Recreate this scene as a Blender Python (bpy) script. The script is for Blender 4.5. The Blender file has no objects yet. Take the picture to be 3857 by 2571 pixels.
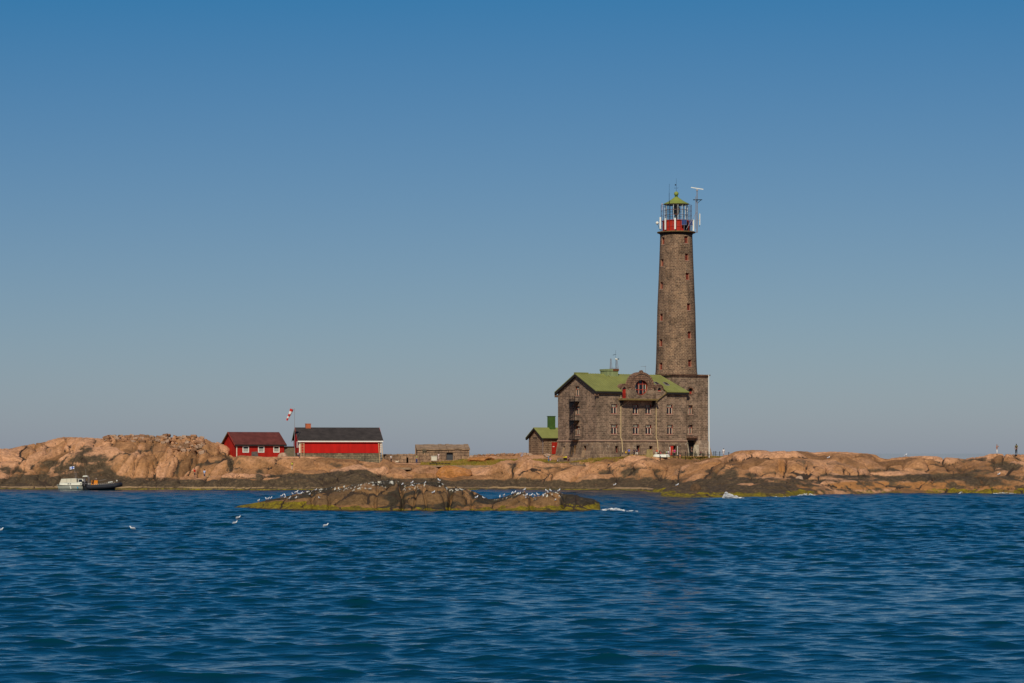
import bpy, math, random
import numpy as np
from mathutils import Vector, Matrix, Euler

# ------------------------------------------------------------------ camera, sky, sun
F = 9500.0          # focal length in photo pixels (photo is 3857 wide)
CX, HOR = 1928.5, 1705.0
CAMZ = 7.0
sc = bpy.context.scene
col = sc.collection
cd = bpy.data.cameras.new('camera')
cam = bpy.data.objects.new('camera', cd)
col.objects.link(cam)
cam.location = (0, 0, CAMZ)
cam.rotation_euler = (math.radians(90), 0, 0)
cd.sensor_width = 36.0
cd.lens = 36.0 * F / 3857.0
cd.shift_y = (HOR - 1285.5) / 3857.0
cd.clip_start = 1.0
cd.clip_end = 60000.0
sc.camera = cam

SUN_EL, SUN_AZ = 41.0, -8.0     # azimuth: degrees to the left of straight behind the camera
el, az = math.radians(SUN_EL), math.radians(SUN_AZ)
sun_dir = Vector((math.sin(az) * math.cos(el), -math.cos(az) * math.cos(el), math.sin(el)))
sl = bpy.data.lights.new('sun', 'SUN')
sl.energy = 3.6
sl.angle = math.radians(0.5)
sl.color = (1.0, 0.93, 0.80)
so = bpy.data.objects.new('sun', sl)
col.objects.link(so)
so.rotation_euler = (-sun_dir).to_track_quat('-Z', 'Y').to_euler()

w = bpy.data.worlds.new('World')
sc.world = w
w.use_nodes = True
wt = w.node_tree
bg = wt.nodes['Background']
sky = wt.nodes.new('ShaderNodeTexSky')
sky.sky_type = 'NISHITA'
sky.sun_disc = False
sky.sun_elevation = el
sky.sun_rotation = math.atan2(sun_dir.x, sun_dir.y)
sky.altitude = 0
sky.air_density = 1.0
sky.dust_density = 0.3
sky.ozone_density = 3.0
# colour grade of the sky: per-channel power, as the photo's own processing gives it
sep = wt.nodes.new('ShaderNodeSeparateColor')
wt.links.new(sky.outputs[0], sep.inputs[0])
cmb = wt.nodes.new('ShaderNodeCombineColor')
for i_, (k_, g_) in enumerate(((0.582, 0.7655), (0.598, 1.06), (0.602, 0.60))):
    a_ = wt.nodes.new('ShaderNodeMath'); a_.operation = 'MULTIPLY_ADD'; a_.inputs[1].default_value = 0.07
    a_.inputs[2].default_value = -0.182 if i_ == 0 else 0.0
    a_.use_clamp = False
    b_ = wt.nodes.new('ShaderNodeMath'); b_.operation = 'POWER'; b_.inputs[1].default_value = g_
    c_ = wt.nodes.new('ShaderNodeMath'); c_.operation = 'MULTIPLY'; c_.inputs[1].default_value = k_ / 0.07
    wt.links.new(sep.outputs[i_], a_.inputs[0])
    mx_ = wt.nodes.new('ShaderNodeMath'); mx_.operation = 'MAXIMUM'; mx_.inputs[1].default_value = 0.004
    wt.links.new(a_.outputs[0], mx_.inputs[0])
    wt.links.new(mx_.outputs[0], b_.inputs[0])
    wt.links.new(b_.outputs[0], c_.inputs[0])
    wt.links.new(c_.outputs[0], cmb.inputs[i_])
wt.links.new(cmb.outputs[0], bg.inputs[0])
bg.inputs[1].default_value = 0.07
sc.view_settings.view_transform = 'Standard'
sc.view_settings.look = 'None'
sc.view_settings.exposure = 0.0
sc.view_settings.gamma = 1.0

R = random.Random(7)


def P(px, py, Y):
    return Vector(((px - CX) * Y / F, Y, CAMZ + (HOR - py) * Y / F))


# ------------------------------------------------------------------ noise helpers
def _h(ix, iy, iz, seed):
    n = (ix.astype(np.int64) * 374761393 + iy.astype(np.int64) * 668265263 + iz.astype(np.int64) * 2147483647 + seed * 1274126177) & 0xffffffff
    n = ((n ^ (n >> 13)) * 1274126177) & 0xffffffff
    n = ((n ^ (n >> 16)) * 2246822519) & 0xffffffff
    n = n ^ (n >> 15)
    return (n & 0xffffff) / float(0xffffff)


def vnoise(x, y, z, seed=0):
    xi, yi, zi = np.floor(x), np.floor(y), np.floor(z)
    fx, fy, fz = x - xi, y - yi, z - zi
    fx, fy, fz = [f * f * (3 - 2 * f) for f in (fx, fy, fz)]
    out = 0
    for dx in (0, 1):
        wx = fx if dx else 1 - fx
        for dy in (0, 1):
            wy = fy if dy else 1 - fy
            for dz in (0, 1):
                wz = fz if dz else 1 - fz
                out = out + wx * wy * wz * _h(xi + dx, yi + dy, zi + dz, seed)
    return out * 2 - 1


def fbm(x, y, z, o=4, seed=0, g=0.5):
    a, s, r = 1.0, 1.0, 0
    t = 0
    for i in range(o):
        r = r + a * vnoise(x * s, y * s, z * s, seed + i * 17)
        t += a
        a *= g
        s *= 2.03
    return r / t


def worley(x, y, z, seed=0):
    xi, yi, zi = np.floor(x), np.floor(y), np.floor(z)
    f1 = np.full(x.shape, 9.0)
    f2 = np.full(x.shape, 9.0)
    ident = np.zeros(x.shape)
    for dx in (-1, 0, 1):
        for dy in (-1, 0, 1):
            for dz in (-1, 0, 1):
                cx, cy, cz = xi + dx, yi + dy, zi + dz
                h1 = _h(cx, cy, cz, seed)
                h2 = _h(cx, cy, cz, seed + 101)
                h3 = _h(cx, cy, cz, seed + 202)
                d = np.sqrt((cx + h1 - x) ** 2 + (cy + h2 - y) ** 2 + (cz + h3 - z) ** 2)
                near = d < f1
                f2 = np.where(near, f1, np.minimum(f2, d))
                ident = np.where(near, h1 * 0.5 + h2 * 0.5, ident)
                f1 = np.where(near, d, f1)
    return f1, f2, ident


def sstep(a, b, x):
    t = np.clip((x - a) / (b - a), 0, 1)
    return t * t * (3 - 2 * t)


# ------------------------------------------------------------------ material helpers
def new_mat(name):
    m = bpy.data.materials.new(name)
    m.use_nodes = True
    nt = m.node_tree
    b = nt.nodes['Principled BSDF']
    b.inputs['Specular IOR Level'].default_value = 0.18
    return m, nt, b


def rgba(c):
    return (c[0], c[1], c[2], 1)


def nd(nt, t, **k):
    n = nt.nodes.new(t)
    for a, v in k.items():
        setattr(n, a, v)
    return n


def noise(nt, vec, scale, detail=4, rough=0.55):
    n = nd(nt, 'ShaderNodeTexNoise')
    n.inputs['Scale'].default_value = scale
    n.inputs['Detail'].default_value = detail
    n.inputs['Roughness'].default_value = rough
    if vec is not None:
        nt.links.new(vec, n.inputs['Vector'])
    return n.outputs['Fac']


def ramp(nt, fac, stops):
    r = nd(nt, 'ShaderNodeValToRGB')
    e = r.color_ramp.elements
    while len(e) < len(stops):
        e.new(0.5)
    for i, (p, c) in enumerate(stops):
        e[i].position = p
        e[i].color = rgba(c) if len(c) == 3 else c
    nt.links.new(fac, r.inputs[0])
    return r.outputs[0]


def mix(nt, fac, a, b, mode='MIX'):
    m = nd(nt, 'ShaderNodeMix', data_type='RGBA', blend_type=mode)
    m.clamp_factor = True
    for sock, v in ((m.inputs[0], fac), (m.inputs[6], a), (m.inputs[7], b)):
        if isinstance(v, (int, float)):
            sock.default_value = v
        elif isinstance(v, tuple):
            sock.default_value = rgba(v)
        else:
            nt.links.new(v, sock)
    return m.outputs[2]


def simple(name, c, rough=0.6, metal=0.0, var=0.25, scale=2.0, bump=0.0, streak=False):
    """painted or plain surface: base colour broken up by two scales of noise"""
    m, nt, b = new_mat(name)
    tc = nd(nt, 'ShaderNodeTexCoord')
    vec = tc.outputs['Object']
    if streak:
        mp = nd(nt, 'ShaderNodeMapping')
        mp.inputs['Scale'].default_value = (1, 1, 0.15)
        nt.links.new(vec, mp.inputs['Vector'])
        vec = mp.outputs[0]
    f = noise(nt, vec, scale, 5, 0.6)
    lo = tuple(x * (1 - var) for x in c)
    hi = tuple(min(1, x * (1 + var)) for x in c)
    cc = ramp(nt, f, [(0.3, lo), (0.7, hi)])
    nt.links.new(cc, b.inputs['Base Color'])
    b.inputs['Roughness'].default_value = rough
    b.inputs['Metallic'].default_value = metal
    if bump:
        bp = nd(nt, 'ShaderNodeBump')
        bp.inputs['Strength'].default_value = bump
        bp.inputs['Distance'].default_value = 0.05
        nt.links.new(noise(nt, tc.outputs['Object'], scale * 4), bp.inputs['Height'])
        nt.links.new(bp.outputs[0], b.inputs['Normal'])
    return m


def masonry(name, c1, c2, mortar, bw=0.75, bh=0.4, ms=0.02, stain=0.5, light=0.0, msm=0.15):
    m, nt, b = new_mat(name)
    uv = nd(nt, 'ShaderNodeUVMap', uv_map='UVMap')
    tc = nd(nt, 'ShaderNodeTexCoord')
    # warp the courses a little
    wn = nd(nt, 'ShaderNodeTexNoise')
    wn.inputs['Scale'].default_value = 1.3
    nt.links.new(uv.outputs[0], wn.inputs['Vector'])
    wm = nd(nt, 'ShaderNodeVectorMath', operation='MULTIPLY_ADD')
    nt.links.new(wn.outputs['Color'], wm.inputs[0])
    wm.inputs[1].default_value = (0.5, 0.22, 0)
    nt.links.new(uv.outputs[0], wm.inputs[2])
    br = nd(nt, 'ShaderNodeTexBrick')
    br.offset = 0.5
    br.inputs['Scale'].default_value = 1.0
    br.inputs['Brick Width'].default_value = bw
    br.inputs['Row Height'].default_value = bh
    br.inputs['Mortar Size'].default_value = ms
    br.inputs['Mortar Smooth'].default_value = msm
    br.inputs['Bias'].default_value = 0.0
    br.inputs['Color1'].default_value = rgba(c1)
    br.inputs['Color2'].default_value = rgba(c2)
    br.inputs['Mortar'].default_value = rgba(mortar)
    nt.links.new(wm.outputs[0], br.inputs['Vector'])
    f = noise(nt, tc.outputs['Object'], 0.45, 6, 0.65)
    f2 = noise(nt, tc.outputs['Object'], 5.0, 4, 0.7)
    g = ramp(nt, f, [(0.3, (1 - stain,) * 3), (0.5, (1, 1, 1)), (0.72, (1 + stain * 0.45, 1 + stain * 0.42, 1 + stain * 0.36))])
    c = mix(nt, 1.0, br.outputs['Color'], g, 'MULTIPLY')
    mps = nd(nt, 'ShaderNodeMapping')
    mps.inputs['Scale'].default_value = (1.1, 1.1, 0.09)
    nt.links.new(tc.outputs['Object'], mps.inputs['Vector'])
    c = mix(nt, 1.0, c, ramp(nt, noise(nt, mps.outputs[0], 1.0, 4, 0.6), [(0.32, (0.72, 0.70, 0.68)), (0.5, (1, 1, 1)), (0.7, (1.25, 1.22, 1.15))]), 'MULTIPLY')
    g2 = ramp(nt, f2, [(0.3, (0.55, 0.55, 0.55)), (0.7, (1.55, 1.52, 1.47))])
    c = mix(nt, 1.0, c, g2, 'MULTIPLY')
    if light:
        lf = ramp(nt, noise(nt, tc.outputs['Object'], 2.2, 3, 0.6), [(0.66, (0, 0, 0)), (0.74, (light,) * 3)])
        c = mix(nt, lf, c, (0.42, 0.36, 0.27))
    nt.links.new(c, b.inputs['Base Color'])
    b.inputs['Roughness'].default_value = 0.9
    bp = nd(nt, 'ShaderNodeBump')
    bp.inputs['Strength'].default_value = 0.7
    bp.inputs['Distance'].default_value = 0.06
    ma = nd(nt, 'ShaderNodeMath', operation='MULTIPLY_ADD')
    nt.links.new(br.outputs['Fac'], ma.inputs[0])
    ma.inputs[1].default_value = -0.8
    nt.links.new(f2, ma.inputs[2])
    nt.links.new(ma.outputs[0], bp.inputs['Height'])
    nt.links.new(bp.outputs[0], b.inputs['Normal'])
    return m


M = {}
M['stone'] = masonry('brown_granite_masonry', (0.29, 0.19, 0.127), (0.135, 0.09, 0.062), (0.42, 0.31, 0.20), 0.7, 0.36, 0.022, 0.5, 0.6)
M['tower'] = masonry('tower_granite_masonry', (0.225, 0.135, 0.083), (0.115, 0.071, 0.047), (0.46, 0.32, 0.19), 0.62, 0.33, 0.022, 0.5, 0.6)
M['plinth'] = masonry('big_block_masonry', (0.235, 0.155, 0.098), (0.135, 0.092, 0.062), (0.38, 0.27, 0.17), 1.6, 0.75, 0.03, 0.5, 0.9)
M['plinth_pale'] = masonry('pale_block_masonry', (0.36, 0.26, 0.175), (0.20, 0.145, 0.10), (0.42, 0.33, 0.24), 1.5, 0.75, 0.03, 0.5, 1.0)
M['trim'] = masonry('arch_stone', (0.27, 0.15, 0.09), (0.17, 0.095, 0.06), (0.06, 0.035, 0.025), 0.45, 0.45, 0.03, 0.4)
M['annex'] = masonry('annex_masonry', (0.21, 0.13, 0.078), (0.13, 0.08, 0.05), (0.36, 0.25, 0.15), 0.6, 0.4, 0.03, 0.35, 0.5)
M['ruin'] = masonry('rough_granite_blocks', (0.30, 0.19, 0.11), (0.21, 0.135, 0.085), (0.07, 0.045, 0.03), 1.3, 0.65, 0.035, 0.4, 0.3)
M['base'] = masonry('grey_stone_basement', (0.22, 0.18, 0.105), (0.15, 0.12, 0.075), (0.09, 0.07, 0.045), 0.8, 0.4, 0.025, 0.4, 0.3)
M['concrete'] = simple('weathered_concrete', (0.27, 0.175, 0.10), 0.9, var=0.35, scale=0.8, bump=0.5)
M['greenroof'] = simple('green_painted_sheet_roof', (0.215, 0.215, 0.062), 0.65, var=0.14, scale=0.5)
M['greenroof2'] = simple('bright_green_sheet_roof', (0.225, 0.255, 0.05), 0.5, var=0.12, scale=0.7)
M['greenpaint'] = simple('stained_green_plaster', (0.235, 0.26, 0.11), 0.7, var=0.35, scale=1.2, streak=True)
M['darkgreen'] = simple('dark_green_sheet', (0.06, 0.115, 0.025), 0.6, var=0.25, scale=1.0)
M['rust'] = simple('rusty_metal', (0.15, 0.055, 0.02), 0.85, var=0.5, scale=2.0)
M['soffit'] = simple('dark_timber', (0.022, 0.018, 0.016), 0.8, var=0.3)
M['iron'] = simple('black_iron', (0.016, 0.015, 0.015), 0.55, 0.4, var=0.3)
M['redpaint'] = simple('red_frame_paint', (0.34, 0.045, 0.024), 0.5, var=0.2)
M['reddoor'] = simple('red_door_paint', (0.36, 0.022, 0.012), 0.5, var=0.2)
M['drum'] = simple('red_lantern_drum', (0.42, 0.026, 0.012), 0.6, var=0.18, scale=1.5)
M['redwood'] = simple('red_ochre_boards', (0.46, 0.010, 0.005), 0.75, var=0.2, scale=1.2, streak=True)
M['redwood2'] = simple('dark_red_boards', (0.36, 0.015, 0.008), 0.75, var=0.2, scale=1.2, streak=True)
M['redroof'] = simple('brown_red_roofing', (0.115, 0.03, 0.022), 0.85, var=0.3, scale=0.8)
M['greyroof'] = simple('dark_grey_roofing_felt', (0.044, 0.035, 0.029), 0.9, var=0.3, scale=0.8)
M['white'] = simple('white_paint', (0.78, 0.74, 0.62), 0.5, var=0.06)
M['cream'] = simple('cream_sash', (0.72, 0.62, 0.44), 0.5, var=0.06)
M['sill'] = simple('pink_stone_sill', (0.38, 0.24, 0.16), 0.85, var=0.2)
M['gutter'] = simple('olive_metal_gutter', (0.19, 0.13, 0.045), 0.6, var=0.25)
M['pipe'] = simple('yellowed_drainpipe', (0.55, 0.40, 0.20), 0.6, var=0.12)
M['balc'] = simple('olive_balcony_concrete', (0.21, 0.135, 0.055), 0.85, var=0.3)
M['steel'] = simple('galvanised_steel', (0.30, 0.26, 0.25), 0.5, 0.3, var=0.12)
M['mauve'] = simple('weathered_cage_steel', (0.13, 0.09, 0.10), 0.6, 0.3, var=0.2)
M['woodladder'] = simple('pale_wood_ladder', (0.62, 0.42, 0.22), 0.7, var=0.12)
M['brick'] = simple('red_brick', (0.42, 0.11, 0.045), 0.85, var=0.2)
M['shed'] = simple('grey_green_boards', (0.14, 0.12, 0.075), 0.85, var=0.25)
M['boardwood'] = simple('tan_timber', (0.30, 0.16, 0.06), 0.8, var=0.2)
M['greenwood'] = simple('dark_green_timber', (0.03, 0.04, 0.016), 0.7, var=0.3)
M['boatwhite'] = simple('boat_gelcoat', (0.72, 0.68, 0.54), 0.3, var=0.05)
M['canvas'] = simple('cream_canvas', (0.62, 0.55, 0.40), 0.85, var=0.08)
M['hullgrey'] = simple('weathered_hull', (0.36, 0.36, 0.29), 0.45, var=0.15)
M['ribdark'] = simple('dark_rubber_tube', (0.022, 0.022, 0.026), 0.45, var=0.3)
M['orange'] = simple('orange_plastic', (0.72, 0.22, 0.012), 0.5, var=0.12)
M['skin'] = simple('skin', (0.42, 0.22, 0.14), 0.6, var=0.05)
M['hair'] = simple('dark_hair', (0.02, 0.013, 0.01), 0.7, var=0.2)
M['gingerhair'] = simple('ginger_hair', (0.28, 0.10, 0.03), 0.7, var=0.2)
M['yellow'] = simple('yellow_fabric', (0.75, 0.62, 0.03), 0.8, var=0.1)


def glassy(name, c, rough=0.12):
    m, nt, b = new_mat(name)
    b.inputs['Base Color'].default_value = rgba(c)
    b.inputs['Roughness'].default_value = rough
    b.inputs['IOR'].default_value = 1.5
    b.inputs['Specular IOR Level'].default_value = 0.5
    return m


M['glass'] = glassy('dark_window_glass', (0.012, 0.013, 0.016))
M['solar'] = glassy('blue_solar_cells', (0.03, 0.05, 0.16))


def clear_glass():
    m, nt, b = new_mat('clear_lantern_glass')
    nt.nodes.remove(b)
    out = nt.nodes['Material Output']
    t = nd(nt, 'ShaderNodeBsdfTransparent')
    t.inputs[0].default_value = (0.88, 0.93, 0.95, 1)
    g = nd(nt, 'ShaderNodeBsdfGlossy')
    g.inputs['Roughness'].default_value = 0.05
    mx = nd(nt, 'ShaderNodeMixShader')
    mx.inputs[0].default_value = 0.03
    nt.links.new(t.outputs[0], mx.inputs[1])
    nt.links.new(g.outputs[0], mx.inputs[2])
    nt.links.new(mx.outputs[0], out.inputs[0])
    return m


M['clear'] = clear_glass()
FAB = {}


def fabric(c):
    k = tuple(round(x, 3) for x in c)
    if k not in FAB:
        FAB[k] = simple('cloth', c, 0.85, var=0.1)
    return FAB[k]


# ------------------------------------------------------------------ scene-graph helpers
def tag(o, label=None, cat=None, group=None, kind=None):
    if label:
        o['label'] = label
    if cat:
        o['category'] = cat
    if group:
        o['group'] = group
    if kind:
        o['kind'] = kind
    return o


def empty(name, loc=(0, 0, 0), rz=0.0):
    o = bpy.data.objects.new(name, None)
    col.objects.link(o)
    o.location = loc
    o.rotation_euler = (0, 0, rz)
    o.empty_display_size = 0.5
    return o


class MB:
    def __init__(s):
        s.v, s.f, s.uv = [], [], []

    def poly(s, pts, uv=None):
        n = len(s.v)
        s.v.extend([tuple(p) for p in pts])
        s.f.append(tuple(range(n, n + len(pts))))
        if uv is None:
            a = Vector(pts[0]); b_ = Vector(pts[1]); c_ = Vector(pts[2])
            nn = (b_ - a).cross(c_ - a)
            if nn.length < 1e-9:
                nn = Vector((0, -1, 0))
            nn.normalize()
            if abs(nn.z) > 0.9:
                uv = [(p[0], p[1]) for p in pts]
            else:
                t = Vector((0, 0, 1)).cross(nn).normalized()
                uv = [(Vector(p).dot(t), p[2]) for p in pts]
        s.uv.append([(float(a[0]), float(a[1])) for a in uv])
        return s

    def box(s, x0, x1, y0, y1, z0, z1):
        a = [(x0, y0, z0), (x1, y0, z0), (x1, y1, z0), (x0, y1, z0), (x0, y0, z1), (x1, y0, z1), (x1, y1, z1), (x0, y1, z1)]
        for q in ((0, 1, 5, 4), (1, 2, 6, 5), (2, 3, 7, 6), (3, 0, 4, 7), (4, 5, 6, 7), (3, 2, 1, 0)):
            s.poly([a[i] for i in q])
        return s

    def prism(s, quad, d):
        """extrude polygon 'quad' by vector d"""
        d = Vector(d)
        q = [Vector(p) for p in quad]
        r = [p + d for p in q]
        s.poly(q)
        s.poly(r[::-1])
        n = len(q)
        for i in range(n):
            s.poly([q[(i + 1) % n], q[i], r[i], r[(i + 1) % n]])
        return s

    def tube(s, p0, p1, r, r1=None, n=6):
        p0, p1 = Vector(p0), Vector(p1)
        r1 = r if r1 is None else r1
        d = (p1 - p0)
        if d.length < 1e-6:
            return s
        d.normalize()
        a = d.orthogonal().normalized()
        b = d.cross(a)
        c0 = [p0 + (a * math.cos(2 * math.pi * i / n) + b * math.sin(2 * math.pi * i / n)) * r for i in range(n)]
        c1 = [p1 + (a * math.cos(2 * math.pi * i / n) + b * math.sin(2 * math.pi * i / n)) * r1 for i in range(n)]
        for i in range(n):
            s.poly([c0[i], c0[(i + 1) % n], c1[(i + 1) % n], c1[i]])
        s.poly(c1)
        s.poly(c0[::-1])
        return s

    def path(s, pts, r, n=6):
        for a, b in zip(pts[:-1], pts[1:]):
            s.tube(a, b, r, n=n)
        return s

    def lathe(s, prof, cx=0, cy=0, n=32, a0=0, a1=2 * math.pi):
        full = abs(a1 - a0 - 2 * math.pi) < 1e-6
        for (r0, z0), (r1, z1) in zip(prof[:-1], prof[1:]):
            for i in range(n):
                t0 = a0 + (a1 - a0) * i / n
                t1 = a0 + (a1 - a0) * (i + 1) / n
                pts = [(cx + r0 * math.cos(t0), cy + r0 * math.sin(t0), z0), (cx + r0 * math.cos(t1), cy + r0 * math.sin(t1), z0),
                       (cx + r1 * math.cos(t1), cy + r1 * math.sin(t1), z1), (cx + r1 * math.cos(t0), cy + r1 * math.sin(t0), z1)]
                rr = max(r0, r1)
                uv = [(t0 * rr, z0), (t1 * rr, z0), (t1 * rr, z1), (t0 * rr, z1)]
                if r0 < 1e-6:
                    pts, uv = pts[1:], uv[1:]
                    pts = [pts[0], pts[1], pts[2]]
                elif r1 < 1e-6:
                    pts, uv = pts[:3], uv[:3]
                s.poly(pts, uv)
        return s

    def ball(s, c, r, n=10, m=6):
        rx, ry, rz = (r, r, r) if isinstance(r, (int, float)) else r
        for j in range(m):
            p0, p1 = math.pi * j / m - math.pi / 2, math.pi * (j + 1) / m - math.pi / 2
            for i in range(n):
                t0, t1 = 2 * math.pi * i / n, 2 * math.pi * (i + 1) / n
                def q(t, p):
                    return (c[0] + rx * math.cos(p) * math.cos(t), c[1] + ry * math.cos(p) * math.sin(t), c[2] + rz * math.sin(p))
                pts = [q(t0, p0), q(t1, p0), q(t1, p1), q(t0, p1)]
                if j == 0:
                    pts = [pts[0], pts[2], pts[3]]
                elif j == m - 1:
                    pts = pts[:3]
                s.poly(pts)
        return s

    def build(s, name, mat, parent=None, smooth=False, weld=False):
        me = bpy.data.meshes.new(name)
        me.from_pydata(s.v, [], s.f)
        ul = me.uv_layers.new(name='UVMap')
        flat = [c for f in s.uv for p in f for c in p]
        if len(flat) == len(me.loops) * 2:
            ul.data.foreach_set('uv', flat)
        if mat:
            me.materials.append(mat)
        if weld:
            import bmesh
            bm = bmesh.new()
            bm.from_mesh(me)
            bmesh.ops.remove_doubles(bm, verts=bm.verts, dist=0.0005)
            bm.to_mesh(me)
            bm.free()
        if smooth:
            me.polygons.foreach_set('use_smooth', [True] * len(me.polygons))
        me.update()
        o = bpy.data.objects.new(name, me)
        col.objects.link(o)
        if parent is not None:
            o.parent = parent
        return o


def copy_tree(o, parent=None):
    c = o.copy()
    col.objects.link(c)
    c.parent = parent
    for ch in list(o.children):
        copy_tree(ch, c)
    return c


def grid_mesh(name, X, Y, Z, mat, attrs=None, smooth=True, extra=None):
    """X,Y,Z arrays (rows, cols)"""
    r, c = X.shape
    n = r * c
    co = np.empty((n, 3), np.float32)
    co[:, 0], co[:, 1], co[:, 2] = X.ravel(), Y.ravel(), Z.ravel()
    i = np.arange(n, dtype=np.int32).reshape(r, c)
    q = np.stack([i[:-1, :-1], i[:-1, 1:], i[1:, 1:], i[1:, :-1]], -1).reshape(-1, 4)
    if extra is not None:
        ev, ef = extra
        q = np.vstack([q, np.array(ef, np.int32) + n])
        co = np.vstack([co, np.array(ev, np.float32)])
    me = bpy.data.meshes.new(name)
    me.vertices.add(len(co))
    me.vertices.foreach_set('co', co.ravel())
    me.loops.add(q.size)
    me.loops.foreach_set('vertex_index', q.ravel().astype(np.int32))
    me.polygons.add(len(q))
    me.polygons.foreach_set('loop_start', np.arange(0, q.size, 4, dtype=np.int32))
    me.polygons.foreach_set('loop_total', np.full(len(q), 4, np.int32))
    me.polygons.foreach_set('use_smooth', np.full(len(q), smooth, bool))
    me.update()
    me.validate()
    for k, v in (attrs or {}).items():
        a = me.attributes.new(k, 'FLOAT', 'POINT')
        a.data.foreach_set('value', v.astype(np.float32).ravel())
    me.materials.append(mat)
    o = bpy.data.objects.new(name, me)
    col.objects.link(o)
    return o


# ------------------------------------------------------------------ rock material (masks: stains, lichen, algae, and some shade painted into creases)
def rock_material(name, base_a, base_b, base_c, dark_c):
    m, nt, b = new_mat(name)
    tc = nd(nt, 'ShaderNodeTexCoord')
    vec = tc.outputs['Object']

    def at(n):
        a = nd(nt, 'ShaderNodeAttribute', attribute_name=n)
        return a.outputs['Fac']
    n1 = noise(nt, vec, 0.22, 5, 0.6)
    n2 = noise(nt, vec, 1.6, 6, 0.7)
    n3 = noise(nt, vec, 9.0, 4, 0.7)
    sm = nd(nt, 'ShaderNodeMath', operation='MULTIPLY_ADD')
    nt.links.new(at('tint'), sm.inputs[0])
    sm.inputs[1].default_value = 0.5
    s2 = nd(nt, 'ShaderNodeMath', operation='MULTIPLY')
    nt.links.new(n1, s2.inputs[0])
    s2.inputs[1].default_value = 0.55
    nt.links.new(s2.outputs[0], sm.inputs[2])
    c = ramp(nt, sm.outputs[0], [(0.25, base_a), (0.5, base_b), (0.75, base_c)])
    c = mix(nt, 1.0, c, ramp(nt, n2, [(0.28, (0.52, 0.49, 0.45)), (0.5, (1, 1, 1)), (0.72, (1.35, 1.37, 1.4))]), 'MULTIPLY')
    c = mix(nt, 1.0, c, ramp(nt, n3, [(0.3, (0.62, 0.61, 0.6)), (0.7, (1.35, 1.35, 1.35))]), 'MULTIPLY')

    def edge(attr, amp, lo, hi, nz):
        a = nd(nt, 'ShaderNodeMath', operation='MULTIPLY_ADD')
        nt.links.new(nz, a.inputs[0])
        a.inputs[1].default_value = amp
        nt.links.new(at(attr), a.inputs[2])
        r = nd(nt, 'ShaderNodeMapRange')
        r.interpolation_type = 'SMOOTHSTEP'
        nt.links.new(a.outputs[0], r.inputs[0])
        r.inputs[1].default_value = lo + amp * 0.5
        r.inputs[2].default_value = hi + amp * 0.5
        return r.outputs[0]
    # rusty orange seepage
    c = mix(nt, edge('rust', 0.6, 0.35, 0.75, n2), c, (0.38, 0.165, 0.05))
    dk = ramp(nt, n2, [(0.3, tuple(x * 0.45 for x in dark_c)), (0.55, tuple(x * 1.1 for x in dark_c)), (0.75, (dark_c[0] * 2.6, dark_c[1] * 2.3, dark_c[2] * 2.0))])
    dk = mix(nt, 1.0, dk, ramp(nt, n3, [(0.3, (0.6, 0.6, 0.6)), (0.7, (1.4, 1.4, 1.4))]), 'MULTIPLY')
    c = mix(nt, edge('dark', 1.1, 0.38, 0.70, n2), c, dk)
    c = mix(nt, edge('pale', 0.5, 0.4, 0.6, n3), c, (0.33, 0.21, 0.10))
    al = mix(nt, ramp(nt, n2, [(0.4, (0, 0, 0)), (0.6, (1, 1, 1))]), ramp(nt, n3, [(0.35, (0.045, 0.030, 0.006)), (0.65, (0.17, 0.115, 0.015))]), ramp(nt, n3, [(0.3, (0.12, 0.085, 0.005)), (0.7, (0.40, 0.30, 0.012))]))
    c = mix(nt, edge('algae', 0.6, 0.35, 0.65, n2), c, al)
    c = mix(nt, edge('guano', 1.6, 0.60, 0.72, n3), c, (0.60, 0.55, 0.43))
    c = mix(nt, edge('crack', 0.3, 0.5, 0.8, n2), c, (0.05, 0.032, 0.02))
    nt.links.new(c, b.inputs['Base Color'])
    b.inputs['Roughness'].default_value = 0.85
    bp = nd(nt, 'ShaderNodeBump')
    bp.inputs['Strength'].default_value = 0.9
    bp.inputs['Distance'].default_value = 0.25
    ad = nd(nt, 'ShaderNodeMath', operation='MULTIPLY_ADD')
    nt.links.new(n3, ad.inputs[0])
    ad.inputs[1].default_value = 0.3
    nt.links.new(n2, ad.inputs[2])
    nt.links.new(ad.outputs[0], bp.inputs['Height'])
    nt.links.new(bp.outputs[0], b.inputs['Normal'])
    return m


M['rock'] = rock_material('orange_granite', (0.19, 0.094, 0.037), (0.40, 0.193, 0.078), (0.57, 0.290, 0.145), (0.085, 0.057, 0.030))
M['skerry'] = rock_material('brown_skerry_rock', (0.13, 0.075, 0.032), (0.20, 0.108, 0.042), (0.30, 0.155, 0.062), (0.050, 0.037, 0.020))


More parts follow.
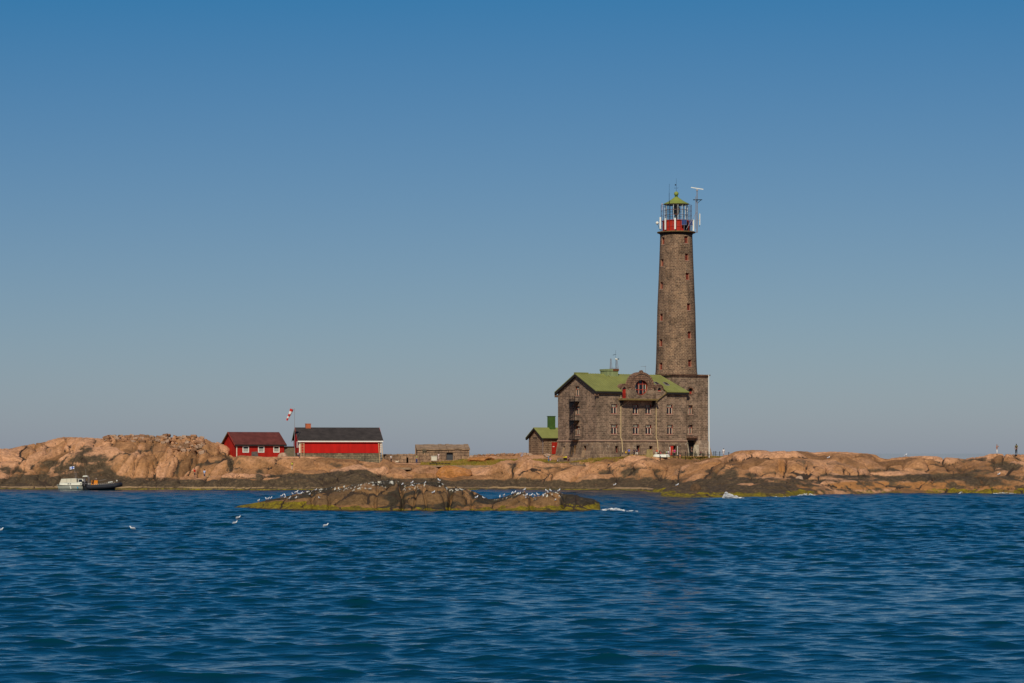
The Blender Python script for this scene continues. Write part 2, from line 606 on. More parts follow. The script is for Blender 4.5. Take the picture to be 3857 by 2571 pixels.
# ------------------------------------------------------------------ island terrain
COLS = [
    (-400, [(484, 1843), (492, 1815), (498, 1780), (504, 1740), (512, 1712)]),
    (0, [(482, 1843), (489, 1818), (493, 1785), (499, 1720), (506, 1689)]),
    (120, [(482, 1843), (487, 1822), (492, 1780), (498, 1712), (507, 1672)]),
    (240, [(482, 1843), (486, 1826), (490, 1790), (497, 1712), (507, 1645)]),
    (340, [(482, 1843), (485, 1828), (489, 1785), (494, 1712), (500, 1668), (506, 1646)]),
    (440, [(482, 1843), (486, 1815), (490, 1803), (492, 1760), (495, 1695), (500, 1665), (505, 1637)]),
    (560, [(482, 1843), (485, 1808), (490, 1800), (492, 1765), (495, 1706), (499, 1680), (505, 1640)]),
    (660, [(482, 1843), (485, 1808), (491, 1798), (493, 1770), (496, 1710), (500, 1690), (507, 1643)]),
    (760, [(480, 1843), (483, 1806), (492, 1802), (494, 1770), (497, 1710), (501, 1690), (507, 1650)]),
    (830, [(478, 1843), (481, 1803), (490, 1795), (493, 1762), (496, 1716), (500, 1706), (506, 1673)]),
    (900, [(476, 1844), (479, 1797), (489, 1790), (492, 1755), (495, 1719), (500, 1717), (510, 1716)]),
    (1000, [(475, 1844), (478, 1800), (488, 1791), (491, 1760), (494, 1722), (500, 1720), (515, 1719)]),
    (1100, [(475, 1844), (479, 1800), (487, 1785), (490, 1765), (494, 1722), (500, 1720), (515, 1719)]),
    (1180, [(475, 1844), (478, 1790), (484, 1777), (489, 1768), (493, 1726), (498, 1720), (515, 1720)]),
    (1270, [(475, 1844), (478, 1795), (482, 1779), (487, 1772), (492, 1738), (497, 1729), (515, 1727)]),
    (1370, [(476, 1844), (479, 1790), (483, 1778), (487, 1776), (492, 1750), (497, 1740), (515, 1740)]),
    (1440, [(477, 1844), (480, 1815), (484, 1805), (487, 1775), (492, 1763), (497, 1747), (515, 1744)]),
    (1520, [(477, 1844), (480, 1818), (484, 1808), (488, 1778), (492, 1765), (494, 1752), (500, 1746), (515, 1742)]),
    (1600, [(477, 1844), (480, 1818), (484, 1808), (488, 1780), (493, 1772), (495, 1754), (500, 1745), (515, 1740)]),
    (1700, [(477, 1844), (480, 1822), (483, 1812), (487, 1798), (493, 1780), (495.5, 1753), (500, 1742), (515, 1736)]),
    (1780, [(478, 1844), (481, 1824), (484, 1812), (487, 1790), (491, 1782), (495.5, 1754), (500, 1742), (505, 1734), (509, 1718), (515, 1718)]),
    (1860, [(478, 1844), (481, 1825), (484, 1808), (487, 1780), (491, 1765), (495.5, 1752), (501, 1740), (505, 1730), (509, 1714), (515, 1715)]),
    (1960, [(478, 1844), (481, 1824), (483, 1800), (487, 1765), (491, 1742), (495, 1735), (501, 1730), (505, 1725), (509, 1712), (515, 1713)]),
    (2060, [(478, 1844), (481, 1822), (484, 1798), (488, 1768), (492, 1752), (496, 1742), (499, 1738), (502, 1726), (509, 1713), (515, 1713)]),
    (2160, [(477, 1845), (481, 1822), (485, 1795), (488, 1770), (491, 1757), (494, 1742), (499, 1738), (502, 1724), (515, 1716)]),
    (2260, [(473, 1846), (478, 1828), (482, 1800), (486, 1775), (490, 1745), (494, 1728), (499, 1724), (515, 1718)]),
    (2360, [(468, 1846), (475, 1832), (479, 1805), (483, 1775), (487, 1748), (491, 1724), (496, 1721), (515, 1716)]),
    (2440, [(450, 1846), (466, 1838), (474, 1820), (479, 1790), (483, 1755), (488, 1738), (491, 1724), (496, 1721), (515, 1716)]),
    (2500, [(399, 1868), (403, 1858), (420, 1855), (450, 1838), (466, 1822), (474, 1795), (480, 1760), (488, 1740), (491, 1725), (496, 1721), (515, 1716)]),
    (2600, [(396, 1873), (401, 1850), (410, 1842), (440, 1832), (456, 1815), (465, 1790), (475, 1760), (485, 1738), (490, 1726), (496, 1721), (515, 1716)]),
    (2680, [(396, 1873), (401, 1850), (408, 1838), (430, 1832), (445, 1810), (455, 1780), (466, 1745), (480, 1728), (490, 1722), (515, 1716)]),
    (2780, [(396, 1873), (401, 1852), (407, 1836), (425, 1825), (436, 1800), (445, 1765), (454, 1718), (462, 1698), (480, 1710), (515, 1714)]),
    (2870, [(398, 1872), (402, 1850), (407, 1836), (425, 1822), (437, 1800), (443, 1770), (450, 1718), (460, 1695), (480, 1706), (515, 1714)]),
    (2960, [(402, 1870), (406, 1850), (411, 1838), (426, 1820), (438, 1802), (442, 1760), (449, 1722), (459, 1697), (480, 1706), (515, 1714)]),
    (3080, [(420, 1862), (424, 1842), (429, 1818), (437, 1808), (441, 1770), (446, 1750), (458, 1702), (480, 1708), (515, 1714)]),
    (3180, [(428, 1859), (431, 1838), (435, 1812), (441, 1800), (445, 1760), (449, 1750), (460, 1702), (480, 1710), (515, 1716)]),
    (3300, [(434, 1857), (437, 1832), (441, 1806), (446, 1790), (449, 1758), (454, 1740), (462, 1712), (480, 1720), (515, 1722)]),
    (3420, [(435, 1857), (438, 1830), (441, 1808), (447, 1790), (451, 1765), (454, 1750), (461, 1719), (480, 1725), (515, 1726)]),
    (3560, [(436, 1856), (439, 1832), (442, 1805), (448, 1788), (452, 1765), (455, 1752), (461, 1724), (480, 1728), (515, 1728)]),
    (3700, [(435, 1857), (438, 1832), (441, 1806), (446, 1780), (450, 1765), (454, 1745), (461, 1718), (480, 1725), (515, 1726)]),
    (3857, [(434, 1857), (437, 1832), (440, 1806), (445, 1778), (449, 1750), (453, 1735), (460, 1711), (480, 1722), (515, 1726)]),
    (4300, [(434, 1857), (440, 1820), (446, 1780), (452, 1745), (460, 1716), (480, 1724), (515, 1726)]),
]
SKY = [(-400, 1712), (0, 1689), (41, 1689), (85, 1678), (163, 1665), (211, 1651), (238, 1645), (326, 1647), (384, 1651), (394, 1650), (408, 1640), (503, 1640), (515, 1643), (605, 1645), (612, 1640), (637, 1640), (643, 1650), (652, 1642), (700, 1644), (717, 1639), (748, 1645),
       (779, 1653), (795, 1666), (816, 1664), (851, 1679), (869, 1696), (881, 1711), (929, 1716), (1009, 1720), (1078, 1719), (1149, 1719), (1208, 1719), (1286, 1727), (1345, 1729), (1375, 1738), (1435, 1743)]
SKY_R = [(2713, 1718), (2749, 1710), (2767, 1701), (2793, 1696), (2838, 1694), (2892, 1696), (2898, 1701), (2915, 1699), (2957, 1697), (2969, 1701), (2987, 1697), (3040, 1700), (3064, 1704), (3082, 1702),
         (3136, 1700), (3195, 1702), (3225, 1705), (3264, 1707), (3298, 1712), (3317, 1724), (3345, 1729), (3356, 1725), (3401, 1720), (3479, 1716), (3530, 1718), (3555, 1727), (3563, 1722), (3602, 1724),
         (3630, 1729), (3647, 1724), (3703, 1718), (3731, 1708), (3770, 1708), (3784, 1714), (3795, 1710), (3857, 1711), (4300, 1716)]


def smooth1(a, sig, axis):
    k = int(max(1, round(sig * 3)))
    x = np.arange(-k, k + 1)
    ker = np.exp(-x * x / (2 * sig * sig))
    ker /= ker.sum()
    pad = [(0, 0)] * a.ndim
    pad[axis] = (k, k)
    ap = np.pad(a, pad, mode='edge')
    out = np.zeros_like(a)
    n = a.shape[axis]
    for i, wgt in enumerate(ker):
        sl_ = [slice(None)] * a.ndim
        sl_[axis] = slice(i, i + n)
        out += wgt * ap[tuple(sl_)]
    return out


TPX = np.arange(-390, 4260, 3.77)
YR = np.concatenate([np.arange(386, 520, 0.26), np.arange(520, 640, 2.0)])


def island():
    ys = YR
    H = np.zeros((len(ys), len(COLS)))
    for i, (px, pts) in enumerate(COLS):
        yy = [pts[0][0] - 4] + [p[0] for p in pts] + [580, 630, 650]
        zz = [-2.0] + [CAMZ + (HOR - p[1]) * p[0] / F for p in pts]
        zz[1] = min(zz[1], 0.0)
        last = zz[-1]
        zz += [last - 0.8, -2, -2]
        H[:, i] = np.interp(ys, yy, zz)
    cpx = [c[0] for c in COLS]
    G = np.empty((len(ys), len(TPX)))
    for r in range(len(ys)):
        G[r] = np.interp(TPX, cpx, H[r])
    # rounded hummocks: px centre, Y, half width px, half depth m, height m, base z
    for (px, Yc, hw, hd, top) in [(2436, 482, 60, 5, 1729), (1960, 489, 120, 6, 1731), (2120, 487, 150, 6, 1752), (3000, 444, 60, 4, 1745), (3130, 447, 80, 4, 1757),
                                  (2300, 487, 110, 4, 1732), (1240, 483, 70, 3.5, 1777), (1380, 482, 60, 3, 1780), (2230, 481, 90, 4, 1790), (2650, 404, 45, 3, 1829), (2760, 446, 60, 5, 1740),
                                  (3230, 444, 50, 3, 1775), (3480, 457, 90, 4, 1722), (3770, 457, 50, 4, 1709), (1120, 487, 60, 3, 1760), (300, 496, 70, 4, 1700), (480, 494, 90, 3, 1700)]:
        zt = CAMZ + (HOR - top) * Yc / F
        d2 = ((TPX[None, :] - px) / hw) ** 2 + ((ys[:, None] - Yc) / hd) ** 2
        bump = zt - 3.0 + 3.0 * np.sqrt(np.clip(1 - d2, 0, 1))
        G = np.where(d2 < 1, np.maximum(G, bump), G)
    tap = (sstep(-385, -150, TPX) * (1 - sstep(3990, 4240, TPX)))[None, :]
    G = G * tap - 2.0 * (1 - tap)
    G = smooth1(G, 2.2, 0)
    G = smooth1(G, 3.0, 1)
    X = (TPX[None, :] - CX) / F * ys[:, None]
    Yg = np.repeat(ys[:, None], len(TPX), 1)
    # fracture pattern: warped cells give plates with creases; worked in metres
    wx = fbm(X * 0.10, Yg * 0.10, G * 0.15, 3, 5) * 3.5
    wz = fbm(X * 0.12 + 40, Yg * 0.12, G * 0.15, 3, 9) * 2.5
    xr, zr = X + wx, G + wz
    ang = np.interp(TPX, [0, 500, 900, 2400, 4200], [0.6, 0.35, -0.15, 0.35, -0.2])[None, :]
    xa = xr * np.cos(ang) + zr * np.sin(ang)
    za = -xr * np.sin(ang) + zr * np.cos(ang)
    f1, f2, idn = worley(xa / 10.0, (Yg + wz) / 9.0, za / 5.2, 3)
    g1, g2, idn2 = worley(xa / 4.2 + 9, (Yg + wx) / 5.5, za / 2.4, 13)
    e1, e2 = f2 - f1, g2 - g1
    pil = (1 - np.exp(-e1 * 8.0))
    pil2 = (1 - np.exp(-e2 * 10.0))
    msk = np.ones_like(G)
    # built plateau is smoother
    plate = sstep(1430, 1520, TPX)[None, :] * (1 - sstep(2690, 2760, TPX))[None, :] * sstep(493, 497, Yg)
    msk = 1 - 0.92 * plate
    plate2 = sstep(870, 900, TPX)[None, :] * (1 - sstep(1430, 1440, TPX))[None, :] * sstep(496, 499, Yg)
    msk = msk * (1 - 0.9 * plate2)
    disp = (pil - 0.8) * np.interp(TPX, [250, 400, 640, 760], [1.0, .55, .6, 1.0])[None, :] + (pil2 - 0.8) * 0.22 * sstep(0.3, 0.6, idn) + (idn - 0.5) * 0.95 + (idn2 - 0.5) * 0.14 + fbm(X * 0.5, Yg * 0.5, G * 0.5, 5, 21) * 0.32
    low = sstep(-0.3, 2.2, G)
    ln1 = np.abs(fbm(xa * 0.055, Yg * 0.05, za * 0.17, 3, 201))
    ln2 = np.abs(fbm(xa * 0.16 + 7, Yg * 0.08, za * 0.07, 3, 211))
    lines = np.maximum(1 - sstep(0.0, 0.016, ln1), 0.8 * (1 - sstep(0.0, 0.016, ln2)))
    disp = disp - 0.35 * np.maximum(1 - sstep(0.0, 0.03, ln1), 1 - sstep(0.0, 0.03, ln2)) + 0.16 * (0.5 - np.abs(fbm(X * 1.1, Yg * 1.1, G * 1.1, 3, 221)))
    gpy = HOR - (G - CAMZ) * F / Yg
    grv = np.zeros_like(G)
    wob = fbm(X * 0.5, Yg * 0.5, G * 0.8, 3, 301) * 9
    for (gx_, g0, g1, sl_, gw_, gd_) in [(718, 1712, 1795, -.25, 4, .8), (583, 1735, 1800, .15, 3, .6), (660, 1700, 1760, .5, 3, .4), (868, 1722, 1775, -.1, 5, .8), (520, 1690, 1740, -.9, 3, .4), (180, 1690, 1800, -1.6, 5, .6), (260, 1670, 1760, -1.2, 4, .5), (95, 1700, 1770, -.5, 4, .5),
                                         (2958, 1720, 1790, -.3, 4, .8), (2925, 1725, 1795, -.35, 3, .5), (2560, 1740, 1810, -.4, 5, .6), (2500, 1750, 1810, -.6, 4, .5), (3040, 1735, 1790, .2, 3, .5), (3112, 1752, 1795, .2, 4, .7), (3180, 1755, 1795, -.2, 4, .7), (3235, 1755, 1795, .6, 5, .7),
                                         (3345, 1722, 1765, -.3, 4, .8), (3400, 1722, 1765, .3, 4, .6), (3560, 1718, 1765, .5, 5, .9), (3640, 1725, 1760, .8, 3, .5), (3780, 1708, 1745, -.2, 4, .7), (1930, 1760, 1800, -.5, 4, .6), (2080, 1765, 1815, -.2, 4, .6), (2200, 1730, 1790, -.9, 4, .5), (1190, 1730, 1775, .3, 4, .5), (1010, 1730, 1780, -.2, 4, .5), (2700, 1730, 1800, -.9, 5, .6)]:
        cl = gx_ + sl_ * (gpy - (g0 + g1) / 2) + wob
        grv = np.maximum(grv, gd_ * np.exp(-((TPX[None, :] - cl) / gw_) ** 2) * sstep(g0 - 6, g0 + 8, gpy) * (1 - sstep(g1 - 8, g1 + 6, gpy)))
    disp = disp - grv
    disp = disp * msk * (0.25 + 0.75 * low)
    gy = np.gradient(G, ys, axis=0)
    gx = np.gradient(G, axis=1) / np.gradient(X, axis=1)
    ln = np.sqrt(1 + gy * gy + gx * gx)
    Zn = G + disp / ln
    Yn = Yg - gy / ln * disp
    Xn = X - gx / ln * disp
    # match the skyline where rock meets the sky
    st = np.interp(TPX, [p[0] for p in SKY], [p[1] for p in SKY])
    sr = np.interp(TPX, [p[0] for p in SKY_R], [p[1] for p in SKY_R])
    tgt = np.where(TPX < 1435, st, sr)
    vis = (HOR - (Zn - CAMZ) * F / Yn)
    cur = vis.min(0)
    wgt = 1 - sstep(1435, 1500, TPX) * (1 - sstep(2690, 2720, TPX))
    kk = int(12)
    near = np.argmin(vis, axis=0)
    dz = (cur - tgt) * Yn[near, np.arange(len(TPX))] / F
    wgt = wgt * np.clip(tap[0] * 1.0, 0, 1) ** 4
    dz = smooth1((dz * wgt)[None, :], 1.2, 1)[0]
    zt = Zn[near, np.arange(len(TPX))]
    fade = sstep(0.30, 0.95, Zn / np.maximum(zt, 1)[None, :])
    Zn = Zn + dz[None, :] * fade
    # masks -------------------------------------------------------------
    n = fbm(X * 0.13, Yg * 0.13, Zn * 0.35, 4, 31)
    n2 = fbm(X * 0.6, Yg * 0.6, Zn * 0.6, 4, 35)
    hgt = np.interp(TPX, [0, 300, 420, 500, 800, 1000, 1200, 1380, 1440, 2200, 2330, 2500, 2700, 2900, 3100, 3300, 3500, 3857],
                    [2.6, 3.2, 3.2, 2.3, 2.2, 2.3, 3.4, 3.4, 1.9, 2.0, 2.6, 2.5, 2.6, 2.3, 2.2, 2.5, 3.1, 3.5])[None, :]
    dark = 1 - sstep(hgt - 0.6, hgt + 0.6, Zn + n * 1.3)
    vpy = HOR - (Zn - CAMZ) * F / Yn
    for (px, py, rx, ry, s) in [(325, 1705, 45, 34, .8), (190, 1745, 95, 30, .75), (300, 1770, 110, 30, 1.1), (120, 1800, 130, 22, 1.0), (866, 1750, 12, 34, 1.2), (1240, 1795, 80, 14, 1.0), (3240, 1795, 160, 9, 1.0), (340, 1745, 100, 45, 1), (250, 1790, 150, 40, 0.7), (395, 1790, 45, 38, 1.0), (160, 1765, 90, 22, 0.5), (975, 1790, 22, 32, 0.8), (2385, 1780, 70, 30, .75), (2320, 1768, 50, 12, .5),  # narrow blob on the left cliff paints in a shadowed notch, others are stains
                                (2560, 1778, 35, 24, 0.8), (2745, 1780, 55, 32, .9), (2700, 1795, 60, 24, .9), (2830, 1795, 60, 20, 0.7), (3110, 1790, 50, 14, 0.6), (3330, 1770, 110, 14, 0.8), (3700, 1775, 150, 26, 0.7),
                                (3800, 1755, 70, 22, 1.0), (3450, 1768, 120, 12, 0.5), (20, 1770, 40, 26, 0.7), (2080, 1815, 60, 12, .8), (2180, 1800, 120, 10, .6), (1780, 1822, 200, 8, .9), (1400, 1800, 90, 25, .9)]:
        d = ((TPX[None, :] - px) / rx) ** 2 + ((vpy - py) / ry) ** 2
        dark = np.maximum(dark, s * np.exp(-d) * (1.0 + 0.5 * n2))
    rust = sstep(0.1, 0.6, fbm(X * 0.09 + 9, Yg * 0.09, Zn * 0.2, 3, 55)) * 0.55
    for (px, py, rx, ry, s) in [(560, 1750, 70, 45, 0.5), (1720, 1775, 60, 22, .9), (3250, 1828, 150, 17, 1.3), (3500, 1830, 150, 17, 1.3), (3750, 1835, 100, 12, 1.0), (2945, 1758, 16, 34, 1.0), (3000, 1830, 90, 12, 1.0), (1600, 1790, 70, 25, .5), (900, 1745, 100, 25, .5), (2250, 1744, 120, 9, .6), (3150, 1735, 120, 20, .4)]:
        d = ((TPX[None, :] - px) / rx) ** 2 + ((vpy - py) / ry) ** 2
        rust = np.maximum(rust, s * np.exp(-d))
    rl = sstep(2900, 3150, TPX)[None, :] * sstep(1800, 1814, vpy + n * 14)
    dark = dark * (1 - rl) + rl * dark * (0.62 - 0.45 * sstep(-0.1, 0.3, n2))
    right = sstep(2440, 2480, TPX)[None, :]
    algae = right * (1 - sstep(0.35, 0.8, Zn + n2 * 0.7 - 0.15 * sstep(2500, 2900, TPX)[None, :])) * np.interp(TPX, [2440, 3020, 3070, 3470, 3520], [1, 1, .42, .48, 1.05])[None, :] * (0.5 + 0.5 * sstep(-0.25, 0.1, fbm(X * 0.35, Yg * 0.25, Zn * 0, 3, 77)))
    algae = np.maximum(algae, (1 - right) * (1 - sstep(0.10, 0.30, Zn)) * 0.75)
    pale = (1 - right) * np.exp(-((Zn - 0.42 - n2 * 0.2) / 0.15) ** 2) * (0.55 + 0.6 * sstep(-.3, .3, fbm(X * .12, Yg * .1, Zn * 0, 2, 99)))
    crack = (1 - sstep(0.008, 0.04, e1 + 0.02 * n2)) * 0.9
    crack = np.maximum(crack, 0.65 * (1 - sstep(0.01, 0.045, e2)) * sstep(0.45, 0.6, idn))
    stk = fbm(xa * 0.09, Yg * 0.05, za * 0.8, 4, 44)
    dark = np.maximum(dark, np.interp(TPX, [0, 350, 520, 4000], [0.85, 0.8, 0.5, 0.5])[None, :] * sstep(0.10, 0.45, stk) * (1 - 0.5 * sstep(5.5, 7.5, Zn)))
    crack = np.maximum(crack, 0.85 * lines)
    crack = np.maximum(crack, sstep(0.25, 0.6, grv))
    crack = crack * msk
    tint = np.clip(0.5 + (idn - 0.5) * 1.5 + (idn2 - 0.5) * 0.6 - 0.25 * sstep(0.1, 0.5, -stk), 0, 1)
    dark = np.maximum(dark, 0.62 * (1 - sstep(0.03, 0.22, e1)) * sstep(-0.35, 0.25, n) * msk)  # shade painted along plate creases for relief, together with joint dirt and lichen
    dark = dark * (0.72 + 0.45 * sstep(-0.3, 0.3, fbm(X * 0.35, Yg * 0.35, Zn * 1.2, 3, 123)))
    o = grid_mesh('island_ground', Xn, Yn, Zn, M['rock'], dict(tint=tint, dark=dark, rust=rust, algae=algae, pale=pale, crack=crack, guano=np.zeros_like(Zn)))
    tag(o, kind='structure')
    return Xn, Yn, Zn


IX, IY, IZ = island()


def make_hit(TP, A_Y, A_Z):
    def hit(px, py, ymin=0, ymax=1e9):
        j = int(np.clip(np.searchsorted(TP, px), 1, len(TP) - 1))
        yy, zz = A_Y[:, j], A_Z[:, j]
        v = HOR - (zz - CAMZ) * F / yy
        ok = (v <= py) & (yy >= ymin) & (yy <= ymax)
        if ok.any():
            k = int(np.argmax(ok))
        else:
            sel = (yy >= ymin) & (yy <= ymax)
            vv = np.where(sel, v, 1e9)
            k = int(np.argmin(vv))
        Y = float(yy[k])
        return Vector(((px - CX) * Y / F, Y, float(zz[k])))
    return hit


hit = make_hit(TPX, IY, IZ)


# ------------------------------------------------------------------ skerry in front
SKL = [(850, 1935), (871, 1914), (906, 1903), (967, 1892), (1010, 1882), (1060, 1873), (1088, 1866), (1131, 1856), (1181, 1843), (1253, 1833), (1317, 1826), (1395, 1815), (1467, 1808), (1495, 1809), (1513, 1822), (1535, 1827),
       (1556, 1821), (1592, 1814), (1656, 1814), (1674, 1824), (1691, 1843), (1732, 1838), (1752, 1838), (1779, 1848), (1813, 1865), (1840, 1879), (1881, 1877), (1908, 1868), (1949, 1853), (1976, 1851), (1993, 1866),
       (2010, 1872), (2034, 1867), (2058, 1853), (2102, 1852), (2126, 1860), (2170, 1862), (2184, 1870), (2235, 1879), (2259, 1892), (2263, 1925), (2275, 1950)]
STP = np.arange(820, 2300, 2.0)
SYR = np.arange(292, 334, 0.14)


def skerry():
    ys = SYR
    top = np.interp(STP, [p[0] for p in SKL], [p[1] for p in SKL])
    base_y = np.interp(STP, [850, 1000, 1200, 1500, 1900, 2200, 2265], [322, 311, 305, 301, 301, 302, 305])  # front waterline depth
    crest_y = np.interp(STP, [850, 1200, 1500, 1900, 2265], [324, 316, 314, 310, 310])
    zc = CAMZ + (HOR - top) * crest_y / F
    t = (ys[:, None] - base_y[None, :]) / np.maximum(crest_y - base_y, 1.0)[None, :]
    # front: apron, steeper wall, rounded top ; back: falls away
    f = np.where(t < 1, np.clip(0.12 * sstep(-0.05, 0.25, t) + 0.58 * sstep(0.15, 0.55, t) + 0.30 * sstep(0.4, 1.05, t), 0, 1), 1 - ((t - 1) / 1.1) ** 2)
    G = np.where(t < -0.05, -0.8, zc[None, :] * f)
    G = np.where(zc[None, :] > 0, G, np.minimum(G, -0.8))
    G = np.clip(G, -1.5, None)
    X = (STP[None, :] - CX) / F * ys[:, None]
    Yg = np.repeat(ys[:, None], len(STP), 1)
    wx = fbm(X * 0.25, Yg * 0.25, G * 0.3, 3, 5) * 1.5
    f1, f2, idn = worley((X + wx) / 4.0, (Yg - wx) / 5.0, G / 6.0, 63)
    g1, g2, idn2 = worley((X - wx) / 1.5, Yg / 1.6, (G + wx) / 1.0, 73)
    e1, e2 = f2 - f1, g2 - g1
    disp = (1 - np.exp(-e1 * 9) - 0.8) * 0.6 + (1 - np.exp(-e2 * 8) - 0.8) * 0.10 + (idn - 0.5) * 0.7 + fbm(X * 1.1, Yg * 1.1, G * 1.1, 4, 81) * 0.16
    disp *= sstep(-0.2, 1.2, G)
    for c_, w_, d_ in ((1180, 9, .5), (1235, 6, .35), (1511, 7, .9), (1600, 5, .35), (1692, 7, .9), (1560, 5, .4), (1420, 6, .4), (1785, 8, .4), (2005, 8, .5), (2120, 8, .4)):
        disp = disp - d_ * np.exp(-((STP[None, :] + 6 * np.sin(G * 1.3 + c_) - c_) / w_) ** 2) * (t < 1.0)
    gy = np.gradient(G, ys, axis=0)
    ln = np.sqrt(1 + gy * gy)
    Zn = G + disp / ln
    Yn = Yg - gy / ln * disp
    # yellow-green weed shelf round the waterline
    vis = HOR - (Zn - CAMZ) * F / Yn
    near = np.argmin(vis, 0)
    idx = np.arange(len(STP))
    dz = (vis[near, idx] - top) * Yn[near, idx] / F
    dz = smooth1(dz[None, :], 1.5, 1)[0] * (zc > 0.2)
    Zn = Zn + dz[None, :] * sstep(0.3, 0.95, Zn / np.maximum(Zn[near, idx], .5)[None, :])
    Zn = np.where((STP[None, :] > 2266), np.minimum(Zn, -0.5), Zn)
    n2 = fbm(X * 0.9, Yg * 0.9, Zn * 0.9, 4, 91)
    n1 = fbm(X * 0.25, Yg * 0.25, Zn * 0.5, 3, 92)
    algae = 1 - sstep(0.25, 0.6, Zn + n2 * 0.5 + n1 * 0.35 - 0.45 * np.exp(-((STP[None, :] - 1080) / 150.0) ** 2) - 0.35 * np.exp(-((STP[None, :] - 2180) / 90.0) ** 2) + 0.15 * np.exp(-((STP[None, :] - 1600) / 100.0) ** 2))
    algae = np.where(Zn < 0.12, algae * 0.35, algae)
    dark = 0.9 * sstep(0.0, 0.7, 0.02 + n1 * 1.3 + sstep(0.45, 1.1, Zn / np.maximum(zc, 1)[None, :]) * 0.6)
    dark = np.maximum(dark, (1 - sstep(0.1, 0.2, Zn)) * 0.8)
    dark = np.maximum(dark, sstep(2090, 2120, STP)[None, :] * 0.8)
    streak = fbm(X * 4.5, Yg * 2.0, Zn * 0.8, 3, 95)
    rel = Zn / np.maximum(zc, 0.8)[None, :]
    topw = sstep(0.55, 1.0, rel) * (0.35 + 0.65 * sstep(1000, 1120, STP)[None, :]) * (1 - sstep(2110, 2130, STP)[None, :])
    topw = topw * np.interp(STP, [900, 1100, 1250, 1330, 1500, 1700, 1740, 1800, 1900, 1950, 2100], [.2, .6, .7, 1, 1, .8, .7, .2, .6, 1, .9])[None, :]
    guano = topw * (0.45 + 1.0 * sstep(0.15, 0.45, streak))
    crack = 1 - sstep(0.015, 0.06, e1)
    rust = (1 - sstep(0.5, 1.2, Zn)) * 0.5 + sstep(0.2, .5, n1) * .4
    o = grid_mesh('skerry', X, Yn, Zn, M['skerry'], dict(tint=np.clip(0.5 + (idn - 0.5) * 1.0, 0, 1), dark=dark, rust=rust, algae=algae, pale=np.zeros_like(Zn), crack=crack, guano=guano))
    tag(o, kind='structure')
    return Yn, Zn


SKY_Y, SKY_Z = skerry()
hit_s = make_hit(STP, SKY_Y, SKY_Z)


# ------------------------------------------------------------------ sea
def water_material():
    m, nt, b = new_mat('deep_blue_sea')
    tc = nd(nt, 'ShaderNodeTexCoord')
    b.inputs['Base Color'].default_value = (0.0004, 0.029, 0.042, 1)
    b.inputs['Roughness'].default_value = 0.04
    b.inputs['IOR'].default_value = 1.33
    b.inputs['Specular IOR Level'].default_value = 0.5
    mp = nd(nt, 'ShaderNodeMapping')
    mp.inputs['Scale'].default_value = (1.0, 1.3, 1)
    nt.links.new(tc.outputs['Object'], mp.inputs['Vector'])
    n1 = noise(nt, mp.outputs[0], 4.0, 4, 0.6)
    bp = nd(nt, 'ShaderNodeBump')
    bp.inputs['Strength'].default_value = 1.0
    bp.inputs['Distance'].default_value = 0.018
    ra = nd(nt, 'ShaderNodeAttribute', attribute_name='rough')
    nt.links.new(ra.outputs['Fac'], b.inputs['Roughness'])
    n0 = noise(nt, mp.outputs[0], 0.75, 3, 0.6)
    at = nd(nt, 'ShaderNodeAttribute', attribute_name='lost')
    ml_ = nd(nt, 'ShaderNodeMath', operation='MULTIPLY')
    nt.links.new(at.outputs['Fac'], ml_.inputs[0])
    nt.links.new(n0, ml_.inputs[1])
    ma_ = nd(nt, 'ShaderNodeMath', operation='MULTIPLY_ADD')
    nt.links.new(ml_.outputs[0], ma_.inputs[0])
    ma_.inputs[1].default_value = 6.0
    nt.links.new(n1, ma_.inputs[2])
    nt.links.new(ma_.outputs[0], bp.inputs['Height'])
    cal = nd(nt, 'ShaderNodeAttribute', attribute_name='ripple')
    nt.links.new(cal.outputs['Fac'], bp.inputs['Strength'])
    nt.links.new(bp.outputs[0], b.inputs['Normal'])
    return m


M['water'] = water_material()


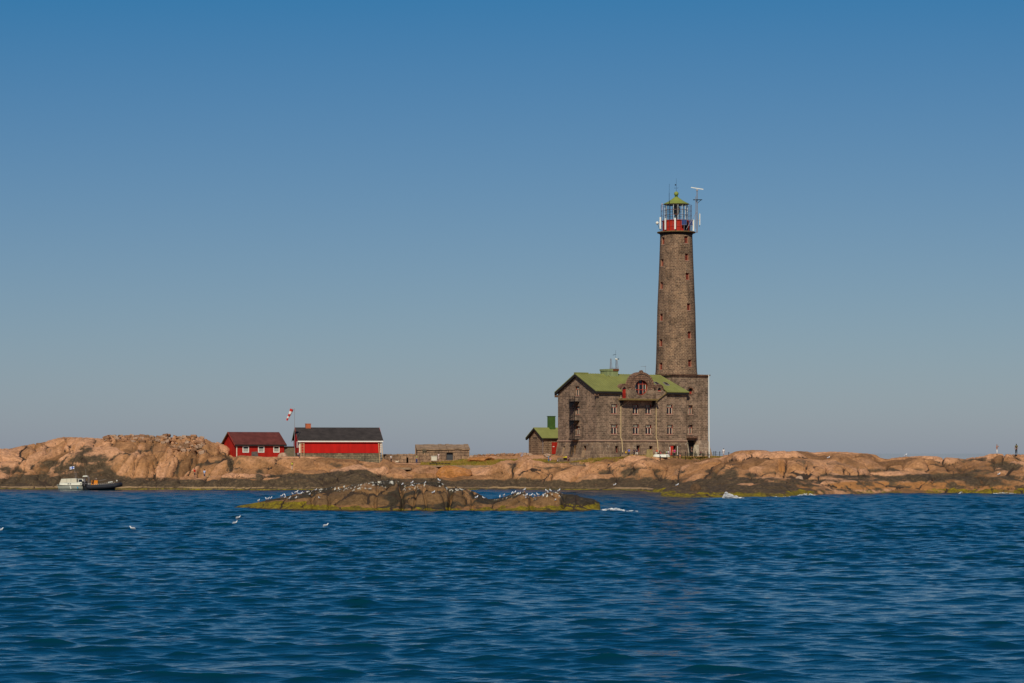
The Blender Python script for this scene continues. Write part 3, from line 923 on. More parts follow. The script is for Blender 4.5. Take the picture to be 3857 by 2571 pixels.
def sea():
    rows = []
    d = 64.0
    while d < 640:
        rows.append(d)
        d += max(0.045, 0.065 * d * d / 17654.0)
    far = []
    while d < 30000:
        far.append(d)
        d *= 1.12
    rows = np.array(rows)
    T = np.arange(-0.236, 0.236, 1 / 1900.0)
    wing = 0.236 + np.cumsum(0.0008 * 1.06 ** np.arange(80))
    T = np.concatenate([-wing[::-1], T, wing])
    rows = np.concatenate([np.arange(14, rows[0] - 0.3, 0.5), rows])
    X = T[None, :] * rows[:, None]
    Y = np.repeat(rows[:, None], len(T), 1)
    dy = np.gradient(rows)[:, None]
    dxc = np.gradient(T)[None, :] * rows[:, None]
    slow = (dxc > 0.14)
    Z = np.zeros_like(X)
    DX = np.zeros_like(X)
    DY = np.zeros_like(X)
    rg = np.random.RandomState(11)
    lost = np.zeros((len(rows), 1)); tot_ = 0.0
    lam = np.concatenate([np.geomspace(0.28, 1.2, 30), np.geomspace(1.25, 4.0, 34), np.geomspace(4.2, 14.0, 14)])
    rg2 = np.random.RandomState(4)
    X32, Y32 = X.astype(np.float32), Y.astype(np.float32)
    for l in lam:
        th = math.radians(-10) + (math.radians(21) if rg.rand() < 0.55 else math.radians(-24)) * (1 if l < 5 else .5) + rg.normal(0, 0.30)
        k = 2 * math.pi / l
        kx, ky = k * math.sin(th), -k * math.cos(th)
        st = 0.018 if l < 1.2 else (0.028 if l < 3.2 else 0.013)
        a = st / k * (0.6 + 0.8 * rg.rand())
        ph = rg.rand() * 6.283
        att = np.clip((l * abs(math.cos(th)) + 0.001) / (1.8 * dy) - 0.7, 0, 1)
        atx = np.where(slow, np.clip(l / (2.5 * dxc) - 0.6, 0, 1), 1.0)
        lost += (1 - att) * st ** 2
        tot_ += st ** 2
        arg = (kx * X32 + ky * Y32 + ph).astype(np.float32)
        s, c = np.sin(arg), np.cos(arg)
        Z += a * att * atx * s
        q = (2.3 if l > 0.7 else 1.5) * a * att * atx
        DX -= q * (kx / k) * -c
        DY -= q * (ky / k) * -c
    # gusts: groups of steeper water
    gust = 1.0 + 0.35 * fbm(X / 22.0, Y / 30.0, X * 0, 3, 7)
    Z *= gust
    # calmer in the lee near the shore
    Xf, Yf, Zf = X + DX, Y + DY, Z
    fx = T[None, :] * np.array(far)[:, None]
    fy = np.repeat(np.array(far)[:, None], len(T), 1)
    Xf = np.vstack([Xf, fx]); Yf = np.vstack([Yf, fy]); Zf = np.vstack([Zf, np.zeros_like(fx)])
    la = np.vstack([np.repeat(lost / tot_, len(T), 1), np.ones_like(fx)])
    ro = np.sqrt(np.maximum(0.004, 0.075 * np.sqrt(lost / tot_)))
    ro = np.concatenate([np.repeat(ro, len(T), 1).ravel(), np.full(fx.size, 0.03), np.full(4, .3)])
    la = np.concatenate([la.ravel(), np.ones(4)])
    ri = np.concatenate([np.repeat(np.ones((len(rows), 1)), len(T), 1).ravel(), np.zeros(fx.size), np.ones(4)])
    S = 30000
    ev = [(-S, -S, -0.6), (S, -S, -0.6), (S, S, -0.6), (-S, S, -0.6)]
    o = grid_mesh('sea_water', Xf, Yf, Zf, M['water'], attrs=dict(lost=la, ripple=ri, rough=ro), extra=(ev, [(0, 1, 2, 3)]))
    tag(o, kind='structure')


sea()
#__PART2__
# ------------------------------------------------------------------ lighthouse and keepers' house
TH = math.radians(32)
cT, sT = math.cos(TH), math.sin(TH)
AY = 500.0
AX = (2246 - CX) * AY / F
GZ = 6.1


def uf(px, v=0.0):
    """u on the plane v=const seen at column px"""
    t = (px - CX) / F
    ox, oy = AX - v * sT, AY + v * cT
    return (t * oy - ox) / (cT - t * sT)


def wf(px, u=0.0):
    """v on the plane u=const seen at column px"""
    t = (px - CX) / F
    ox, oy = AX + u * cT, AY + u * sT
    return (ox - t * oy) / (sT + t * cT)


def zf(py, u, v):
    return CAMZ + (HOR - py) * (AY + u * sT + v * cT) / F


LH = empty('lighthouse', (AX, AY, 0), TH)
tag(LH, "tall brown granite lighthouse tower joined to a three storey keepers' house with green roof", 'lighthouse')
W = wf(2101.5)                       # gable depth
L = uf(2586)
ZP = zf(1657, 6, 0)                  # top of the battered plinth
ZE = zf(1474, 0, 0)                  # wall top under the eave
ZR = zf(1414, 0, W / 2)
BD = 4.2                             # the tower block stands back from the house front
BU0 = uf(2529, BD)
BU1 = uf(2667, BD)
BS = BU1 - BU0
ZB = zf(1412, BU0, BD)
BV = 0.5                             # lower storeys of the block come forward to just behind the house front
BUR = uf(2667, BV)


def facade(mb, us, ztop, zbot, ops, mapf, depth, rev=True):
    """wall pierced by openings. ops: (u0,u1,flo,fhi) with functions or numbers"""
    O = []
    for (a, b, lo, hi) in ops:
        lo_f = lo if callable(lo) else (lambda u, q=lo: q)
        hi_f = hi if callable(hi) else (lambda u, q=hi: q)
        O.append((a, b, lo_f, hi_f))
        us = us + [a, b]
        if callable(lo) or callable(hi):
            us = us + [a + (b - a) * i / 14 for i in range(15)]
    us = sorted(set(round(x, 4) for x in us))
    for u0, u1 in zip(us[:-1], us[1:]):
        if u1 - u0 < 1e-3:
            continue
        um = (u0 + u1) / 2
        e = 1e-4
        cur = [(zbot, zbot)]
        hit_ = sorted([o for o in O if o[0] < um < o[1]], key=lambda o: o[2](um))
        segs = []
        p0, p1 = zbot, zbot
        for o in hit_:
            segs.append((p0, p1, o[2](u0 + e), o[2](u1 - e)))
            p0, p1 = o[3](u0 + e), o[3](u1 - e)
            if rev:
                for zz, flip in ((o[2], False), (o[3], True)):
                    a, b = zz(u0 + e), zz(u1 - e)
                    q = [mapf(u0, a, 0), mapf(u1, b, 0), mapf(u1, b, depth), mapf(u0, a, depth)]
                    uvq = [(u0, 0), (u1, 0), (u1, depth), (u0, depth)]
                    mb.poly(q[::-1] if flip else q, uvq[::-1] if flip else uvq)
        segs.append((p0, p1, ztop(u0 + e), ztop(u1 - e)))
        for (a0, a1, b0, b1) in segs:
            if b0 - a0 < 1e-4 and b1 - a1 < 1e-4:
                continue
            # split tall quads so battered or curved maps stay true
            n = 1
            for i in range(n):
                mb.poly([mapf(u0, a0, 0), mapf(u1, a1, 0), mapf(u1, b1, 0), mapf(u0, b0, 0)], [(u0, a0), (u1, a1), (u1, b1), (u0, b0)])
    if rev:
        for (a, b, lo, hi) in O:
            for uu, flip in ((a, False), (b, True)):
                e2 = 1e-4 if not flip else -1e-4
                z0, z1 = lo(uu + e2), hi(uu + e2)
                if z1 - z0 < 1e-3:
                    continue
                q = [mapf(uu, z1, 0), mapf(uu, z0, 0), mapf(uu, z0, depth), mapf(uu, z1, depth)]
                uvq = [(0, z1), (0, z0), (depth, z0), (depth, z1)]
                mb.poly(q[::-1] if flip else q, uvq[::-1] if flip else uvq)


def window(parent, u0, u1, z0, z1, mapf, depth, sill=True, red='redpaint', broken=False):
    """red casement: four small lights over two tall ones, pale inner sashes, stone sill"""
    d0, d1 = depth - 0.10, depth - 0.02
    wdt, hgt = u1 - u0, z1 - z0
    zt = z0 + hgt * 0.66
    fr = MB()

    def bar(mb, a, b, c, d, e, f):
        pts = [mapf(a, c, e), mapf(b, c, e), mapf(b, d, e), mapf(a, d, e)]
        dv = Vector(mapf(a, c, f)) - Vector(mapf(a, c, e))
        mb.prism(pts, dv)
    t = 0.07
    bar(fr, u0, u0 + t, z0, z1, d0, d1)
    bar(fr, u1 - t, u1, z0, z1, d0, d1)
    bar(fr, u0 + t, u1 - t, z0, z0 + t, d0, d1)
    bar(fr, u0 + t, u1 - t, z1 - t, z1, d0, d1)
    bar(fr, u0 + t, u1 - t, zt - t / 2, zt + t / 2, d0, d1)
    um = (u0 + u1) / 2
    bar(fr, um - t * .6, um + t * .6, z0 + t, zt - t / 2, d0 - 0.01, d1)
    wo = fr.build('window', M[red], parent)
    sa = MB()
    for k in range(4):
        uu = u0 + t + (wdt - 2 * t) * (k + 0.5) / 4
        if k < 3:
            ub = u0 + t + (wdt - 2 * t) * (k + 1) / 4
            bar(sa, ub - 0.035, ub + 0.035, zt + t / 2, z1 - t, d0 + 0.01, d1)
    for a, b in ((u0 + t, um - t * .6), (um + t * .6, u1 - t)):
        bar(sa, b - 0.10, b - 0.0, z0 + t, zt - t / 2, d0 + 0.01, d1)
        bar(sa, a, a + 0.03, z0 + t, zt - t / 2, d0 + 0.01, d1)
    sa.build('sash', M['cream'], wo)
    gl = MB()
    gl.poly([mapf(u0, z0, depth), mapf(u1, z0, depth), mapf(u1, z1, depth), mapf(u0, z1, depth)])
    gl.build('pane', M['glass'], wo)
    if sill:
        si = MB()
        bar(si, u0 - 0.14, u1 + 0.14, z0 - 0.22, z0 - 0.01, -0.10, 0.12)
        si.build('sill', M['sill'], wo)
    return wo


front = lambda u, z, d: (u, d, z)
gable = lambda v, z, d: (d, W - v, z)      # parameter v runs from the far left corner to the near corner
block = lambda u, z, d: (u, BV + d, z)

# --- house walls
zb_ = GZ - 1.0
opsF = []
wins = [(2303.5, 2323.5, 1521, 1557.5), (2303.5, 2324, 1598, 1634), (2384.8, 2404.5, 1523, 1558), (2385, 2406, 1597.5, 1634), (2432, 2452, 1523, 1558), (2432.5, 2453, 1598.5, 1634),
        (2513, 2533, 1522.5, 1558.5), (2514, 2534, 1598.5, 1634.5)]
for (a, b, t0, t1) in wins:
    u0, u1 = uf(a) - .06, uf(b) + .06
    um = (u0 + u1) / 2
    opsF.append((u0, u1, zf(t1, um, 0), zf(t0, um, 0)))
# raised centre with three arches
UC0, UC1 = uf(2338), uf(2507)
cu = uf(2416.4)
RB = (uf(2463.2) - uf(2369.7)) / 2
ZS = zf(1458.5, cu, 0)
ul = uf(2351.6); RL = 0.98; ZL = zf(1445, ul, 0) - RL
ur = uf(2483.5); RRr = 1.0; ZRr = zf(1447.5, ur, 0) - RRr


def arc(c, r, zc):
    return lambda u: zc + math.sqrt(max(0, r * r - (u - c) ** 2))


def ztopc(u):
    z = ZE + 0.25
    for c, r, zc in ((cu, RB, ZS), (ul, RL, ZL), (ur, RRr, ZRr)):
        if abs(u - c) < r:
            z = max(z, zc + math.sqrt(r * r - (u - c) ** 2))
    return z


mb = MB()
RW = 1.62
zcw = zf(1457.5, cu, 0)
du0, du1 = uf(2344.5), uf(2359.5)
dz0 = zf(1499, ul, 0)
dzs = zf(1466, ul, 0)
opsC = [o for o in opsF if UC0 < o[0] < UC1]
opsC.append((cu - RW, cu + RW, lambda u: zcw - math.sqrt(max(0, RW ** 2 - (u - cu) ** 2)), arc(cu, RW, zcw)))
rd = (du1 - du0) / 2
opsC.append((du0, du1, dz0, arc((du0 + du1) / 2, rd, dzs)))
sw0, sw1 = uf(2477), uf(2491.5)
opsC.append((sw0, sw1, zf(1473, ur, 0), arc((sw0 + sw1) / 2, (sw1 - sw0) / 2, zf(1468, ur, 0))))
facade(mb, [0, UC0], lambda u: ZE, ZP, [o for o in opsF if o[1] < UC0], front, 0.26)
facade(mb, [UC0 + (UC1 - UC0) * i / 120 for i in range(121)], ztopc, ZP, opsC, front, 0.46)
facade(mb, [UC1, L], lambda u: ZE, ZP, [o for o in opsF if o[0] > UC1], front, 0.26)
# sides of the raised centre, running back into the roof
ns = 60
for i in range(ns * 2):
    a, b = UC0 + (UC1 - UC0) * i / (ns * 2), UC0 + (UC1 - UC0) * (i + 1) / (ns * 2)
    za, zb2 = ztopc(a + 1e-4), ztopc(b - 1e-4)
    mb.poly([(a, 0, za), (b, 0, zb2), (b, 1.3, zb2), (a, 1.3, za)], [(a, 0), (b, 0), (b, 1.3), (a, 1.3)])
    mb.poly([(b, 1.3, ZE - .3), (a, 1.3, ZE - .3), (a, 1.3, za), (b, 1.3, zb2)])
mb.poly([(UC0, 1.3, ZE - .5), (UC0, 0, ZE - .5), (UC0, 0, ZE + .25), (UC0, 1.3, ZE + .25)])
mb.poly([(UC1, 0, ZE - .5), (UC1, 1.3, ZE - .5), (UC1, 1.3, ZE + .25), (UC1, 0, ZE + .25)])
# gable wall
opsG = []
gw = [(2166.5, 2182, 1454, 1490), (2167, 2183.5, 1529, 1560.5), (2168.5, 2184, 1604, 1638)]
for (a, b, t0, t1) in gw:
    v0, v1 = W - wf(a), W - wf(b)
    vm = (v0 + v1) / 2
    opsG.append((v0, v1, zf(t1, 0, W - vm), zf(t0, 0, W - vm)))
rise = ZR - ZE
facade(mb, [0, W / 2, W], lambda v: ZE + rise * (1 - abs(v - W / 2) / (W / 2)), ZP, opsG, gable, 0.38)
# hidden sides
mb.poly([(L, 0, zb_), (L, W, zb_), (L, W, ZE), (L, W / 2, ZR), (L, 0, ZE)])
mb.poly([(L, W, zb_), (0, W, zb_), (0, W, ZE), (L, W, ZE)])
mb.build('house_wall', M['stone'], LH)
# back panels so openings are not see-through
for o in opsF:
    window(LH, o[0], o[1], o[2], o[3], front, 0.26)
for i, o in enumerate(opsG):
    window(LH, o[0], o[1], o[2], o[3], gable, 0.38)

# big round window
fr = MB()
N = 28
for i in range(N):
    a0, a1 = 2 * math.pi * i / N, 2 * math.pi * (i + 1) / N
    q = [(cu + r * math.cos(a), 0.34, zcw + r * math.sin(a)) for r, a in ((RW - .16, a0), (RW - .01, a0), (RW - .01, a1), (RW - .16, a1))]
    fr.prism(q, (0, 0.10, 0))
for x in (-0.5, 0.5):
    h = math.sqrt(RW ** 2 - x * x) - 0.1
    fr.box(cu + x - .07, cu + x + .07, 0.345, 0.43, zcw - h, zcw + h)
for z in (-0.5, 0.62):
    h = math.sqrt(RW ** 2 - z * z) - 0.1
    fr.box(cu - h, cu + h, 0.35, 0.425, zcw + z - .07, zcw + z + .07)
rw = fr.build('round_window', M['redpaint'], LH)
sa = MB()
for x in (-0.38, 0.62, 1.22, -1.2):
    h = math.sqrt(max(0.04, RW ** 2 - x * x)) - 0.22
    sa.box(cu + x - .05, cu + x + .05, 0.37, 0.44, zcw - min(h, 1.3), zcw + min(h, 0.55))
sa.build('sash', M['cream'], rw)
g = MB()
g.poly([(cu + RW * math.cos(2 * math.pi * i / N), 0.46, zcw + RW * math.sin(2 * math.pi * i / N)) for i in range(N)])
g.build('pane', M['glass'], rw)
# arched balcony door
g = MB()
cd_ = (du0 + du1) / 2
pts = [(du0, 0.3, dz0), (du1, 0.3, dz0), (du1, 0.3, dzs)] + [(cd_ + rd * math.cos(a), 0.3, dzs + rd * math.sin(a)) for a in [math.pi * k / 8 for k in range(1, 8)]] + [(du0, 0.3, dzs)]
g.poly(pts)
dr = g.build('arched_door', M['reddoor'], LH)
g = MB()
for dx in (-.17, .17):
    g.box(cd_ + dx - .12, cd_ + dx + .12, 0.27, 0.30, dzs + 0.02, dzs + rd - .16)
g.build('pane', M['glass'], dr)
g = MB()
g.box(sw0, sw1, 0.3, 0.34, zf(1473, ur, 0), zf(1469.5, ur, 0))
sw = g.build('lunette_window', M['redpaint'], LH)
g = MB()
g.box(sw0, sw1, 0.36, 0.4, zf(1473, ur, 0), zf(1460, ur, 0))
g.build('pane', M['glass'], sw)
g = MB()
g.box(sw0 - .1, sw1 + .1, -0.08, 0.1, zf(1477, ur, 0), zf(1473.3, ur, 0))
g.build('sill', M['sill'], sw)


def ring(c, r0, r1, zc, y0, y1, name, a0=0.0, a1=math.pi, n=26, mat='trim'):
    m_ = MB()
    for i in range(n):
        t0, t1 = a0 + (a1 - a0) * i / n, a0 + (a1 - a0) * (i + 1) / n
        q = [(c + r * math.cos(t), y0, zc + r * math.sin(t)) for r, t in ((r0, t0), (r1, t0), (r1, t1), (r0, t1))]
        m_.prism(q[::-1], (0, y1 - y0, 0))
    return m_.build(name, M[mat], LH)


ring(cu, RW + .02, RB - .42, ZS - .15, -0.07, 0.0, 'window_arch', -0.1, math.pi + .1)
ring(cu, RB - .36, RB + .06, ZS, -0.12, 1.3, 'gable_hood')
ring(ul, 0.62, RL - .14, ZL, -0.06, 0.0, 'door_arch', n=14)
ring(ul, RL - .10, RL + .05, ZL, -0.10, 1.2, 'door_hood', n=14)
ring(ur, 0.62, RRr - .14, ZRr, -0.06, 0.0, 'lunette_arch', n=14)
ring(ur, RRr - .10, RRr + .05, ZRr, -0.10, 1.2, 'lunette_hood', n=14)
m_ = MB()
m_.prism([(cu - .5, -0.14, ZS + RB - .08), (cu + .5, -0.14, ZS + RB - .08), (cu + .12, -0.14, ZS + RB + .42), (cu - .12, -0.14, ZS + RB + .42)], (0, .6, 0))
m_.build('keystone', M['trim'], LH)

# --- battered plinth of big blocks
BAT = 0.75
zg = GZ - 0.9


def bat(z):
    return BAT * max(0.0, (ZP - z)) / (ZP - GZ)


pf = lambda u, z, d: (u, -bat(z) + d, z)
pg = lambda v, z, d: (-bat(z) + d, W + bat(z) * (1 if v >= W - 1e-6 else 0) * 0 - v, z)
pb = lambda u, z, d: (u, BV - bat(z) + d, z)


def zpl(py, u, v=0):
    return zf(py, u, v)


def rect(a, b, t0, t1, v=0.0):
    u0, u1 = uf(a, v), uf(b, v)
    um = (u0 + u1) / 2
    return (u0, u1, zf(t1, um, v), zf(t0, um, v))


popsF = [rect(2314, 2326, 1679, 1703), rect(2394, 2409, 1677, 1700), rect(2442, 2456, 1679, 1692), rect(2518, 2546, 1677, 1713)]
pm = MB()
# front (corner blocks mitred by extending to -bat)
facade(pm, [0, L], lambda u: ZP, zg, popsF, pf, 0.9)
b0 = bat(zg)
pm.poly([(-b0, -b0, zg), (0, -b0, zg), (0, 0, ZP)])


def prect(a, b, t0, t1):
    v0, v1 = W - wf(a), W - wf(b)
    vm = (v0 + v1) / 2
    return (v0, v1, zf(t1, 0, W - vm), zf(t0, 0, W - vm))


popsG = [prect(2126, 2133, 1680, 1690), prect(2163, 2174, 1679, 1703), prect(2201, 2213, 1678, 1700)]
facade(pm, [0, W], lambda v: ZP, zg, popsG, lambda v, z, d: (-bat(z) + d, W - v, z), 0.9)
pm.poly([(-b0, -b0, zg), (0, 0, ZP), (-b0, 0, zg)])
pm.poly([(-b0, W, zg), (0, W, ZP), (0, W + b0, zg)])
# rounded string course on top of the plinth
pm.build('plinth', M['plinth'], LH)
sc_ = MB()
sc_.box(-0.22, L + .05, -0.22, 0.02, ZP - 0.22, ZP + 0.06)
sc_.box(-0.22, 0.02, 0.02, W, ZP - 0.22, ZP + 0.06)
sc_.build('string_course', M['sill'], LH)
# things seen inside the plinth openings
for (o, mp, dd) in [(popsF[0], pf, .7), (popsF[1], pf, .7), (popsF[2], pf, .7)] + [(q, lambda v, z, d: (-bat(z) + d, W - v, z), .7) for q in popsG]:
    g = MB()
    g.poly([mp(o[0], o[2], dd), mp(o[1], o[2], dd), mp(o[1], o[3], dd), mp(o[0], o[3], dd)])
    wd = g.build('cellar_window', M['glass'], LH)
    fr = MB()
    t = .06
    for (a, b, c, d) in ((o[0], o[0] + t, o[2], o[3]), (o[1] - t, o[1], o[2], o[3]), (o[0] + t, o[1] - t, o[2], o[2] + t)):
        q = [mp(a, c, dd - .1), mp(b, c, dd - .1), mp(b, d, dd - .1), mp(a, d, dd - .1)]
        fr.prism(q, Vector(mp(a, c, dd - .02)) - Vector(mp(a, c, dd - .1)))
    fr.build('window_frame', M['redpaint'], wd)
# entrance: dark hall behind two open red leaves
o = popsF[3]
g = MB()
g.box(o[0] - .3, o[1] + .3, 0.5, 2.6, o[2] - .2, o[3] + .1)
hall = g.build('entrance_hall', M['soffit'], LH)
for k, (uu, side) in enumerate(((o[0] + .02, 1), (o[1] - .02, -1))):
    g = MB()
    g.prism([(uu, -0.62, o[2]), (uu + side * .35, -1.15, o[2]), (uu + side * .35, -1.15, o[3] - .1), (uu, -0.62, o[3] - .1)], (side * .06, .05, 0))
    lf = g.build('door_leaf', M['reddoor'] if k == 0 else M['white'], LH)
    if k == 1:
        lf['label'] = 'open door leaf showing its white inner face'
g = MB()
g.box(o[0] + .02, o[0] + .62, -.35, -.28, o[2], o[3] - .3)
nb = g.build('white_notice_board', M['white'], LH)
# timber props beside the gable openings, pale plaster in splays
g = MB()
for q in (popsG[1],):
    for vv in (q[0] - .1, q[1] + .02):
        g.box(-bat(q[2]) - .12, -bat(q[2]) - .02, W - vv - .1, W - vv, q[2] - 1.0, q[3] + .1)
    g.box(-bat(q[2]) - .12, -bat(q[2]) - .02, W - q[1] - .1, W - q[0] + .1, q[2] - 1.1, q[2] - 1.0)
g.build('timber_frame', M['boardwood'], LH)
SPL = simple('tan_plaster', (0.34, 0.22, 0.12), 0.9)
for q in (popsG[2], popsG[0]):
    g = MB()
    z1_ = q[2] + .25
    g.prism([(-bat(z1_ - 1.6) - .04, W - q[0] + .1, z1_ - 1.7), (-bat(z1_ - 1.6) - .04, W - q[1] + .1, z1_ - 1.5), (-bat(z1_) - .03, W - q[1] - .05, z1_), (-bat(z1_) - .03, W - q[0] + .05, z1_)], (.03, 0, 0))
    g.build('plaster_splay', SPL, LH)
g = MB()
q = popsF[1]
g.box(q[0] - 1.05, q[0] - .1, -.44, -.40, q[3] - .75, q[3] + .05)
g.build('wall_panel', M['plinth_pale'], LH)

# --- tower block
bm_ = MB()
opsB = [rect(2593, 2610, 1525.5, 1559, BV), rect(2592.5, 2610, 1598.5, 1633.5, BV)]
ucirc, rcirc = uf(2601.5, BV), 0.62
zci = zf(1472, ucirc, BV)
opsB.append((ucirc - rcirc, ucirc + rcirc, lambda u: zci - math.sqrt(max(0, rcirc ** 2 - (u - ucirc) ** 2)), arc(ucirc, rcirc, zci)))
ZLB = ZE + 1.3
facade(bm_, [L - .02 + (BUR - L) * i / 40 for i in range(41)], lambda u: min(ZLB, ZE + .25 + (u - L) * 3.2), ZP, opsB, block, 0.55)
bm_.poly([(L - .02, BV, ZE + .25), (L + .4, BV, ZLB), (L + .4, BD, ZLB), (L - .02, BD, ZE + .25)])
bm_.poly([(L + .4, BV, ZLB), (BUR, BV, ZLB), (BUR, BD, ZLB), (L + .4, BD, ZLB)])
bm_.poly([(BUR, BV, zb_), (BUR, BD, zb_), (BUR, BD, ZLB), (BUR, BV, ZLB)])
bm_.poly([(BU0, BD, ZE - 1), (BU1, BD, ZE - 1), (BU1, BD, ZB), (BU0, BD, ZB)])
bm_.poly([(BU0, BD + BS, zb_), (BU0, BD, zb_), (BU0, BD, ZB), (BU0, BD + BS, ZB)])
bm_.poly([(BU1, BD, zb_), (BU1, BD + BS, zb_), (BU1, BD + BS, ZB), (BU1, BD, ZB)])
bm_.poly([(BU1, BD + BS, zb_), (BU0, BD + BS, zb_), (BU0, BD + BS, ZB), (BU1, BD + BS, ZB)])
bm_.poly([(BU0, BD, ZB), (BU1, BD, ZB), (BU1, BD + BS, ZB), (BU0, BD + BS, ZB)])
bm_.build('tower_block_wall', M['stone'], LH)
window(LH, *opsB[0], block, 0.55)
window(LH, *opsB[1], block, 0.55)
g = MB()
g.poly([(ucirc + rcirc * math.cos(a), BV + .5, zci + rcirc * math.sin(a)) for a in [2 * math.pi * k / 16 for k in range(16)]])
ow = g.build('oval_window', M['glass'], LH)
m_ = MB()
for i in range(16):
    t0, t1 = 2 * math.pi * i / 16, 2 * math.pi * (i + 1) / 16
    q = [(ucirc + r * math.cos(t), BV - .06, zci + r * math.sin(t)) for r, t in ((rcirc, t0), (rcirc + .28, t0), (rcirc + .28, t1), (rcirc, t1))]
    m_.prism(q[::-1], (0, .06, 0))
m_.build('stone_surround', M['trim'], ow)
m_ = MB()
m_.box(ucirc - .12, ucirc + .3, BV + .1, BV + .4, zci - .55, zci - .1)
m_.build('red_frame', M['redpaint'], ow)
bp_ = MB()
dop = rect(2591, 2616, 1658, 1722, BV)
u0d, u1d = dop[0] - .25, dop[1] + .55
facade(bp_, [L - 0.1, BUR], lambda u: ZP, zg, [(u0d, u1d, zg + .01, ZP - .02)], pb, 1.6)
bp_.poly([(BUR, BV - b0, zg), (BUR + b0, BV - b0, zg), (BUR, BV, ZP)])
bp_.poly([(BUR + b0, BV - b0, zg), (BUR + b0, BD + BS, zg), (BUR, BD + BS, ZP), (BUR, BV, ZP)])
bp_.build('block_plinth', M['plinth_pale'], LH)
g = MB()
g.poly([(u0d, BV + 1.0, zg), (u1d, BV + 1.0, zg), (u1d, BV + 1.0, ZP), (u0d, BV + 1.0, ZP)])
g.build('doorway', M['soffit'], LH)
g = MB()      # sloping concrete cheek on the right of the doorway
g.prism([(u1d - .75, BV - .8, GZ), (u1d - .05, BV - .8, GZ), (u1d - .05, BV - .8, ZP - .9), (u1d - .5, BV - .8, ZP - .9), (u1d - .75, BV - .8, ZP - 1.9)], (0, 1.0, 0))
g.prism([(u0d + .02, BV - .55, GZ), (u0d + .35, BV - .55, GZ), (u0d + .02, BV - .25, ZP - .3)], (0, .8, 0))
g.build('doorway_cheek', simple('pale_render', (0.50, 0.42, 0.29), 0.85), LH)
g = MB()
g.box(u0d - .3, u1d - .1, BV - .45, BV, ZP + .45, ZP + .85)
g.box(u0d + .1, u1d - .5, BV - .25, BV, ZP + .2, ZP + .45)
g.build('door_canopy', M['trim'], LH)
# cornice
g = MB()
g.box(BU0 - .35, BU1 + .35, BD - .35, BD + BS + .35, ZB - .02, ZB + .22)
g.box(BU0 - .15, BU1 + .15, BD - .15, BD + BS + .15, ZB - .3, ZB - .025)
g.build('block_cornice', M['trim'], LH)

# --- green roof
ov = 0.55
rm = MB()
rt = 0.16
sl_r = rise / (W / 2)
ez = ZE - ov * sl_r + .32
rz = ZR + .32


def slope(u0, u1, u1r, side, vb, zb0, vt, zt, th=rt):
    q = [(u0, vb, zb0), (u1, vb, zb0), (u1r, vt, zt), (u0, vt, zt)]
    if side < 0:
        q = q[::-1]
    rm.prism([Vector(p) + Vector((0, 0, th)) for p in q], (0, 0, -th))


# front slope in three pieces so the arches rise through it
slope(-.5, UC0, UC0, 1, -ov, ez, W / 2, rz)
slope(UC0, UC1, UC1, 1, 1.28, ZE + (1.28) * sl_r + .32, W / 2, rz)
slope(UC1, L + .35, L - 1.6, 1, -ov, ez, W / 2, rz)
slope(-.5, L - 1.6, L - 1.6, -1, W + ov, ez, W / 2, rz)
rm.prism([(-.52, W / 2 - .3, rz + .05), (-.52, W / 2 + .3, rz + .05), (2.6, W / 2 + .3, rz + .05), (2.6, W / 2 - .3, rz + .05)], (0, 0, .28))
# barrel roof behind the big arch
nb_ = 20
for i in range(nb_):
    t0, t1 = math.pi * i / nb_, math.pi * (i + 1) / nb_
    r_ = RB - .35
    a = (cu + r_ * math.cos(t0), ZS - .15 + r_ * math.sin(t0))
    b = (cu + r_ * math.cos(t1), ZS - .15 + r_ * math.sin(t1))
    rm.poly([(a[0], 1.25, a[1]), (b[0], 1.25, b[1]), (b[0], W / 2 + 1.5, b[1]), (a[0], W / 2 + 1.5, a[1])])
rf = rm.build('roof', M['greenroof'], LH)
g = MB()    # standing seams
for k in range(int(L / 0.62)):
    u = 0.1 + k * 0.62
    vb, zb0 = (-ov, ez) if not (UC0 < u < UC1) else (1.35, ZE + 1.35 * sl_r + .32)
    if u < L - 1.7:
        g.prism([(u, vb, zb0 + rt), (u + .07, vb, zb0 + rt), (u + .07, W / 2, rz + rt), (u, W / 2, rz + rt)], (0, 0, .07))
g.build('roof_seams', M['greenroof'], rf)
g = MB()    # dark eaves and verges
g.box(-.48, UC0, -ov + .06, 0.0, ez - .42, ez - .01)
g.build('eaves', M['soffit'], rf)
g = MB()
g.box(UC1, L + .3, -ov + .06, 0.0, ez - .42, ez - .01)
g.build('eaves', M['soffit'], rf)
for (va, za, vb, zb2) in ((-ov, ez, W / 2, rz), (W + ov, ez, W / 2, rz)):
    g = MB()
    g.prism([(-.49, va, za - .5), (-.49, vb, zb2 - .5), (-.49, vb, zb2 - .01), (-.49, va, za - .01)], (.47, 0, 0))
    g.build('verge_board', M['soffit'], rf)
for v in (-.35, W + .1):
    g = MB()
    g.box(-.5, .35, v, v + .4, ez - .95, ez - .5)
    g.build('eave_bracket', M['trim'], rf)
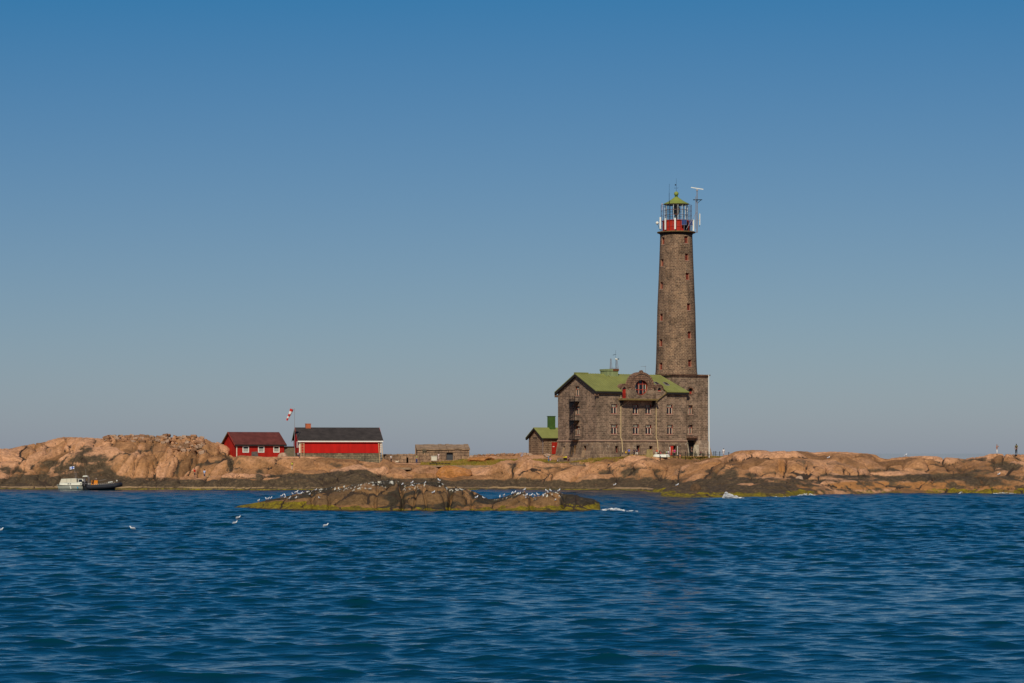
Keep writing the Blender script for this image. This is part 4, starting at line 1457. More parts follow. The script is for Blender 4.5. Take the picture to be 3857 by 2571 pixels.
# skylights
for (pa, pb_, ta, tb) in ((2466, 2487, 1443, 1449), (2500, 2522, 1444, 1454)):
    u0 = uf((pa + pb_) / 2, 2.6) - .45
    v0 = 2.2 if pa < 2480 else 2.1
    g = MB()
    zz = lambda v: ez + (v + ov) * sl_r + rt
    g.prism([(u0, v0, zz(v0) + .02), (u0 + .9, v0, zz(v0) + .02), (u0 + .9, v0 + 1.25, zz(v0 + 1.25) + .02), (u0, v0 + 1.25, zz(v0 + 1.25) + .02)], (0, 0, .12))
    sk = g.build('skylight', M['steel'], rf)
    g = MB()
    g.poly([(u0 + .1, v0 + .1, zz(v0 + .1) + .16), (u0 + .8, v0 + .1, zz(v0 + .1) + .16), (u0 + .8, v0 + 1.15, zz(v0 + 1.15) + .16), (u0 + .1, v0 + 1.15, zz(v0 + 1.15) + .16)])
    g.build('skylight_glass', M['glass'], rf)

# chimney
cu0 = uf(2284, W / 2 - 1.1)
g = MB()
cy0, cy1 = W / 2 - 1.1, W / 2 + 1.1
zc1 = zf(1396, cu0, cy0)
g.box(cu0, cu0 + 2.9, cy0, cy1, ZR - 1.4, zc1)
ch = g.build('chimney', M['greenpaint'], rf)
g = MB()
zc2 = zf(1389, cu0, cy0)
g.box(cu0 - .1, cu0 + 1.55, cy0 - .1, cy1 + .1, zc1, zc2)
g.build('chimney_cap', M['greenpaint'], rf)
g = MB()
g.box(cu0 + 1.56, cu0 + 3.0, cy0 - .1, cy1 + .1, zc1 - .02, zc2 + .08)
g.build('rusty_cap', M['rust'], rf)
g = MB()
g.prism([(cu0 + .3, cy0 - .03, zc1 - .9), (cu0 + .38, cy0 - .03, zc1 - .8), (cu0 + 3.0, cy0 - .03, ZR - .95), (cu0 + 2.95, cy0 - .03, ZR - 1.1)], (0, -.12, 0))
g.box(cu0 + 2.85, cu0 + 3.0, cy0 - .12, cy0, ZR - 1.3, ZR - .2)
g.box(cu0 + 1.2, cu0 + 2.3, cy0 - 1.3, cy0 - .6, ZR - 1.0, ZR - .68)
g.build('flashing', simple('pale_green_flashing', (0.40, 0.38, 0.16), 0.6), rf)


def lattice(mb, x, y, z0, z1, s0, s1, r=.03):
    n = max(3, int((z1 - z0) / .45))
    c = []
    for i in range(n + 1):
        t = i / n
        s = s0 + (s1 - s0) * t
        z = z0 + (z1 - z0) * t
        c.append([(x - s, y - s, z), (x + s, y - s, z), (x, y + s, z)])
    for i in range(n):
        for k in range(3):
            mb.tube(c[i][k], c[i + 1][k], r, n=4)
            mb.tube(c[i][k], c[i + 1][(k + 1) % 3], r * .7, n=4)
            mb.tube(c[i + 1][k], c[i + 1][(k + 1) % 3], r * .7, n=4)


g = MB()
xa, ya = uf(2300, W / 2), W / 2
lattice(g, xa, ya, zc2, zf(1350, xa, ya), .24, .10)
g.tube((xa - .3, ya, zc2 + .25), (xa + 1.9, ya, zc2 + .3), .03)
g.build('antenna_mast', M['steel'], LH)
g = MB()
xb = uf(2322, W / 2)
lattice(g, xb, ya, zc2 + .05, zf(1355, xb, ya), .30, .10)
zt_ = zf(1352, xb, ya)
g.tube((xb - .3, ya, zt_), (xb + .3, ya, zt_), .05)
am = g.build('antenna_mast', M['steel'], LH)
g = MB()
g.ball((xb - .22, ya - .1, zt_ + .02), (.13, .2, .17))
g.tube((xb + .05, ya - .1, zt_ + .12), (xb + .05, ya - .1, zt_ - .22), .12, .12)
g.build('white_dish', M['white'], am)
g = MB()
g.prism([(xb + .2, ya - .2, zt_ - .12), (xb + .5, ya - .2, zt_ - .02), (xb + .5, ya - .2, zt_ + .14), (xb + .2, ya - .2, zt_ + .05)], (0, .35, 0))
g.build('floodlight', M['iron'], am)
g = MB()
xm = uf(2319, W / 2 + .8)
g.tube((xm, ya + .8, zc2), (xm, ya + .8, zf(1318, xm, ya)), .018, n=4)
for k in range(6):
    x_ = xm - .62 + k * .13
    g.tube((x_, ya + .55, zf(1336 - k * .6, xm, ya)), (x_, ya + 1.05, zf(1336 - k * .6, xm, ya)), .014, n=4)
g.tube((xm - .62, ya + .8, zf(1337, xm, ya)), (xm + .05, ya + .8, zf(1333, xm, ya)), .028, n=4)
g.build('yagi_antenna', M['iron'], LH)
g = MB()
xm = uf(2432, W / 2 + .8)
g.tube((xm, ya + .8, ZR - .3), (xm, ya + .8, zf(1376, xm, ya)), .022, n=4)
g.tube((xm - 1.15, ya + .8, zf(1380, xm, ya)), (xm + .05, ya + .8, zf(1378.5, xm, ya)), .025, n=4)
for k in range(9):
    x_ = xm - 1.15 + k * .14
    g.tube((x_, ya + .6, zf(1379.5, xm, ya)), (x_, ya + 1.0, zf(1379.5, xm, ya)), .012, n=4)
g.build('yagi_antenna', M['steel'], LH)

# --- balcony on the front
zbl = zf(1500.5, uf(2410), -1.3)
bu0_, bu1_ = uf(2343.5, -1.35), uf(2477, -1.35)
g = MB()
g.box(bu0_, bu1_, -1.35, 0.0, zbl - .38, zbl)
bal = g.build('balcony', M['balc'], LH)
g = MB()
g.box(bu0_ - .06, bu1_ + .06, -1.42, -1.352, zbl - .36, zbl - .12)
g.build('edge_beam', M['gutter'], bal)
g = MB()
for k in range(int((bu1_ - bu0_) / .28)):
    x_ = bu0_ + .05 + k * .28
    g.tube((x_, -1.3, zbl), (x_, -1.3, zbl + 1.0), .014, n=4)
for zz_ in (.35, .7, 1.0):
    g.tube((bu0_, -1.3, zbl + zz_), (bu1_, -1.3, zbl + zz_), .022, n=4)
    g.tube((bu0_ + .03, -1.3, zbl + zz_), (bu0_ + .03, 0, zbl + zz_), .022, n=4)
    g.tube((bu1_ - .03, -1.3, zbl + zz_), (bu1_ - .03, 0, zbl + zz_), .022, n=4)
g.build('railing', M['iron'], bal)
for x_ in (bu0_ + .4, bu1_ - .4):
    g = MB()
    g.prism([(x_, -.05, zbl - 1.7), (x_, -1.2, zbl - .4), (x_, -.05, zbl - .4)], (.22, 0, 0))
    g.build('balcony_bracket', M['soffit'], bal)
# drainpipes
for (pts) in ([(2338.6, 1476), (2338.6, 1649), (2342.5, 1657), (2345.5, 1703)], [(2471.8, 1519), (2471.8, 1649), (2475.5, 1656), (2479.7, 1705)]):
    g = MB()
    pp = []
    for i, (a, b) in enumerate(pts):
        off = -.12 if i < 2 else (-.30 if i == 2 else -.30 - bat(GZ + .7))
        u = uf(a, off)
        pp.append((u, off, zf(b, u, off)))
    g.path(pp, .085, 8)
    g.build('drainpipe', M['pipe'], LH)
g = MB()
a_, b_ = uf(2474, -.2), uf(2508, -.2)
g.path([(a_, -.15, zf(1520, a_, 0)), (a_ + .1, -.2, zf(1508, a_, 0)), (b_, -.25, zf(1481, b_, 0)), (b_, -.25, zf(1475, b_, 0))], .1, 8)
g.build('gutter_pipe', M['gutter'], LH)
g = MB()
a_, b_ = uf(2341, -.2), uf(2351, -.2)
g.path([(a_, -.2, zf(1528, a_, 0)), (b_, -.5, zf(1522, b_, 0)), (b_ + .8, -.8, zbl - .5)], .05, 6)
g.build('gutter_pipe', M['pipe'], LH)

# --- fire escape on the gable
fx_ = -.55
g = MB()


def gp(px_, py_, off):
    v = wf(px_, off)
    return (off, v, zf(py_, off, v))


for pxx in (2144.5, 2150, 2157, 2163):
    off = -.9 if pxx < 2152 else -.5
    g.tube(gp(pxx, 1490, off), gp(pxx, 1656, off), .038, n=4)
k = 1492
while k < 1655:
    g.tube(gp(2144.5, k, -.9), gp(2150, k, -.9), .02, n=4)
    g.tube(gp(2157, k + 2, -.5), gp(2163, k + 2, -.5), .024, n=4)
    g.tube(gp(2150, k, -.9), gp(2157, k, -.5), .02, n=4)
    k += 5.5
for (t0) in (1511, 1582, 1654):
    v0, v1 = wf(2175.5, -.5), wf(2153, -.5)
    z0 = zf(t0, -.5, v0)
    g.box(-1.25, -.05, v0, v1, z0 - .14, z0)
    g.tube((-1.2, v0, z0), (-1.2, v0, z0 + 1.0), .03, n=4)
    g.tube((-1.2, v0, z0 + 1.0), (-1.2, v1, z0 + .15), .03, n=4)
    g.tube((-1.2, v0, z0 + 1.0), (-.05, v0, z0 + 1.0), .03, n=4)
    if t0 < 1650:
        g.prism([(-1.1, v0 + .1, z0 - .14), (-1.1, v1, z0 - .14), (-1.1, v1, z0 - 1.5)], (.05, 0, 0))
        g.tube((-.1, v0 + .1, z0 - .14), (-.1, v1, z0 - 1.5), .05, n=4)
for s in (0, .42):
    p0 = Vector(gp(2152, 1658, -1.0)); p1 = Vector(gp(2145.5, 1722, -1.9))
    d = Vector((0, -s, 0))
    g.tube(p0 + d, p1 + d, .05, n=4)
for k in range(15):
    t = (k + .5) / 15
    p = p0.lerp(p1, t)
    g.tube(p, p + Vector((0, -.42, 0)), .028, n=4)
g.build('fire_escape', M['iron'], LH)

# --- the round tower
tu, tv = None, None
cY = AY + 0
bcx, bcy = (BU0 + BU1) / 2, BD + BS / 2
# shift slightly so that it is centred on its column of the photo
pxc = lambda u, v: CX + F * (AX + u * cT - v * sT) / (AY + u * sT + v * cT)
while pxc(bcx, bcy) > 2547.5:
    bcx -= .02
    bcy += .01
YT = AY + bcx * sT + bcy * cT
SC = YT / F


def zt(py):
    return CAMZ + (HOR - py) * YT / F


prof = [(1409, 80), (1400, 78.2), (1370, 76.8), (1320, 75.3), (1240, 73.4), (1163, 71.6), (1080, 68.0), (1000, 64.6), (940, 62.5), (886, 60.6)]
prof = [(r * SC, zt(p)) for p, r in prof]
pr_z = [p[1] for p in prof]
pr_r = [p[0] for p in prof]
rad = lambda z: float(np.interp(z, pr_z, pr_r))
TW = empty('dummy')
bpy.data.objects.remove(TW)
# angle measured in the house frame; direction to the camera:
toc = math.atan2(-1, 0) - TH + math.atan2((2547.5 - CX), F) * 0


def tmap(a, z, d):
    r = rad(z) - d
    return (bcx + r * math.cos(a), bcy + r * math.sin(a), z)


towins = []
for (px_, py_) in ((2582, 906), (2584, 971), (2586.5, 1043.6), (2591, 1158), (2593.5, 1263.5), (2595, 1369), (2495, 909), (2491.5, 991), (2489, 1077), (2487.6, 1196.6), (2486, 1292), (2485.4, 1380)):
    z = zt(py_)
    r = rad(z)
    a = toc + math.asin(max(-.98, min(.98, (px_ - 2547.5) * SC / r)))
    towins.append((a, z))
tops = []
wh = 0.72
for (a, z) in towins:
    da = 0.48 / rad(z)
    tops.append((a - da, a + da, z - wh, z + wh))
# solid of revolution with the window openings cut out
us = [toc - math.pi + 2 * math.pi * i / 72 for i in range(73)]
tm = MB()
zs = sorted(set([p[1] for p in prof] + [t[2] for t in tops] + [t[3] for t in tops]))
us = sorted(set([round(x, 5) for x in us] + [round(t[0], 5) for t in tops] + [round(t[1], 5) for t in tops]))
for a0, a1 in zip(us[:-1], us[1:]):
    am_ = (a0 + a1) / 2
    for z0, z1 in zip(zs[:-1], zs[1:]):
        zm = (z0 + z1) / 2
        if any(t[0] < am_ < t[1] and t[2] < zm < t[3] for t in tops):
            continue
        tm.poly([tmap(a0, z0, 0), tmap(a1, z0, 0), tmap(a1, z1, 0), tmap(a0, z1, 0)], [(a0 * 3.7, z0), (a1 * 3.7, z0), (a1 * 3.7, z1), (a0 * 3.7, z1)])
for (a0, a1, z0, z1) in tops:
    D = .5
    for q in ([(a0, z1, 0), (a0, z0, 0), (a0, z0, D), (a0, z1, D)], [(a1, z0, 0), (a1, z1, 0), (a1, z1, D), (a1, z0, D)], [(a0, z0, 0), (a1, z0, 0), (a1, z0, D), (a0, z0, D)], [(a1, z1, 0), (a0, z1, 0), (a0, z1, D), (a1, z1, D)]):
        tm.poly([tmap(*p) for p in q], [(p[2], p[1]) for p in q])
tm.build('tower_wall', M['tower'], LH)
TWF = simple('faded_red_frame', (0.27, 0.055, 0.03), 0.7, var=.2)
pinks = simple('painted_reveal', (0.34, 0.155, 0.095), 0.8, var=.2)
for (a0, a1, z0, z1) in tops:
    g = MB()
    g.poly([tmap(a0, z0, .42), tmap(a1, z0, .42), tmap(a1, z1, .42), tmap(a0, z1, .42)])
    wo = g.build('tower_window', M['glass'], LH)
    g = MB()
    for (x0, x1, y0, y1) in ((0, .16, 0, 1), (.84, 1, 0, 1), (.16, .84, 0, .1), (.16, .84, .9, 1), (.44, .56, .1, .9), (.16, .84, .58, .66)):
        b0_, b1_ = a0 + (a1 - a0) * x0, a0 + (a1 - a0) * x1
        c0_, c1_ = z0 + (z1 - z0) * y0, z0 + (z1 - z0) * y1
        g.prism([tmap(b0_, c0_, .33), tmap(b1_, c0_, .33), tmap(b1_, c1_, .33), tmap(b0_, c1_, .33)], Vector(tmap(b0_, c0_, .41)) - Vector(tmap(b0_, c0_, .33)))
    g.build('window_frame', TWF, wo)
    g = MB()
    g.prism([tmap(a0 - .02, z0 - .16, -.08), tmap(a1 + .02, z0 - .16, -.08), tmap(a1 + .02, z0 - .01, -.08), tmap(a0 - .02, z0 - .01, -.08)], Vector(tmap(a0, z0, .1)) - Vector(tmap(a0, z0, -.08)))
    g.build('sill', M['sill'], wo)
    g = MB()
    g.poly([tmap(a1 - .004, z0, 0.03), tmap(a1 - .004, z1, 0.03), tmap(a1 - .004, z1, .33), tmap(a1 - .004, z0, .33)])
    g.poly([tmap(a0 + .004, z1, 0.03), tmap(a0 + .004, z0, 0.03), tmap(a0 + .004, z0, .33), tmap(a0 + .004, z1, .33)])
    g.build('reveal', pinks, wo)

# gallery
def lz(prof_px, name, mat, n=48, parent=LH, smooth=True, cx_=None):
    m2 = MB()
    m2.lathe([(r * SC, zt(p)) for r, p in prof_px], bcx, bcy, n)
    return m2.build(name, M[mat] if isinstance(mat, str) else mat, parent, smooth=False)


lz([(60.4, 886.2), (61.5, 884), (63, 880.5), (68, 877.5)], 'gallery_corbel', 'soffit')
gal = lz([(0, 877.5), (71.5, 877.4), (72.5, 876), (72.5, 873.5), (0, 872.5)], 'gallery_deck', 'balc')
dxx = -6.5 * SC     # the drum sits a little left of the tower axis in the photo
lt = MB()
lt.lathe([(52 * SC, zt(872.4)), (52 * SC, zt(834)), (53.5 * SC, zt(833.8)), (53.5 * SC, zt(831.5)), (44 * SC, zt(830))], bcx, bcy, 48)
lan = lt.build('lantern_drum', M['drum'], LH)
g = MB()
a0 = toc + 0.48
for z0, z1 in ((zt(872.3), zt(838)),):
    for k in range(4):
        b0_, b1_ = a0 + .12 * k, a0 + .12 * (k + 1)
        r_ = 52.25 * SC
        g.poly([(bcx + r_ * math.cos(b0_), bcy + r_ * math.sin(b0_), z0), (bcx + r_ * math.cos(b1_), bcy + r_ * math.sin(b1_), z0), (bcx + r_ * math.cos(b1_), bcy + r_ * math.sin(b1_), z1), (bcx + r_ * math.cos(b0_), bcy + r_ * math.sin(b0_), z1)])
g.build('drum_door', M['iron'], lan)
# glazed lantern
g = MB()
g.lathe([(42.5 * SC, zt(830)), (42.5 * SC, zt(769))], bcx, bcy, 16)
gl = g.build('lantern_glazing', M['clear'], LH)
g = MB()
for k in range(16):
    a = 2 * math.pi * k / 16 + toc + .08
    p0 = (bcx + 43 * SC * math.cos(a), bcy + 43 * SC * math.sin(a), zt(831))
    g.tube(p0, (p0[0], p0[1], zt(768)), .05, n=4)
g.build('white_mullions', M['white'], gl)
g = MB()
for pz in (791, 810, 770.5):
    for k in range(16):
        a, b = 2 * math.pi * k / 16 + toc + .08, 2 * math.pi * (k + 1) / 16 + toc + .08
        g.tube((bcx + 43.6 * SC * math.cos(a), bcy + 43.6 * SC * math.sin(a), zt(pz)), (bcx + 43.6 * SC * math.cos(b), bcy + 43.6 * SC * math.sin(b), zt(pz)), .045, n=4)
g.build('glazing_bars', M['rust'], gl)
g = MB()      # lens
g.lathe([(4 * SC, zt(832)), (4.5 * SC, zt(812)), (9 * SC, zt(806)), (12.5 * SC, zt(796)), (13 * SC, zt(786)), (11 * SC, zt(775)), (5 * SC, zt(770))], bcx, bcy, 16)
ml, ntl, bl = new_mat('smoky_lens_glass')
bl.inputs['Base Color'].default_value = (0.05, 0.045, 0.035, 1)
bl.inputs['Roughness'].default_value = 0.12
lens = g.build('lens', ml, LH)
g = MB()
for pz, r_ in ((806, 9.6), (796, 13.1), (786, 13.6), (775, 11.6)):
    g.lathe([(r_ * SC, zt(pz + .7)), (r_ * SC + .03, zt(pz)), (r_ * SC, zt(pz - .7))], bcx, bcy, 16)
g.build('lens_rings', M['rust'], lens)
# outer cage
g = MB()
for k in range(26):
    a = 2 * math.pi * k / 26
    x_, y_ = bcx + 58 * SC * math.cos(a), bcy + 58 * SC * math.sin(a)
    g.tube((x_, y_, zt(873)), (x_, y_, zt(773)), .03, n=4)
for pz in (773, 794, 812, 830, 852):
    for k in range(26):
        a, b = 2 * math.pi * k / 26, 2 * math.pi * (k + 1) / 26
        g.tube((bcx + 58 * SC * math.cos(a), bcy + 58 * SC * math.sin(a), zt(pz)), (bcx + 58 * SC * math.cos(b), bcy + 58 * SC * math.sin(b), zt(pz)), .024, n=4)
g.build('lantern_cage', M['mauve'], LH)
# green cupola
cup = lz([(40, 772), (48.7, 769.5), (48.7, 767.5), (42, 764), (30, 758), (18, 750), (10, 744), (6.2, 741)], 'cupola', 'greenroof2', 32)
lz([(6, 741.2), (5.6, 739), (6.4, 737), (4.6, 736.5)], 'cupola_neck', 'darkgreen', 16, cup)
g = MB()
g.ball((bcx, bcy, zt(729)), 8.8 * SC, 18, 12)
g.build('ball_finial', M['greenroof2'], cup, smooth=True)
g = MB()
g.tube((bcx, bcy, zt(720)), (bcx, bcy, zt(671)), .03, .015, n=4)
g.tube((bcx - .35 * cT, bcy + .35 * sT, zt(707.7)), (bcx + .35 * cT, bcy - .35 * sT, zt(707.7)), .025, n=4)
for s_ in (-1, 1):
    g.ball((bcx + s_ * .35 * cT, bcy - s_ * .35 * sT, zt(707.7)), .06, 6, 4)
g.prism([(bcx - .02, bcy, zt(697)), (bcx - .33 * cT, bcy + .33 * sT, zt(699)), (bcx - .26 * cT, bcy + .26 * sT, zt(695.8)), (bcx - .33 * cT, bcy + .33 * sT, zt(692.5)), (bcx - .02, bcy, zt(694.5))], (.03, .03, 0))
g.build('weather_vane', M['iron'], cup)


def gpt(px_, r_px, py_):
    """point on a circle of radius r (photo px) round the tower axis, front side, at column px"""
    a = toc + math.asin(max(-.999, min(.999, (px_ - 2547.5) / r_px)))
    return Vector((bcx + r_px * SC * math.cos(a), bcy + r_px * SC * math.sin(a), zt(py_))), a


for (px_, t0, t1, rr, tilt) in ((2485.5, 820, 863.5, 69, 0), (2502.3, 826, 868.5, 69, 0), (2538.5, 826, 868, 69, 0), (2610, 829, 871, 69, 0), (2634, 806, 849, 90, 0)):
    g = MB()
    p, a = gpt(px_, rr, t0)
    q, _ = gpt(px_, rr, t1)
    d = Vector((math.cos(a), math.sin(a), 0))
    t = Vector((-math.sin(a), math.cos(a), 0)) if abs(px_ - 2547) < 45 else Vector((cT, -sT, 0))
    hw = .155 if px_ < 2605 else (.15 if px_ < 2620 else .10)
    g.prism([q - t * hw, q + t * hw, p + t * hw, p - t * hw], -d * .16 if abs(px_ - 2547) < 45 else Vector((sT, cT, 0)) * .16)
    pn = g.build('panel_antenna', M['white'], LH)
    g = MB()
    g.tube(q - d * .1 + Vector((0, 0, -.35)), p - d * .1, .04, n=5)
    g.build('mounting_post', M['iron'], pn)
g = MB()
p, a = gpt(2475, 74, 840.5)
g.ball(p, .33, 12, 8)
ds = g.build('dish_antenna', M['white'], LH, smooth=True)
g = MB()
g.tube(p + Vector((0.1, 0, -.2)), gpt(2484, 70, 868)[0], .045, n=5)
g.build('bracket', M['iron'], ds)
for (px_, pa, pb_) in ((2573, 831.5, 851.5), (2599, 833, 852)):
    g = MB()
    p, a = gpt(px_, 66, (pa + pb_) / 2)
    t = Vector((cT, -sT, 0))
    hw = .5 if px_ < 2580 else .36
    zz0, zz1 = zt(pb_), zt(pa)
    q = [Vector((p.x, p.y, zz0)) - t * hw, Vector((p.x, p.y, zz0)) + t * hw, Vector((p.x, p.y, zz1)) + t * hw, Vector((p.x, p.y, zz1)) - t * hw]
    g.prism(q, Vector((sT, cT, 0)) * .07)
    sp = g.build('solar_panel', M['solar'], LH)
    g = MB()
    o3 = Vector((-sT, -cT, 0)) * .012
    for s_ in (-1, 0, 1):
        c_ = p + t * (hw * s_) + o3
        g.tube((c_.x, c_.y, zz0), (c_.x, c_.y, zz1), .022, n=4)
    for zz_ in (zz0, zz1):
        g.tube(q[0].lerp(q[0], 0) * 1 + o3 + Vector((0, 0, zz_ - zz0)), q[1] + o3 + Vector((0, 0, zz_ - zz0)), .022, n=4)
    g.tube((p.x, p.y, zt(872)), (p.x, p.y, zz0), .04, n=4)
    g.build('panel_frame', M['steel'], sp)
g = MB()
p, _ = gpt(2517.5, 60, 830)
g.tube(p, (p.x, p.y, zt(730)), .045, n=5)
g.tube((p.x, p.y, zt(730)), (p.x + .05, p.y, zt(697)), .02, n=4)
g.build('whip_antenna', M['iron'], LH)
g = MB()
p, _ = gpt(2493, 58, 771)
g.tube(p - Vector((0, 0, 1.2)), p, .04, n=5)
g.ball(p + Vector((0, 0, .05)), .13, 8, 6)
g.build('beacon_lamp', simple('pink_beacon', (0.65, 0.33, 0.25), 0.4), LH)
# radar mast on the right of the gallery
p, a = gpt(2624, 80, 878)
g = MB()
g.tube((p.x, p.y, zt(877)), (p.x, p.y, zt(722)), .12, .10, n=8)
pd, _ = gpt(2617.5, 80, 800)
g.tube((pd.x, pd.y, zt(864)), (pd.x, pd.y, zt(743)), .05, n=6)
pe, _ = gpt(2581, 66, 868)
g.tube((pe.x, pe.y, zt(868)), (p.x, p.y, zt(798)), .045, n=5)
g.tube((p.x, p.y, zt(877)), gpt(2600, 68, 873)[0], .06, n=5)
g.tube(Vector((p.x, p.y, zt(830))) , gpt(2634, 90, 830)[0], .04, n=5)
rmst = g.build('radar_mast', M['steel'], LH)
g = MB()
tx = Vector((cT, -sT, 0))
ty = Vector((sT, cT, 0))
c_ = Vector((p.x, p.y, zt(755))) + tx * .2
g.prism([c_ - tx * 1.0 - ty * .4, c_ + tx * .85 - ty * .4, c_ + tx * .85 + ty * .4, c_ - tx * 1.0 + ty * .4], (0, 0, .1))
for s_ in (-.5, .6):
    g.tube((p.x, p.y, zt(768)), c_ + tx * s_, .05, n=4)
g.build('mast_platform', M['iron'], rmst)
g = MB()
c_ = Vector((p.x, p.y, zt(721)))
g.prism([c_ - tx * .2 - ty * .2, c_ + tx * .2 - ty * .2, c_ + tx * .2 + ty * .2, c_ - tx * .2 + ty * .2], (0, 0, .3))
g.build('radar_gearbox', M['steel'], rmst)
g = MB()
c0_ = Vector((p.x, p.y, zt(712.5))) - tx * 1.25 + Vector((0, 0, .18))
c1_ = Vector((p.x, p.y, zt(714.5))) + tx * 1.3 - Vector((0, 0, .10))
g.prism([c0_ - ty * .08, c1_ - ty * .08, c1_ - ty * .08 + Vector((0, 0, .17)), c0_ - ty * .08 + Vector((0, 0, .17))], ty * .16)
g.tube((p.x, p.y, zt(718)), (p.x, p.y, zt(714)), .09, n=8)
g.build('radar_scanner', M['white'], rmst)
# ------------------------------------------------------------------ small stone outhouse beside the lighthouse
def gabled(root, W_, L_, z0, ze, zr, wall, roofm, eave=.3, verge=.25, end_trim=None, names=('wall', 'roof')):
    """house in local frame: x along the eave (front at y=0), y into depth W_"""
    g = MB()
    g.poly([(0, 0, z0), (L_, 0, z0), (L_, 0, ze), (0, 0, ze)])
    g.poly([(0, W_, z0), (0, 0, z0), (0, 0, ze), (0, W_ / 2, zr), (0, W_, ze)])
    g.poly([(L_, 0, z0), (L_, W_, z0), (L_, W_, ze), (L_, W_ / 2, zr), (L_, 0, ze)])
    g.poly([(L_, W_, z0), (0, W_, z0), (0, W_, ze), (L_, W_, ze)])
    wl = g.build(names[0], wall, root)
    sl = (zr - ze) / (W_ / 2)
    g = MB()
    for q in ([(-verge, -eave, ze - eave * sl), (L_ + verge, -eave, ze - eave * sl), (L_ + verge, W_ / 2, zr), (-verge, W_ / 2, zr)],
              [(-verge, W_ / 2, zr), (L_ + verge, W_ / 2, zr), (L_ + verge, W_ + eave, ze - eave * sl), (-verge, W_ + eave, ze - eave * sl)]):
        g.prism([Vector(p) + Vector((0, 0, .16)) for p in q], (0, 0, -.12))
    rf_ = g.build(names[1], roofm, root)
    return wl, rf_, sl


def solve(px0, Y, th):
    X = (px0 - CX) * Y / F
    c_, s_ = math.cos(th), math.sin(th)

    def u_(px, v=0.0):
        t = (px - CX) / F
        ox, oy = X - v * s_, Y + v * c_
        return (t * oy - ox) / (c_ - t * s_)

    def v_(px, u=0.0):
        t = (px - CX) / F
        ox, oy = X + u * c_, Y + u * s_
        return (ox - t * oy) / (s_ + t * c_)

    def z_(py, u=0, v=0):
        return CAMZ + (HOR - py) * (Y + u * s_ + v * c_) / F
    return X, u_, v_, z_


th = TH
X0, uu, vv, zz = solve(2045.5, 513, th)
OH = empty('stone_outhouse', (X0, 513, 0), th)
tag(OH, 'small stone outhouse with green roof and tall green chimney left of the lighthouse building', 'outbuilding')
Wa = vv(1991.5)
wl, rf_, sl_ = gabled(OH, Wa, 6.5, 5.6, zz(1645), zz(1612, 0, Wa / 2), M['annex'], M['greenroof'], .45, .55)
g = MB()
g.box(-.5, 6.5, -.40, -.02, zz(1645) - .42, zz(1645) - .16)
g.build('eave_board', M['soffit'], rf_)
g = MB()
for a, b in ((-.45, Wa / 2), (Wa + .45, Wa / 2)):
    za_ = zz(1645) - .45 * sl_
    zb_2 = zz(1612, 0, Wa / 2)
    g.prism([(-.5, a, za_ - .3), (-.5, b, zb_2 - .3), (-.5, b, zb_2 + .02), (-.5, a, za_ + .02)], (.42, 0, 0))
g.build('verge_board', M['soffit'], rf_)
g = MB()
cu_ = uu(2068, Wa / 2)
g.box(cu_ - .1, cu_ + 1.15, Wa / 2 - .6, Wa / 2 + .5, zz(1622, cu_, Wa / 2), zz(1568, cu_, Wa / 2))
cm = g.build('chimney', M['darkgreen'], rf_)
g = MB()
g.box(cu_ - .2, cu_ + 1.25, Wa / 2 - .7, Wa / 2 + .6, zz(1568, cu_, Wa / 2), zz(1566, cu_, Wa / 2))
g.build('chimney_cap', M['darkgreen'], cm)
g = MB()
g.box(uu(2078), uu(2100), -.10, -.02, zz(1709), zz(1665))
dr = g.build('door', M['reddoor'], OH)
g = MB()
g.box(uu(2081), uu(2087), -.13, -.105, zz(1682.5), zz(1680))
g.build('sign_plate', M['white'], dr)
g = MB()
g.box(-.06, -.01, Wa * .42, Wa * .68, zz(1650), zz(1646.5))
g.build('vent', M['soffit'], OH)
g = MB()
g.tube((-.12, -.12, zz(1647)), (-.12, -.12, zz(1706)), .05)
g.build('drainpipe', M['steel'], OH)

# ------------------------------------------------------------------ red boathouse (left) with three white windows
th = math.radians(27)
X0, uu, vv, zz = solve(890.5, 502, th)
RB1 = empty('red_cottage', (X0, 502, 0), th)
tag(RB1, 'small red wooden cottage with brown-red roof and three white framed windows behind the rocks', 'cottage')
W1 = vv(840)
L1 = uu(1070)
ze1, zr1 = zz(1673), zz(1629, 0, W1 / 2)
wl, rf_, sl_ = gabled(RB1, W1, L1, 5.4, ze1, zr1, M['redwood2'], M['redroof'], .3, .45)
g = MB()
g.box(-.45, L1 + .45, -.36, -.31, ze1 - .33, ze1 - .02)
g.build('fascia', M['soffit'], rf_)
g = MB()
g.prism([(-.47, -.33, ze1 - .3), (-.47, W1 / 2, zr1 - .04), (-.47, W1 / 2, zr1 + .2), (-.47, -.33, ze1 - .06)], (.06, 0, 0))
g.build('red_bargeboard', M['redpaint'], rf_)
g = MB()
g.prism([(-.47, W1 + .33, ze1 - .3), (-.47, W1 / 2, zr1 - .04), (-.47, W1 / 2, zr1 + .2), (-.47, W1 + .33, ze1 - .06)], (.06, 0, 0))
g.build('olive_bargeboard', M['gutter'], rf_)
g = MB()
g.box(-.04, .14, -.05, -.005, 5.6, ze1 - .25)
g.build('corner_board', M['cream'], RB1)


def cottage_window(root, u0, u1, z0, z1, t=.16, y=-.02):
    g = MB()
    for a, b, c, d in ((u0, u0 + t, z0, z1), (u1 - t, u1, z0, z1), (u0 + t, u1 - t, z0, z0 + t), (u0 + t, u1 - t, z1 - t, z1)):
        g.box(a, b, y - .06, y + .02, c, d)
    w_ = g.build('window', M['white'], root)
    g = MB()
    g.box(u0 + t, u1 - t, y - .02, y + .015, z0 + t, z1 - t)
    g.build('pane', M['glass'], w_)
    g = MB()
    g.box(u0 + t, u1 - t, y - .035, y - .022, z0 + t, z1 - t - .35)
    g.build('curtain', CURT, w_)
    return w_


